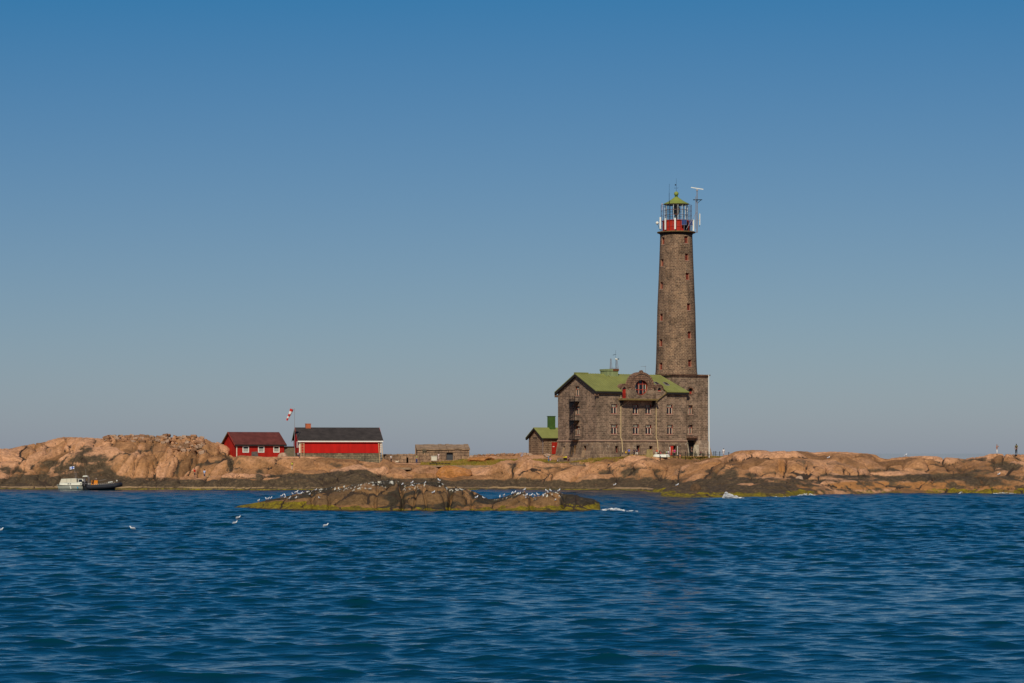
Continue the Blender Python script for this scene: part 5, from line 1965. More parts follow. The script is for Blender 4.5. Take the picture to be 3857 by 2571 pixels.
CURT = simple('grey_lace_curtain', (0.33, 0.33, 0.27), 0.9, var=.3, scale=3)
for a, b in ((913.3, 937.3), (971.7, 995.2), (1029.2, 1052.5)):
    cottage_window(RB1, uu(a), uu(b), zz(1703.8, uu(a)), zz(1679, uu(a)))
g = MB()
g.prism([(uu(940), -1.2, 6.0), (uu(966), -1.2, 6.0), (uu(963), -.9, zz(1699.5, uu(950))), (uu(943), -.9, zz(1701, uu(950)))], (0, .25, 0))
o = g.build('stone_slab', simple('dark_slab', (0.10, 0.085, 0.07), .9, var=.3, bump=.5), None)
o.matrix_world = Matrix.Translation((X0, 502, 0)) @ Matrix.Rotation(th, 4, 'Z')
tag(o, 'dark grey stone slab leaning under the first window of the small red cottage', 'slab')

# grey shed between the two red houses
X0, uu, vv, zz = solve(1069, 507, math.radians(8))
SH = empty('grey_shed', (X0, 507, 0), math.radians(8))
tag(SH, 'low grey-green board shed with flat roof between the two red houses', 'shed')
g = MB()
g.box(0, uu(1104) + 1.2, 0, 3, 5.6, zz(1682))
g.build('wall', M['shed'], SH)
g = MB()
g.box(-.3, uu(1104) + 1.3, -.25, 3.1, zz(1682), zz(1680.5))
g.build('roof', M['soffit'], SH)

# ------------------------------------------------------------------ long red boathouse on a stone basement
th = math.radians(11)
X0, uu, vv, zz = solve(1127, 500, th)
RB2 = empty('red_boathouse', (X0, 500, 0), th)
tag(RB2, 'long bright red wooden house with dark roof and brick chimney on a grey stone basement', 'house')
W2 = vv(1106)
L2 = uu(1436)
ze2, zr2, zb2_ = zz(1656), zz(1612, 0, W2 / 2), zz(1705.5)
wl, rf_, sl_ = gabled(RB2, W2, L2, zb2_, ze2, zr2, M['redwood'], M['greyroof'], .35, .35)
wl.name = 'wall'
g = MB()
g.box(.12, L2 - .06, .10, W2 - .05, 4.0, zb2_ - .003)
g.build('stone_basement', M['base'], RB2)
g = MB()
g.box(-.33, L2 + .34, -.42, -.36, ze2 - .42, ze2 - .18)
g.build('white_fascia', M['white'], rf_)
for nm, x_, mt in (('bargeboard', -.37, M['redpaint']), ('bargeboard', L2 + .31, M['redpaint'])):
    g = MB()
    g.prism([(x_, -.38, ze2 - .38), (x_, W2 / 2, zr2 - .1), (x_, W2 / 2, zr2 + .2), (x_, -.38, ze2 - .1)], (.06, 0, 0))
    g.build(nm, mt, rf_)
g = MB()
g.prism([(-.37, W2 + .38, ze2 - .38), (-.37, W2 / 2, zr2 - .1), (-.37, W2 / 2, zr2 + .2), (-.37, W2 + .38, ze2 - .1)], (.06, 0, 0))
g.build('green_bargeboard', M['greenpaint'], rf_)
for nm, x0_, x1_ in (('corner_board', -.03, .22), ('corner_board', L2 - .22, L2 + .03)):
    g = MB()
    g.box(x0_, x1_, -.045, -.004, zb2_, ze2 - .3)
    g.build(nm, M['white'] if x0_ > 0 else M['cream'], RB2)
g = MB()
c0 = uu(1150.5, W2 / 2)
g.box(c0, c0 + 1.05, W2 / 2 - .45, W2 / 2 + .45, zr2 - .5, zz(1596, c0, W2 / 2))
cm = g.build('brick_chimney', M['brick'], rf_)
g = MB()
g.box(c0 - .06, c0 + 1.11, W2 / 2 - .5, W2 / 2 + .5, zz(1596, c0, W2 / 2), zz(1594.5, c0, W2 / 2))
g.build('chimney_cap', M['brick'], cm)
for va, vb in ((1.1, 2.2), (3.4, 4.5)):
    g = MB()
    g.box(-.06, -.005, va, vb, zz(1685), zz(1662))
    w_ = g.build('window', M['white'], RB2)
    g = MB()
    g.box(-.075, -.062, va + .3, vb - .3, zz(1683), zz(1665))
    g.build('pane', M['glass'], w_)
# ladders leaning on / hung by the house
for (pa, pb_, t0, t1, lab, dp) in ((1133, 1144.5, 1661, 1720, 'pale wooden ladder against the left end of the long red house', .25), (1424.5, 1437.5, 1660, 1744, 'long pale wooden ladder against the right end of the red house and its basement', .5)):
    a, b = uu(pa), uu(pb_)
    a2, b2 = (a, b) if pa < 1200 else (a + .25, b + .25)
    zt0, zt1 = zz(t0, a), zz(t1, a)
    g = MB()
    for x_, x2_ in ((a, a2), (b, b2)):
        g.prism([(x_ - .045, -.15, zt0), (x_ + .045, -.15, zt0), (x2_ + .045, -.15 - dp, zt1), (x2_ - .045, -.15 - dp, zt1)], (0, .07, 0))
    n = int((zt0 - zt1) / .3)
    for k in range(n):
        t = (k + .5) / n
        z_ = zt0 + (zt1 - zt0) * t
        sx = (a2 - a) * t
        g.tube((a + sx, -.12 - dp * t, z_), (b + sx, -.12 - dp * t, z_), .035, n=4)
    o = g.build('ladder', M['woodladder'], None)
    o.matrix_world = Matrix.Translation((X0, 500, 0)) @ Matrix.Rotation(th, 4, 'Z')
    tag(o, lab, 'ladder', 'ladders against the long red house')

# windsock
WX = P(1109.5, 1721, 498)
WS = empty('windsock', (WX.x, 498, 6.1))
tag(WS, 'red and white windsock hanging from a thin grey pole beside the long red house', 'windsock')
ztp = P(1109, 1538, 498).z - 6.1
g = MB()
g.tube((0, 0, -.4), (0, 0, ztp), .05, .035, n=6)
g.tube((-.05, 0, ztp - .05), (-.75, 0, ztp - .05), .03, n=4)
g.build('pole', M['steel'], WS)
pts = [P(1099, 1540, 498), P(1096, 1549, 498), P(1091.5, 1559, 498), P(1087, 1567.5, 498), P(1084, 1574.5, 498), P(1080.5, 1583, 498)]
pts = [p - Vector((WX.x, 498, 6.1)) for p in pts]
rr_ = [.36, .33, .27, .23, .20, .16]
for k in range(5):
    g = MB()
    g.tube(pts[k], pts[k + 1], rr_[k], rr_[k + 1], n=12)
    g.build('red_band' if k % 2 == 0 else 'white_band', fabric((0.55, 0.03, 0.02)) if k % 2 == 0 else fabric((0.75, 0.70, 0.62)), WS)

# ------------------------------------------------------------------ low stone ruin and walls in the middle
th = math.radians(6)
X0, uu, vv, zz = solve(1572, 507, th)
RU = empty('stone_bunker', (X0, 507, 0), th)
tag(RU, 'long low ruined stone hut with slab roof and dark doorway behind the grass', 'ruin')
Lr = uu(1768)
g = MB()
dop2 = (uu(1681), uu(1706), zz(1732), zz(1703.5))
facade(g, [0, uu(1600), Lr], lambda u: zz(1692, u), 4.5, [dop2, (uu(1605), uu(1628), zz(1697.5), zz(1694.5))], lambda u, z, d: (u, d, z), .8)
g.poly([(0, 5, 4.5), (0, 0, 4.5), (0, 0, zz(1692)), (0, 5, zz(1680))])
g.poly([(Lr, 0, 4.5), (Lr, 5, 4.5), (Lr, 5, zz(1676)), (Lr, 0, zz(1692))])
g.build('wall', M['ruin'], RU)
g = MB()
n = 14
for i in range(n):
    a, b = Lr * i / n - (.15 if i == 0 else 0), Lr * (i + 1) / n + (.15 if i == n - 1 else 0)
    j0, j1 = R.uniform(-.07, .07), R.uniform(-.07, .07)
    zf0, zb0_ = zz(1693.5) , zz(1676)
    q = [(a, -.2, zf0 + j0), (b - .02, -.2, zf0 + j0), (b - .02, 4.6, zb0_ + j1), (a, 4.6, zb0_ + j1)]
    g.prism([Vector(p) + Vector((0, 0, .22)) for p in q], (0, 0, -.22))
    g.poly([(a, 4.6, 4.5), (b, 4.6, 4.5), (b, 4.6, zb0_), (a, 4.6, zb0_)][::-1])
g.build('slab_roof', M['concrete'], RU)
g = MB()
g.box(dop2[0], dop2[1], .5, .55, dop2[2], dop2[3])
g.build('door', simple('dark_grey_door', (.06, .06, .062), .7, var=.3), RU)
g = MB()
for a in (1592, 1599):
    g.box(uu(a), uu(a) + .12, -.3, -.1, zz(1706), zz(1687))
g.box(uu(1592), uu(1607), -.3, -.2, zz(1697), zz(1695))
g.build('timber_rack', M['shed'], RU)

GW = empty('low_stone_wall', (0, 0, 0))
tag(GW, 'long low tan stone wall running from the red house to the ruined hut', 'wall')
g = MB()
pa_, pb2 = P(1437, 1710, 506), P(1625, 1708, 504)
n = 26
for i in range(n):
    a, b = pa_.lerp(pb2, i / n), pa_.lerp(pb2, (i + 1) / n)
    jz = R.uniform(-.08, .08)
    g.box(a.x, b.x - .01, a.y, a.y + 1.4, 4.2, a.z + jz)
g.build('wall_body', M['ruin'], GW)
g = MB()
g.box(pa_.x, pb2.x, pa_.y - 1.0, pa_.y - .05, 4.2, P(1500, 1722, 505).z)
g.build('stepped_footing', M['ruin'], GW)

QW = empty('concrete_quay_wall', (0, 0, 0))
tag(QW, 'pale weathered concrete retaining wall below the grass with a dark opening under it', 'wall')
q0, q1 = P(1612, 1753, 493.5), P(1868, 1752.5, 493.5)
dxa, dxb = P(1616, 1760, 493.5).x, P(1692, 1760, 493.5).x
g = MB()
facade(g, [q0.x, q1.x], lambda u: q0.z, 1.5, [(dxa, dxb, P(0, 1782, 493.5).z, P(0, 1757.5, 493.5).z)], lambda u, z, d: (u, 493.2 + d, z), 3.5)
g.poly([(q0.x, 493.2, q0.z), (q1.x, 493.2, q0.z), (q1.x, 498.5, q0.z + .02), (q0.x, 498.5, q0.z + .02)])
g.build('wall_body', M['concrete'], QW)
g = MB()
g.box(dxa - .1, dxb + .1, 496.8, 497, 2, 5.0)
g.build('dark_recess', M['soffit'], QW)
g = MB()
a0 = P(1405, 1757, 491); a1 = P(1548, 1763, 491)
g.box(a0.x, a1.x, 490.6, 493, a1.z - .25, a1.z + .12)
o = g.build('concrete_landing', M['concrete'])
tag(o, 'narrow concrete landing slab among the boulders below the white shirted walker', 'landing')
g = MB()
a0 = P(2010, 1740, 493.5); a1 = P(2182, 1742, 493.5)
g.box(a0.x, a1.x, 493.2, 495.2, 2.8, P(0, 1741, 493.5).z)
g.box(a0.x + 1.5, a1.x + 1.2, 492.4, 493.19, 2.8, P(0, 1748, 493.5).z)
o = g.build('terrace_wall', M['ruin'])
tag(o, 'low block terrace wall below the left corner of the lighthouse building', 'wall')
g = MB()
a0 = P(2100, 1723, 497.5); a1 = P(2215, 1723, 497.5)
g.box(a0.x, a1.x, 497.2, 499, 4.2, P(0, 1722.5, 497.5).z)
o = g.build('stone_step', M['plinth'])
tag(o, 'grey stone step along the foot of the lighthouse gable', 'step')


# ------------------------------------------------------------------ boulders and loose blocks
def boulder_mesh(seed, sub=4, ang=.5, mat=None):
    import bmesh
    bm = bmesh.new()
    bmesh.ops.create_icosphere(bm, subdivisions=sub, radius=1.0)
    co = np.array([v.co[:] for v in bm.verts])
    rs = np.random.RandomState(seed)
    for k in range(7):
        n_ = rs.normal(size=3)
        n_ /= np.linalg.norm(n_)
        d_ = 0.72 + .2 * rs.rand()
        t = co @ n_
        over = np.clip(t - d_, 0, None)
        co -= over[:, None] * n_ * ang * 1.6
    nn = fbm(co[:, 0] * 2.2 + seed, co[:, 1] * 2.2, co[:, 2] * 2.2, 4, seed)
    co *= (1 + .10 * nn)[:, None]
    for v, c_ in zip(bm.verts, co):
        v.co = c_
    me = bpy.data.meshes.new('boulder')
    bm.to_mesh(me)
    bm.free()
    me.polygons.foreach_set('use_smooth', [True] * len(me.polygons))
    me.materials.append(mat or BM)
    return me


def plain_rock(name, a, b, c, mottle=.45):
    m, nt, bb = new_mat(name)
    tc = nd(nt, 'ShaderNodeTexCoord')
    n1 = noise(nt, tc.outputs['Object'], 1.2, 6, .65)
    n2 = noise(nt, tc.outputs['Object'], 6.0, 4, .7)
    cc = ramp(nt, n1, [(.3, a), (.5, b), (.7, c)])
    cc = mix(nt, 1.0, cc, ramp(nt, n2, [(.3, (1 - mottle,) * 3), (.7, (1 + mottle * .8,) * 3)]), 'MULTIPLY')
    nt.links.new(cc, bb.inputs['Base Color'])
    bb.inputs['Roughness'].default_value = .9
    bp = nd(nt, 'ShaderNodeBump')
    bp.inputs['Strength'].default_value = .8
    bp.inputs['Distance'].default_value = .15
    nt.links.new(n1, bp.inputs['Height'])
    nt.links.new(bp.outputs[0], bb.inputs['Normal'])
    return m


BM = plain_rock('granite_boulder', (.20, .10, .05), (.34, .17, .08), (.44, .21, .11))
BO = plain_rock('rust_orange_boulder', (.26, .11, .035), (.42, .17, .045), (.38, .18, .09))
BK = plain_rock('pale_granite', (.28, .17, .10), (.42, .27, .17), (.50, .33, .22))
for i, (pa, pb_, t0, t1, Y, lab, m_) in enumerate([
    (1645, 1775, 1752, 1806, 489.0, 'large rust orange boulder in front of the dark opening of the concrete wall', BO),
    (1542, 1660, 1753, 1799, 489.0, 'reddish boulder left of the large rust orange boulder', BM),
    (1450, 1552, 1764, 1808, 487.5, 'broad tan boulder at the left end of the boulder row below the concrete landing', BM),
    (2911, 2948, 1785, 1811, 441.5, 'pale pink block at the foot of the right hand cliff', BK),
    (2995, 3025, 1791, 1812, 438.5, 'small pale boulder right of the pale pink block below the right hand cliff', BK),
    (2048, 2075, 1708, 1718, 500.0, 'small pale stone on the grass left of the lighthouse building', BK),
    (1764, 1862, 1711, 1742, 503.0, 'smooth ochre rock mound between the ruined hut and the grass', BO),
    (1048, 1084, 1705, 1722, 499.0, 'rounded pink stone at the right end of the small red cottage', BK),
    (2380, 2496, 1731, 1762, 485.0, 'smooth grey brown whaleback rock below the concrete pillar', BM),
    (2600, 2640, 1822, 1852, 402.5, 'rounded dark brown rock above the weed at the near shore of the right hand point', plain_rock('dark_shore_rock', (.06, .035, .018), (.11, .062, .03), (.17, .09, .045))),
]):
    o = bpy.data.objects.new('boulder', boulder_mesh(40 + i, 4, .95, m_))
    col.objects.link(o)
    c = P((pa + pb_) / 2, (t0 + t1) / 2, Y)
    hw, hh = (pb_ - pa) / 2 * Y / F, (t1 - t0) / 2 * Y / F
    o.scale = (hw * 1.08, max(hw * .6, .5), hh * 1.6)
    c.z -= hh * .45
    if i in (6,):
        o.scale = (hw * 1.1, 2.2, hh * 1.1)
    o.location = c
    tag(o, lab, 'boulder')

# blocks of the tumbled ruin on the left hill (individual blocks, copies of six)
def block_mesh(seed, mat):
    import bmesh
    bm = bmesh.new()
    bmesh.ops.create_cube(bm, size=2.0)
    rs = np.random.RandomState(seed)
    for v in bm.verts:
        v.co = Vector((v.co.x * (1 + .28 * rs.uniform(-1, 1)), v.co.y * (1 + .2 * rs.uniform(-1, 1)), v.co.z * (1 + .3 * rs.uniform(-1, 1))))
    bmesh.ops.bevel(bm, geom=list(bm.edges), offset=.14, segments=1, affect='EDGES')
    me = bpy.data.meshes.new('block')
    bm.to_mesh(me)
    bm.free()
    me.materials.append(mat)
    return me


BD_ = plain_rock('darker_granite', (.14, .08, .045), (.24, .135, .07), (.34, .18, .10))
blocks = []
for k in range(6):
    blocks.append(block_mesh(100 + k, [BM, BK, BD_][k % 3]))
lefts = []
rr = random.Random(5)
for k in range(150):
    px_ = rr.uniform(398, 770)
    top = 1637 if px_ < 640 else np.interp(px_, [640, 700, 750, 770], [1638, 1640, 1641, 1650])
    depth_ = 25 if px_ < 560 else (30 if px_ < 640 else 62)
    py_ = top + depth_ * rr.random() ** 1.3 + 3
    lefts.append((px_, py_))
lefts += [(615, 1643), (622, 1638), (630, 1638), (636, 1639)] + [(rr.uniform(660, 770), rr.uniform(1665, 1700)) for k in range(30)]
for (px_, py_) in lefts:
    p = hit(px_, max(py_, 1642), 498, 512)
    o = bpy.data.objects.new('stone_block', blocks[rr.randrange(6)])
    col.objects.link(o)
    w_ = rr.uniform(.22, .62)
    o.scale = (w_, w_ * .8, w_ * rr.uniform(.3, .6))
    zc_ = p.z + .06 if px_ < 610 or px_ > 640 or py_ > 1645 else P(px_, py_, p.y).z
    o.location = (p.x, p.y, zc_)
    o.rotation_euler = (rr.uniform(-.25, .25), rr.uniform(-.25, .25), rr.uniform(-.5, .5))
    tag(o, 'tan granite block of the tumbled stone heap crowning the left hill', 'stone', 'tumbled blocks on the left hill')
rw_ = []
for k in range(120):
    px_ = rr.uniform(1775, 2005)
    yb = np.interp(px_, [1775, 1850, 2005], [1722, 1716, 1714])
    py_ = yb - rr.uniform(0, 10) + 2
    o = bpy.data.objects.new('stone_block', blocks[rr.randrange(6)])
    col.objects.link(o)
    Y = rr.uniform(508, 511)
    w_ = rr.uniform(.15, .38)
    o.scale = (w_, w_ * .8, w_ * rr.uniform(.4, .8))
    q_ = hit(px_, py_, Y - 4, Y + 1)
    o.location = q_ + Vector((0, 0, .08))
    o.rotation_euler = (rr.uniform(-.4, .4), rr.uniform(-.4, .4), rr.uniform(-3, 3))
    tag(o, 'grey brown stone in the low rubble bank left of the stone outhouse', 'stone', 'rubble bank behind the grass')


# ------------------------------------------------------------------ grass (uncountable)
def grass():
    g = MB()
    rg = random.Random(3)

    def tuft(p, h, n=4):
        for k in range(n):
            a = rg.uniform(0, 6.28)
            d = Vector((math.cos(a), math.sin(a), 0)) * rg.uniform(.02, .08)
            b = p + Vector((rg.uniform(-.25, .25), rg.uniform(-.25, .25), 0))
            t = b + Vector((rg.uniform(-.12, .12), rg.uniform(-.12, .12), h * rg.uniform(.6, 1.2)))
            g.poly([b - d, b + d, t])
    for k in range(5200):
        px_ = rg.uniform(1585, 2075)
        p = hit(px_, rg.uniform(1731, 1753), 494.5, 512)
        if p.z < 4:
            continue
        tuft(p - Vector((0, 0, .05)), rg.uniform(.12, .5), 3)
    for k in range(2600):
        px_ = rg.uniform(2050, 2720)
        p = P(px_, 1722, rg.uniform(492.5, 498.5))
        q = hit(px_, 1724, p.y - .6, p.y + .6)
        tuft(Vector((p.x, q.y, q.z - .03)), rg.uniform(.08, .32), 3)
    for k in range(900):
        px_ = rg.uniform(2040, 2300)
        q = hit(px_, rg.uniform(1722, 1742), 494, 500)
        tuft(q - Vector((0, 0, .03)), rg.uniform(.1, .35), 3)
    m, nt, b = new_mat('dry_shore_grass')
    tc = nd(nt, 'ShaderNodeTexCoord')
    n1 = noise(nt, tc.outputs['Object'], .35, 4, .7)
    nt.links.new(ramp(nt, n1, [(.3, (.34, .19, .04)), (.5, (.25, .18, .025)), (.7, (.13, .14, .018))]), b.inputs['Base Color'])
    b.inputs['Roughness'].default_value = .8
    o = g.build('grass', m)
    tag(o, 'dry yellow green shore grass on the flat ground around the buildings', 'grass', kind='stuff')


grass()


# ------------------------------------------------------------------ people
def skin_mesh(name, verts, edges, radii, mat, parent, levels=1):
    me = bpy.data.meshes.new(name)
    me.from_pydata(verts, edges, [])
    o = bpy.data.objects.new(name, me)
    col.objects.link(o)
    o.modifiers.new('skin', 'SKIN')
    sv = me.skin_vertices[0].data if me.skin_vertices else None
    if sv is None:
        me.skin_vertices  # noqa
    for i, r_ in enumerate(radii):
        me.skin_vertices[0].data[i].radius = (r_, r_) if not isinstance(r_, tuple) else r_
    me.skin_vertices[0].data[0].use_root = True
    sb = o.modifiers.new('sub', 'SUBSURF')
    sb.levels = levels
    sb.render_levels = levels
    dg = bpy.context.evaluated_depsgraph_get()
    ev = o.evaluated_get(dg)
    m2 = bpy.data.meshes.new_from_object(ev)
    bpy.data.objects.remove(o)
    m2.materials.clear()
    m2.materials.append(mat)
    m2.polygons.foreach_set('use_smooth', [True] * len(m2.polygons))
    o2 = bpy.data.objects.new(name, m2)
    col.objects.link(o2)
    o2.parent = parent
    return o2


def person(px, py, Y, label, shirt, legs, hair='hair', h=1.75, pose='stand', face=0.0, long_sleeve=False, shorts=False, arms='down', extra=None):
    """feet at the pixel (px,py) at distance Y; face: rotation about z (0 = facing the camera)"""
    p = P(px, py, Y)
    root = empty('person', p, face)
    tag(root, label, 'person')
    s = h / 1.75
    sit = pose == 'sit'
    if pose == 'crouch':
        sit = True
    hipz = .92 if not sit else (.46 if pose == 'sit' else .30)
    dy = -.0
    P_ = [(0, 0, hipz), (0, 0, hipz + .25), (0, 0, hipz + .48), (0, -.01, hipz + .60), (0, -.03, hipz + .72)]     # pelvis, waist, chest, neck, head
    lean = -.12 if sit else 0
    P_ = [(x, y + lean * (z - hipz), z) for x, y, z in P_]
    rad_ = [(.14, .11), (.13, .10), (.155, .11), (.05, .05), (.095, .11)]
    E = [(0, 1), (1, 2), (2, 3), (3, 4)]
    legv, armv = [], []
    step = .14 if pose == 'walk' else 0
    for sgn in (-1, 1):
        if not sit:
            kn = (sgn * .10, -.02 + sgn * step * .5 - .03, .50)
            an = (sgn * .11, sgn * step, .08)
            ft = (sgn * .12, sgn * step - .17, .03)
        else:
            kn = (sgn * .15, -.44, hipz + (.04 if pose == 'sit' else .2))
            an = (sgn * .15, -.46, .08) if pose == 'sit' else (sgn * .15, -.22, .08)
            ft = (sgn * .15, an[1] - .17, .03)
        legv.append([(sgn * .09, lean * 0, hipz - .04), kn, an, ft])
        sh_ = (sgn * .19, P_[2][1], P_[2][2] + .05)
        if arms == 'down':
            el_ = (sgn * .25, P_[2][1] + .03, P_[2][2] - .24)
            wr = (sgn * .24, P_[2][1] - .08, P_[2][2] - .48)
        elif arms == 'up':
            el_ = (sgn * .24, P_[2][1] - .20, P_[2][2] - .10)
            wr = (sgn * .08, P_[2][1] - .30, P_[2][2] + .15)
        else:
            el_ = (sgn * .27, P_[2][1] + .02, P_[2][2] - .22)
            wr = (sgn * .12, P_[2][1] - .25, P_[2][2] - .28)
        hd = (wr[0], wr[1] - .03, wr[2] - .09 if arms == 'down' else wr[2] + .03)
        armv.append([sh_, el_, wr, hd])
    V = list(P_)
    rads = list(rad_)
    ed = list(E)
    for lv in legv:
        b0_ = len(V)
        V += lv
        rads += [(.085, .09), (.055, .06), (.04, .045), (.035, .03)]
        ed += [(0, b0_), (b0_, b0_ + 1), (b0_ + 1, b0_ + 2), (b0_ + 2, b0_ + 3)]
    for av in armv:
        b0_ = len(V)
        V += av
        rads += [(.055, .055), (.04, .04), (.03, .03), (.035, .02)]
        ed += [(2, b0_), (b0_, b0_ + 1), (b0_ + 1, b0_ + 2), (b0_ + 2, b0_ + 3)]
    sc3 = lambda L_: [(x * s, y * s, z * s) for x, y, z in L_]
    rs = lambda L_: [(a * s, b * s) for a, b in L_]
    skin_mesh('body', sc3(V), ed, rs(rads), M['skin'], root)
    # shirt
    V2 = [P_[0], P_[1], P_[2], (P_[3][0], P_[3][1], P_[3][2] - .05)]
    V2[0] = (V2[0][0], V2[0][1], V2[0][2] + .03)
    r2 = [(.165, .135), (.155, .125), (.185, .135), (.075, .07)]
    e2 = [(0, 1), (1, 2), (2, 3)]
    for av in armv:
        b0_ = len(V2)
        mid = tuple((av[0][i] + av[1][i]) / 2 for i in range(3))
        V2 += [av[0], av[1] if long_sleeve else mid] + ([av[2]] if long_sleeve else [])
        r2 += [(.08, .08), (.06, .06)] + ([(.045, .045)] if long_sleeve else [])
        e2 += [(2, b0_), (b0_, b0_ + 1)] + ([(b0_ + 1, b0_ + 2)] if long_sleeve else [])
    skin_mesh('shirt', sc3(V2), e2, rs(r2), fabric(shirt), root)
    V3 = [(0, 0, hipz + .04), (0, 0, hipz - .02)]
    r3 = [(.155, .125), (.15, .13)]
    e3 = [(0, 1)]
    for lv in legv:
        b0_ = len(V3)
        end = lv[2] if not shorts else tuple(lv[1][i] + (lv[0][i] - lv[1][i]) * .1 for i in range(3))
        V3 += [lv[0]] + ([lv[1]] if not shorts else []) + [end]
        r3 += [(.11, .115)] + ([(.08, .085)] if not shorts else []) + [(.06, .065) if not shorts else (.09, .09)]
        e3 += [(1, b0_), (b0_, b0_ + 1)] + ([(b0_ + 1, b0_ + 2)] if not shorts else [])
    skin_mesh('shorts' if shorts else 'trousers', sc3(V3), e3, rs(r3), fabric(legs), root)
    hx, hy, hz = P_[4]
    g = MB()
    g.ball((hx * s, (hy + .03) * s, (hz + .065) * s), (.10 * s, .115 * s, .10 * s), 10, 6)
    g.build('hair', M[hair] if isinstance(hair, str) else hair, root, smooth=True)
    if extra:
        extra(root, s, P_, armv)
    return root


def pack(c):
    def f(root, s, P_, armv):
        g = MB()
        g.ball((0, (P_[2][1] + .22) * s, (P_[2][2] - .05) * s), (.17 * s, .13 * s, .26 * s), 10, 8)
        g.build('backpack', fabric(c), root, smooth=True)
    return f


rot = math.pi
person(733, 1800.5, 487.0, 'person in a red jacket and dark shorts standing below the left cliff', (.62, .03, .015), (.02, .02, .025), h=2.0, shorts=True, long_sleeve=True, arms='front', face=1.2)
person(770, 1804, 486.0, 'person in a blue and white shirt and shorts below the left cliff', (.42, .50, .66), (.05, .06, .09), h=1.9, shorts=True, face=2.6, arms='front')
person(1100.5, 1769.5, 489.0, 'person in pale trousers with a yellow pack climbing the rock below the long red house', (.06, .06, .05), (.55, .40, .28), h=1.55, pose='walk', face=rot, extra=pack((.6, .55, .05)))
person(1123, 1721, 496.0, 'person crouching beside the left ladder of the long red house', (.35, .28, .3), (.10, .09, .12), pose='crouch', h=1.6, face=.6, arms='front')
person(1473, 1744.5, 497.0, 'person in a white shirt and black trousers walking by the low stone wall', (.75, .70, .62), (.015, .014, .016), h=1.68, pose='walk', face=.8, arms='front')
person(1569.5, 1744.5, 498.0, 'person in an olive top and blue jeans standing by the low stone wall', (.27, .27, .09), (.03, .05, .14), h=1.75, face=-.4)
person(1652, 1731, 503.0, 'person in a pale pink shirt standing behind the cream crate by the ruined hut', (.72, .58, .52), (.60, .42, .34), h=1.3, face=.3, arms='front')
person(2066, 1739.8, 496.5, 'person in a turquoise top and blue jeans on the terrace left of the lighthouse', (.10, .36, .48), (.02, .12, .36), hair='gingerhair', h=1.35, face=.9, arms='front')
person(2073.5, 1740, 496.0, 'small child in pink beside the person in blue jeans', (.75, .38, .58), (.6, .25, .4), h=.75, face=-.3)
person(2101, 1740, 496.0, 'person in a pale grey top sitting on the terrace edge left of the lighthouse', (.60, .56, .56), (.12, .08, .08), h=.95, pose='crouch', face=-1.2)
person(2140.5, 1739, 496.8, 'person with dark hair in a dark top carrying something pink below the fire escape', (.10, .03, .05), (.16, .06, .04), h=1.3, face=-.8, pose='walk')
person(2369.5, 1716, 493.2, 'person in a bright blue shirt seen from behind at the bench by the left drainpipe', (.01, .12, .62), (.04, .04, .05), h=1.38, face=rot, shorts=False)
person(2388.5, 1713, 493.6, 'person in dark clothes sitting between the blue shirt and the white trousers', (.05, .035, .045), (.03, .03, .035), pose='sit', h=1.72, face=.2, arms='front')
person(2399, 1713.5, 493.2, 'person in a dark top and white trousers sitting on the bench', (.05, .04, .06), (.72, .68, .55), pose='sit', h=1.72, face=-.2, arms='front')
person(2475, 1711.5, 494.5, 'person in an orange red top with white shorts sitting behind the upturned boat', (.72, .10, .04), (.72, .68, .52), hair='gingerhair', pose='sit', h=1.45, face=-.6, arms='front')
person(2487.5, 1712, 495.0, 'child in a pink top sitting at the left end of the upturned boat', (.70, .12, .12), (.6, .15, .15), pose='sit', h=.95, face=.4)
person(2511, 1712, 495.0, 'person in a green and white top sitting behind the middle of the upturned boat', (.35, .50, .25), (.1, .12, .1), pose='sit', h=1.1, face=-.5)
person(2517.5, 1712, 495.0, 'person in a pale lilac top sitting behind the right end of the upturned boat', (.65, .55, .62), (.3, .2, .25), pose='sit', h=1.15, face=.3)
person(2534, 1716, 494.8, 'person in an orange top standing left of the magenta top near the open door', (.60, .14, .05), (.1, .08, .06), h=1.3, face=-.6, hair='gingerhair')
person(2541, 1720, 494.2, 'person in a magenta top and black trousers by the open entrance door', (.55, .015, .17), (.02, .03, .02), h=1.55, face=rot)
person(2561.5, 1726, 490.5, 'child with black hair in a black top and orange shorts on the terrace edge', (.02, .02, .02), (.75, .20, .10), h=1.25, face=.3, shorts=True)
person(2605.5, 1715, 495.0, 'person with fair hair in a black top in front of the lighthouse doorway', (.015, .014, .016), (.02, .02, .02), hair='gingerhair', h=1.6, face=1.0)
person(2640, 1716, 494.5, 'person in a dark red top bending over the picnic table by the flagpole', (.16, .04, .05), (.04, .03, .03), pose='sit', h=1.25, face=-.7, arms='front')
person(2725.5, 1718.5, 493.0, 'person in a white top and white shorts standing at the fence right of the flagpole', (.78, .74, .68), (.74, .70, .64), h=1.55, face=rot, shorts=True)
person(3755, 1710, 460.0, 'person in an orange top and white trousers on the right hand ridge', (.50, .20, .12), (.70, .68, .64), hair='gingerhair', h=1.72, face=1.0, arms='up')
person(3828, 1710.5, 460.0, 'person in an olive top and black trousers with a pack on the right hand ridge', (.09, .085, .035), (.012, .012, .014), h=1.88, face=rot, extra=pack((.14, .11, .04)))

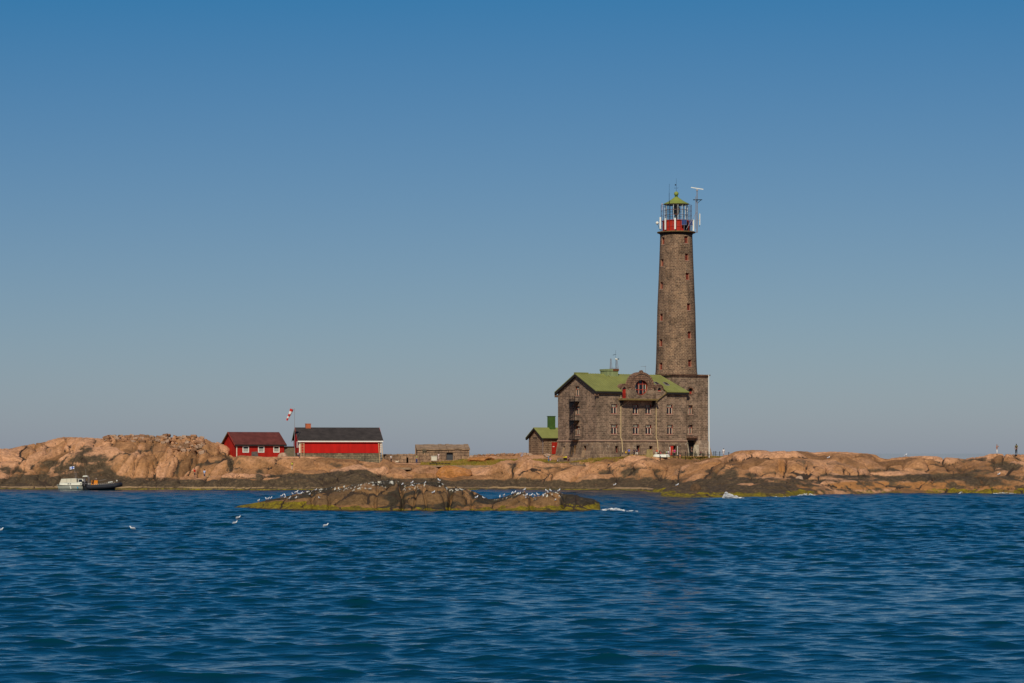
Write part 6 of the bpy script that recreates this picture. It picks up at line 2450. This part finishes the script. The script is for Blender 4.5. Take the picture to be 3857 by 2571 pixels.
# dog
p = P(1495, 1742.5, 497)
D = empty('dog', p)
tag(D, 'small pale dog beside the walker by the low stone wall', 'dog')
dv = [(0, 0, .26), (.22, 0, .27), (.36, 0, .36), (.46, 0, .35), (-.2, 0, .27), (-.34, 0, .36),
      (.2, .07, .14), (.2, .07, .02), (.2, -.07, .14), (.2, -.07, .02), (-.18, .07, .15), (-.20, .07, .02), (-.18, -.07, .15), (-.20, -.07, .02)]
skin_mesh('body', dv, [(0, 1), (1, 2), (2, 3), (0, 4), (4, 5), (1, 6), (6, 7), (1, 8), (8, 9), (4, 10), (10, 11), (4, 12), (12, 13)],
          [.11, .12, .08, .04, .11, .03, .04, .025, .04, .025, .04, .025, .04, .025], fabric((.62, .50, .34)), D)

# ------------------------------------------------------------------ terrace things
g = MB()
c0, c1 = P(1625, 1734, 501), P(1646, 1718, 501)
g.box(c0.x, c1.x, 500.4, 501.6, c0.z, c1.z)
o = empty('crate', (0, 0, 0)); bpy.data.objects.remove(o)
cr = empty('cream_crate', (0, 0, 0))
tag(cr, 'cream coloured crate standing before the ruined stone hut', 'crate')
g.build('crate_body', M['canvas'], cr)
g = MB()
g.box(c0.x - .06, c1.x + .06, 500.33, 501.67, c1.z, c1.z + .08)
g.build('lid', M['boatwhite'], cr)

# white folded sheet / tent left of outhouse
g = MB()
a = P(1962, 1710, 506)
g.prism([a, a + Vector((.55, 0, .35)), a + Vector((.35, .5, -.45)), a + Vector((-.05, .4, -.5))], (-.05, -.1, .03))
o = g.build('pale_tarpaulin', fabric((.62, .66, .80)))
tag(o, 'small pale blue white tarpaulin on the grass left of the stone outhouse', 'tarpaulin')
g = MB()
a = P(2121, 1722.5, 496.9)
g.box(a.x, a.x + .75, 496.6, 497.2, a.z, a.z + .10)
g.ball((a.x + .6, 496.9, a.z + .16), (.14, .14, .1), 8, 5)
o = g.build('yellow_bundle', M['yellow'])
tag(o, 'bright yellow bundle lying on the step left of the fire escape', 'bundle')

# upturned white boat
ub = empty('upturned_boat', P(2492, 1721, 492.6))
tag(ub, 'upturned cream rowing boat lying on the terrace before the entrance', 'boat')
g = MB()
n, Lb = 14, (2523 - 2461) * 492.6 / F
secs = []
for i in range(n + 1):
    t = i / n
    x = (t - .5) * Lb
    wd = .62 * (min(1, (t + .02) * 4.2) ** .6) * (1 - max(0, (t - .8) / .2) ** 2 * .85)
    hh = .52 * (min(1, (t + .08) * 5) ** .5) * (1 - max(0, (t - .85) / .15) ** 2 * .5)
    secs.append([(x, wd * math.cos(a_), max(0, hh * math.sin(a_) ** .8 if math.sin(a_) > 0 else 0)) for a_ in [math.pi * k / 8 for k in range(9)]])
for a_, b_ in zip(secs[:-1], secs[1:]):
    for k in range(8):
        g.poly([a_[k], b_[k], b_[k + 1], a_[k + 1]])
g.poly(secs[0]); g.poly(secs[-1][::-1])
g.build('hull', M['boatwhite'], ub, smooth=False)
g = MB()
g.box(-Lb * .45, Lb * .45, -.03, .03, .50, .56)
g.build('keel', M['boatwhite'], ub)

# concrete pillar, truncated pyramid
g = MB()
b0 = P(2431, 1728, 493.5); b1 = P(2461, 1728, 493.5)
t0 = P(2436, 1692, 493.5); t1 = P(2457, 1692, 493.5)
g.prism([(b0.x, 492.6, b0.z), (b1.x, 492.6, b0.z), (t1.x, 492.9, t0.z), (t0.x, 492.9, t0.z)], (0, 1.0, 0))
o = g.build('concrete_pillar', simple('lichen_concrete', (.27, .20, .075), .9, var=.3, scale=1.5, bump=.4))
tag(o, 'squat tapering concrete pillar spotted with lichen left of the upturned boat', 'pillar')


def picnic(px, py, Y, w_, label, mat='greenwood', top=.75):
    r_ = empty('picnic_table', P(px, py, Y), R.uniform(-.15, .15))
    tag(r_, label, 'table', 'picnic tables on the terrace')
    g = MB()
    for k in range(4):
        g.box(-w_ / 2, w_ / 2, -.38 + k * .2, -.21 + k * .2, top - .05, top)
    g.build('table_top', M[mat], r_)
    for s_ in (-1, 1):
        g = MB()
        g.box(-w_ / 2, w_ / 2, s_ * .75 - .13, s_ * .75 + .13, .41, .46)
        g.build('seat', M[mat], r_)
    for x in (-w_ * .38, w_ * .38):
        g = MB()
        g.prism([(x, -.7, 0), (x, -.58, 0), (x, -.2, top - .05), (x, -.32, top - .05)], (.07, 0, 0))
        g.prism([(x, .7, 0), (x, .58, 0), (x, .2, top - .05), (x, .32, top - .05)], (.07, 0, 0))
        g.box(x + .071, x + .12, -.8, .8, .33, .41)
        g.build('leg_frame', M[mat], r_)
    return r_


picnic(2582, 1720, 494.5, 2.0, 'dark green picnic table left of the doorway')
picnic(2603, 1720.5, 493.8, 1.8, 'dark green picnic table just in front of the doorway')
picnic(2637, 1720, 494.5, 1.9, 'dark picnic table beside the person in dark red near the flagpole')
picnic(2657, 1720, 494.6, 1.5, 'grey green picnic table right beside the flagpole')
picnic(2351, 1719, 494.0, 2.0, 'pale topped table left of the blue shirt near the left drainpipe', 'shed', .78)
for (pa, pb_, lab) in ((2383, 2428, 'dark green bench under the two sitting people'), (2464, 2500, 'low dark bench behind the upturned boat')):
    a, b = P(pa, 1716, 494.2), P(pb_, 1716, 494.2)
    r_ = empty('bench', (a.x, 494.2, a.z - .15))
    tag(r_, lab, 'bench', 'benches on the terrace')
    g = MB()
    g.box(0, b.x - a.x, -.2, .2, .40, .46)
    g.build('seat', M['greenwood'], r_)
    for x in (.15, b.x - a.x - .25):
        g = MB()
        g.box(x, x + .1, -.18, .18, 0, .40)
        g.build('leg', M['greenwood'], r_)
# bench on the left ledge
r_ = empty('bench', P(785, 1802.5, 487.5))
tag(r_, 'small tan wooden bench on the ledge below the left cliff', 'bench')
g = MB(); g.box(-.3, .35, -.2, .2, .48, .55); g.build('seat', M['woodladder'], r_)
for x in (-.28, .27):
    g = MB(); g.box(x, x + .06, -.2, .2, 0, .48); g.build('leg', M['woodladder'], r_)
for (px_, py_, c_, lab) in ((2358, 1703.5, (.75, .40, .02), 'small yellow orange bag on the pale topped table'), (2381.5, 1715.5, (.80, .45, .05), 'small orange yellow bag on the grass by the bench'), (2504, 1712, (.6, .25, .03), 'small orange bag behind the upturned boat')):
    g = MB()
    p = P(px_, py_, 493.4)
    g.ball((p.x, p.y, p.z), (.16, .14, .18), 10, 7)
    g.tube((p.x - .08, p.y, p.z + .13), (p.x, p.y, p.z + .28), .02, n=4)
    g.tube((p.x + .08, p.y, p.z + .13), (p.x, p.y, p.z + .28), .02, n=4)
    o = g.build('bag', fabric(c_))
    tag(o, lab, 'bag')
# parasol-like black lamp posts / fence
FN = empty('iron_fence', (0, 0, 0))
tag(FN, 'black iron post and rail fence along the edge of the lighthouse terrace', 'fence')
pp = []
for (px_, pb_, pt_, Y) in ((2485.5, 1728, 1698, 490.8), (2512, 1727, 1716, 490.9), (2555.5, 1731, 1703, 490.2), (2582, 1728, 1702, 490.5), (2619, 1724, 1701, 491.5), (2666, 1720, 1701.5, 493), (2689, 1716, 1701, 495), (2696, 1715.5, 1700.5, 497), (2711, 1717, 1701.5, 495), (2745, 1713, 1704, 494), (2775, 1712, 1704, 494)):
    a, b = P(px_, pb_, Y), P(px_, pt_, Y)
    g = MB()
    g.tube(a - Vector((0, 0, .3)), b, .055, n=6)
    g.ball(b, .10, 8, 6)
    g.ball(a.lerp(b, .6), .085, 8, 5)
    g.build('post', M['iron'], FN)
    if pt_ > 1712:
        continue
    pp.append(a.lerp(b, .82))
for a, b in zip(pp[:-1], pp[1:]):
    g = MB()
    for dz in (0, -.38):
        m1 = a.lerp(b, .5) - Vector((0, 0, .06))
        g.path([a + Vector((0, 0, dz)), m1 + Vector((0, 0, dz)), b + Vector((0, 0, dz))], .018, 4)
    g.build('rail', M['iron'], FN)

# white flagpole
fp = empty('flagpole', P(2671.5, 1720, 494))
tag(fp, 'tall plain white flagpole at the right corner of the lighthouse building', 'flagpole')
hp = P(2669, 1414, 494).z - P(2671.5, 1720, 494).z
g = MB()
g.tube((0, 0, -.2), (-.10, 0, hp), .125, .075, n=12)
g.build('pole', M['white'], fp, smooth=True)
g = MB()
g.ball((-.10, 0, hp + .05), .11, 10, 6)
g.build('finial', M['white'], fp)

# ------------------------------------------------------------------ moored boats
BY = 476.0


def hull(Ls, secs_f, n=24, m=8):
    g = MB()
    S = []
    for i in range(n + 1):
        t = i / n
        S.append([secs_f(t, k / m) for k in range(-m, m + 1)])
    for a, b in zip(S[:-1], S[1:]):
        for k in range(2 * m):
            g.poly([a[k], b[k], b[k + 1], a[k + 1]])
    g.poly([q for q in S[0]][::-1])
    return g


p = P(285, 1846, BY)
cb = empty('cabin_boat', (p.x, BY, 0))
tag(cb, 'white and cream cabin motorboat with canvas aft cover moored below the left cliff', 'boat')
Lb = 6.6


def sec(t, k):
    x = -3.05 + t * Lb
    bow = max(0, (t - .55) / .45)
    hw = 1.15 * (1 - bow ** 2.2 * .96)
    sheer = 1.02 - .16 * math.sin(math.pi * min(1, t * 1.1)) + .42 * bow ** 1.5
    if t == 0:
        x += 0
    a = abs(k)
    z = -.25 + (sheer + .25) * a ** 1.5
    x2 = x + (.55 * bow * (z / 1.3)) - (.35 * (1 - t) * (z > .1) * z * .6)
    return (x2, math.copysign(hw * (1 - (1 - a) ** 2.4), k) if k else 0, z)


hull(Lb, sec).build('hull', M['hullgrey'], cb, smooth=True)
g = MB()
g.prism([(-3.35, -1.12, .86), (2.0, -1.12, .92), (3.2, -.5, 1.2), (3.2, .5, 1.2), (2.0, 1.12, .92), (-3.35, 1.12, .86)], (0, 0, .09))
g.build('deck', M['boatwhite'], cb)
g = MB()
g.box(-3.3, 2.2, -1.19, -1.13, .78, .90)
g.build('rub_rail', M['soffit'], cb)
g = MB()     # coaming and cabin side
g.prism([(-2.9, -1.02, .95), (2.6, -1.02, 1.0), (1.3, -1.0, 1.42), (.9, -1.0, 1.44), (-2.85, -1.02, 1.38)], (0, 2.04, 0))
cab = g.build('coaming', M['boatwhite'], cb)
g = MB()
for x in (-1.2, -.8, 1.15, 1.55, 1.9):
    g.box(x - .14, x + .12, -1.06, -1.025, 1.08, 1.24)
g.build('porthole', M['glass'], cab)
g = MB()     # canvas aft canopy
g.prism([(-2.8, -.98, 1.40), (-.75, -.98, 1.44), (.35, -.98, 1.44), (.3, -.9, 2.12), (-.2, -.9, 2.20), (-2.55, -.9, 2.10)], (0, 1.9, 0))
g.build('canvas_canopy', M['canvas'], cb)
g = MB()
g.box(-.78, -.70, -1.0, -.96, 1.44, 2.15)
g.box(-1.55, -1.49, -1.0, -.97, 1.44, 2.12)
g.build('canopy_seam', M['hullgrey'], cb)
g = MB()     # wheelhouse
g.prism([(.42, -.95, 1.44), (1.75, -.95, 1.44), (1.42, -.88, 2.10), (.42, -.88, 2.10)], (0, 1.85, 0))
wh_ = g.build('wheelhouse', M['boatwhite'], cb)
g = MB()
g.prism([(.72, -.99, 1.55), (1.52, -.99, 1.55), (1.30, -.93, 2.02), (.78, -.93, 2.02)], (0, .03, 0))
g.build('side_window', M['glass'], wh_)
g = MB()
g.prism([(.46, -.99, 1.45), (.62, -.99, 1.45), (.66, -.92, 2.08), (.46, -.92, 2.08)], (0, .03, 0))
g.build('open_doorway', M['soffit'], wh_)
g = MB()
g.tube((.1, 0, 2.1), (.1, 0, 3.3), .02, n=4)
g.tube((-.1, .3, 2.1), (-.3, .3, 4.55), .022, n=4)
g.build('mast', M['steel'], cb)
fl = MB()    # white flag with blue cross
nw = 10
for i in range(nw):
    x0, x1 = -.32 - .85 * i / nw, -.32 - .85 * (i + 1) / nw
    y0, y1 = .3 + .05 * math.sin(i * 1.1), .3 + .05 * math.sin((i + 1) * 1.1)
    d0, d1 = -.14 * i / nw, -.14 * (i + 1) / nw
    fl.prism([(x0, y0, 4.0 + d0), (x1, y1, 4.0 + d1), (x1, y1, 4.5 + d1), (x0, y0, 4.5 + d0)], (0, .012, 0))
fo = fl.build('flag', fabric((.78, .78, .8)), cb)
fl = MB()
for i in range(nw):
    x0, x1 = -.32 - .85 * i / nw, -.32 - .85 * (i + 1) / nw
    y0, y1 = .29 + .05 * math.sin(i * 1.1), .29 + .05 * math.sin((i + 1) * 1.1)
    d0, d1 = -.14 * i / nw, -.14 * (i + 1) / nw
    zl, zh = (4.18, 4.32) if i not in (3, 4) else (4.0, 4.5)
    fl.prism([(x0, y0, zl + d0), (x1, y1, zl + d1), (x1, y1, zh + d1), (x0, y0, zh + d0)], (0, .035, 0))
fl.build('blue_cross', fabric((.03, .10, .42)), fo)
g = MB()
g.tube((-.85, -1.25, .80), (-.65, -1.28, .22), .10, n=8)
g.build('white_fender', M['boatwhite'], cb)
g = MB()
g.tube((.55, -1.18, .62), (.60, -1.18, .3), .11, n=8)
g.build('blue_fender', fabric((.02, .30, .48)), cb)
g = MB()
for x in (1.7, 2.3, 2.9):
    g.tube((x, -.8 + (x - 1.7) * .4, 1.05), (x, -.8 + (x - 1.7) * .4, 1.5), .02, n=4)
g.tube((1.7, -.8, 1.5), (2.9, -.32, 1.5), .02, n=4)
g.build('bow_rail', M['steel'], cb)

# dark inflatable
p = P(398, 1846, BY)
rb = empty('inflatable_boat', (p.x, BY - 1.5, 0))
rb.scale = (1.12, 1.0, 1.30)
tag(rb, 'black rigid inflatable boat with orange console cover beside the cabin boat', 'boat')
g = MB()
path_ = []
for k in range(25):
    t = k / 24
    x = -2.6 + 5.3 * (1 - abs(2 * t - 1) ** 1.6) if False else None
pts_ = []
for k in range(13):
    x = -2.6 + 4.4 * k / 12
    pts_.append((x, -.95, .45 + .22 * (k / 12) ** 2))
for k in range(1, 8):
    a_ = -math.pi / 2 + math.pi * k / 8
    pts_.append((1.8 + .95 * math.cos(a_), .95 * math.sin(a_), .68 + .12 * math.cos(a_)))
pts_ += [(x, -y, z) for x, y, z in pts_[:13][::-1]]
g.path(pts_, .33, 10)
for q in pts_:
    g.ball(q, .33, 10, 6)
g.build('tube', M['ribdark'], rb)
g = MB()
g.prism([(-2.5, -.9, .35), (2.3, -.6, .65), (2.3, .6, .65), (-2.5, .9, .35)], (0, 0, -.1))
g.prism([(-2.5, -.75, .3), (-2.5, 0, -.3), (-2.5, .75, .3)], (4.3, 0, .1))
g.build('hull', M['ribdark'], rb)
g = MB()
for k in range(1, 12):
    x = -2.2 + 4.2 * k / 12
    g.ball((x, -1.02, .80 + .22 * (k / 12) ** 2), .05, 6, 4)
    g.ball((x + .15, -.55, .95 + .22 * (k / 12) ** 2), .045, 6, 4)
g.tube((.75, -.9, 1.12), (1.5, -.85, 1.22), .055, n=6)
g.ball((2.15, -.4, 1.35), .12, 8, 5)
g.build('deck_fittings', M['white'], rb)
g = MB()
g.box(-2.05, -1.05, -.55, .45, .55, 1.42)
g.prism([(-2.3, -.6, .35), (-2.0, -.6, .35), (-2.0, -.6, 1.0), (-2.12, -.6, 1.0)], (0, .7, 0))
g.build('orange_cover', M['orange'], rb)
g = MB()
g.prism([(-2.02, -.6, .9), (-1.72, -.6, .9), (-1.66, -.6, 1.45), (-1.9, -.6, 1.5)], (0, .25, 0))
g.build('dark_seat', M['iron'], rb)
for x in (-3.55, -3.05):
    g = MB()
    g.prism([(x - .18, -.3, .6), (x + .2, -.3, .6), (x + .22, -.3, 1.15), (x - .02, -.3, 1.3), (x - .2, -.3, 1.1)], (0, .5, 0))
    g.box(x - .08, x + .1, -.15, .1, -.2, .6)
    en = g.build('outboard_engine', M['iron'], rb)
    g = MB()
    g.ball((x, -.31, .95), .07, 6, 4)
    g.build('engine_badge', M['steel'], en)
g = MB()
for x in (-3.3, -2.7):
    g.tube((x, -.5, .6), (x + .1, -.5, 1.9), .03, n=5)
    g.tube((x, .5, .6), (x + .1, .5, 1.9), .03, n=5)
g.tube((-3.2, -.5, 1.9), (-2.6, -.5, 1.9), .03, n=5)
g.build('arch_frame', M['steel'], rb)
g = MB()
g.prism([(-3.6, -.6, 1.92), (-2.75, -.6, 1.95), (-2.8, -.6, 2.12), (-3.45, -.6, 2.10)], (0, 1.2, 0))
g.build('radar_canopy', M['boatwhite'], rb)
g = MB()
g.tube((-3.1, 0, 2.1), (-3.15, 0, 3.0), .018, n=4)
g.tube((-1.2, 0, 1.3), (.3, 0, 1.55), .02, n=4)
g.build('whip_antenna', M['steel'], rb)
person(362, 1826, BY - 1.4, 'person with pale hair standing at the stern of the black inflatable boat', (.10, .09, .10), (.06, .05, .06), h=1.25, hair=fabric((.6, .55, .45)), face=1.2)


# ------------------------------------------------------------------ gulls
GREY = simple('grey_wing_feathers', (.45, .45, .46), .8, var=.1)
WHT = simple('white_feathers', (.80, .78, .74), .8, var=.04)


def make_gull(swim=False):
    r_ = empty('gull', (0, 0, 0))
    z0 = .0 if swim else .13
    u_ = 0 if swim else .06
    V = [(0, 0, z0 + .10), (.10, 0, z0 + .14 + u_), (.15, 0, z0 + .21 + u_), (.175, 0, z0 + .28 + u_), (.22, 0, z0 + .28 + u_), (.27, 0, z0 + .27 + u_), (-.11, 0, z0 + .08), (-.22, 0, z0 + .05), (-.31, 0, z0 + .03)]
    rd_ = [(.085, .085), (.085, .085), (.05, .05), (.048, .048), (.03, .03), (.010, .010), (.075, .07), (.04, .03), (.02, .01)]
    ed = [(0, 1), (1, 2), (2, 3), (3, 4), (4, 5), (0, 6), (6, 7), (7, 8)]
    skin_mesh('body', V, ed, rd_, WHT, r_)
    for s_ in (-1, 1):
        g = MB()
        g.ball((-.07, s_ * .065, z0 + .135), (.20, .035, .065), 10, 6)
        g.build('wing', GREY, r_, smooth=True)
    if not swim:
        for s_ in (-1, 1):
            g = MB()
            g.tube((0, s_ * .03, z0 + .04), (0, s_ * .035, 0), .009, n=4)
            g.tube((0, s_ * .035, .004), (.05, s_ * .035, .004), .008, n=4)
            g.build('leg', M['orange'], r_)
    return r_


ORD = ['first', 'second', 'third', 'fourth', 'fifth', 'sixth', 'seventh', 'eighth', 'ninth', 'tenth', 'eleventh', 'twelfth', 'thirteenth', 'fourteenth', 'fifteenth', 'sixteenth', 'seventeenth', 'eighteenth', 'nineteenth', 'twentieth', 'twenty-first', 'twenty-second', 'twenty-third', 'twenty-fourth']
c5 = [(320, 362), (400, 345), (422, 340), (452, 342), (565, 312), (594, 298), (598, 342), (645, 348), (680, 303), (715, 345), (720, 270), (740, 298), (768, 298), (858, 305), (924, 258), (958, 342), (1838, 200), (1940, 180), (1948, 212), (2078, 180), (2222, 155), (2165, 288)]
c6 = [(428, 295), (505, 300), (685, 272), (730, 255), (820, 248), (850, 245), (905, 255), (957, 207), (978, 272), (972, 300), (1030, 272), (1070, 255), (1105, 258), (1200, 210), (1245, 195), (1218, 245), (1165, 280), (1340, 210), (1300, 325)]
gl_ = [(860 + x / 2.801, 1760 + y / 2.801) for x, y in c5] + [(1650 + x / 2.941, 1780 + y / 2.941) for x, y in c6]
gl_.sort()
proto = make_gull()
rg = random.Random(9)
first = True
left = [q for q in gl_ if q[0] < 1300]
mid_ = [q for q in gl_ if 1300 <= q[0] < 1720]
rgt = [q for q in gl_ if q[0] >= 1720]
for grp, where in ((left, 'from the left on the low left slope of the skerry'), (mid_, 'from the left on the high middle hump of the skerry'), (rgt, 'from the left on the right hand hump of the skerry')):
    for i, (px_, py_) in enumerate(grp):
        o = proto if first else copy_tree(proto)
        first = False
        p = hit_s(px_, py_ - 1, 296, 330)
        o.location = (p.x, p.y, p.z - .02)
        o.rotation_euler = (0, 0, rg.choice([0.9, -1.2, 2.2, 4.0, -1.5, 1.3, 0.1, -.7]) + rg.uniform(-.3, .3))
        k_ = rg.uniform(0.8, 1.0)
        o.scale = (k_, k_, k_)
        tag(o, 'white gull, %s %s' % (ORD[i], where), 'gull', 'gulls standing on the skerry')
sw = make_gull(True)
for i, (px_, py_, lab) in enumerate([(898, 1953, 'white gull swimming nearest the left tip of the skerry, upper bird of the pair'), (886, 1973, 'white gull swimming below the left tip of the skerry, lower bird of the pair'),
                                     (1228, 1983, 'white gull swimming alone in front of the high part of the skerry'), (498, 1994, 'white gull swimming alone far left of the skerry'), (3, 2000, 'white gull swimming at the left edge of the picture')]):
    o = sw if i == 0 else copy_tree(sw)
    Y = CAMZ * F / (py_ - HOR)
    p = P(px_, py_, Y)
    o.location = (p.x, p.y, .02)
    o.rotation_euler = (0, 0, rg.uniform(-.3, .3) if i != 3 else 3.3)
    k_ = 1.02
    o.scale = (k_, k_, k_)
    tag(o, lab, 'gull', 'gulls swimming in front of the skerry')
for (px_, py_, y0, y1, lab) in ((3412, 1719, 440, 470, 'white gull standing on the skyline of the right hand rocks'), (2316, 1832, 455, 490, 'white gull at the water edge of the main island left of the right hand point'), (3763, 1792, 435, 460, 'white gull resting on the dark shelf below the two walkers on the right'), (2551, 1833, 398, 460, 'white gull on low dark rocks above the weed at the near point'), (3121, 1729, 440, 470, 'white gull resting on the brown slope right of the lighthouse')):
    o = copy_tree(proto)
    p = hit(px_, py_, y0, y1)
    o.location = p
    o.rotation_euler = (0, 0, .4)
    o.scale = (1.15,) * 3
    tag(o, lab, 'gull')
    if 'group' in o:
        del o['group']


# ------------------------------------------------------------------ foam where the swell meets the rock
def foam():
    g = MB()
    rg = random.Random(12)
    m, nt, b = new_mat('sea_foam')
    b.inputs['Base Color'].default_value = (.72, .70, .66, 1)
    b.inputs['Roughness'].default_value = .9

    def patch(pa, pb_, py_, hmax, n, dpx=3):
        for k in range(n):
            t = rg.random()
            px_ = pa + (pb_ - pa) * t
            env = math.sin(math.pi * min(1, max(0, t))) ** .7
            y_ = py_ + rg.uniform(-dpx, dpx) * .7
            Y = CAMZ * F / (y_ - HOR)
            p = P(px_, y_, Y)
            r_ = rg.uniform(.03, .09)
            hz = rg.uniform(.1, 1) * hmax * env
            g.ball((p.x, p.y, .03 + hz), (r_ * rg.uniform(1.2, 3.0), r_, r_ * rg.uniform(.3, .7)), 7, 4)
    patch(1060, 1225, 1914, .10, 60, 2)
    patch(1000, 1070, 1917, .04, 14, 1)
    patch(1740, 1890, 1921, .05, 40, 2)
    patch(2262, 2350, 1922, .22, 110, 3)
    patch(2340, 2400, 1925, .06, 16, 2)
    patch(2150, 2190, 1923, .06, 12, 2)
    patch(2900, 2980, 1871, .03, 10, 1)
    patch(2722, 2766, 1876, .75, 300, .6)
    patch(2726, 2744, 1876, 1.0, 110, .6)
    patch(2766, 2800, 1876, .12, 30, .8)
    patch(2750, 2790, 1875.5, .35, 50, 1)
    patch(3006, 3070, 1866, .35, 46, 1)
    patch(3500, 3518, 1856, .35, 12, 1)
    patch(3614, 3630, 1858, .3, 12, 1)
    patch(3740, 3825, 1859, .15, 34, 1)
    o = g.build('foam', m, smooth=True)
    tag(o, 'white foam and small splashes where swell breaks on the rocks', 'foam', kind='stuff')


foam()
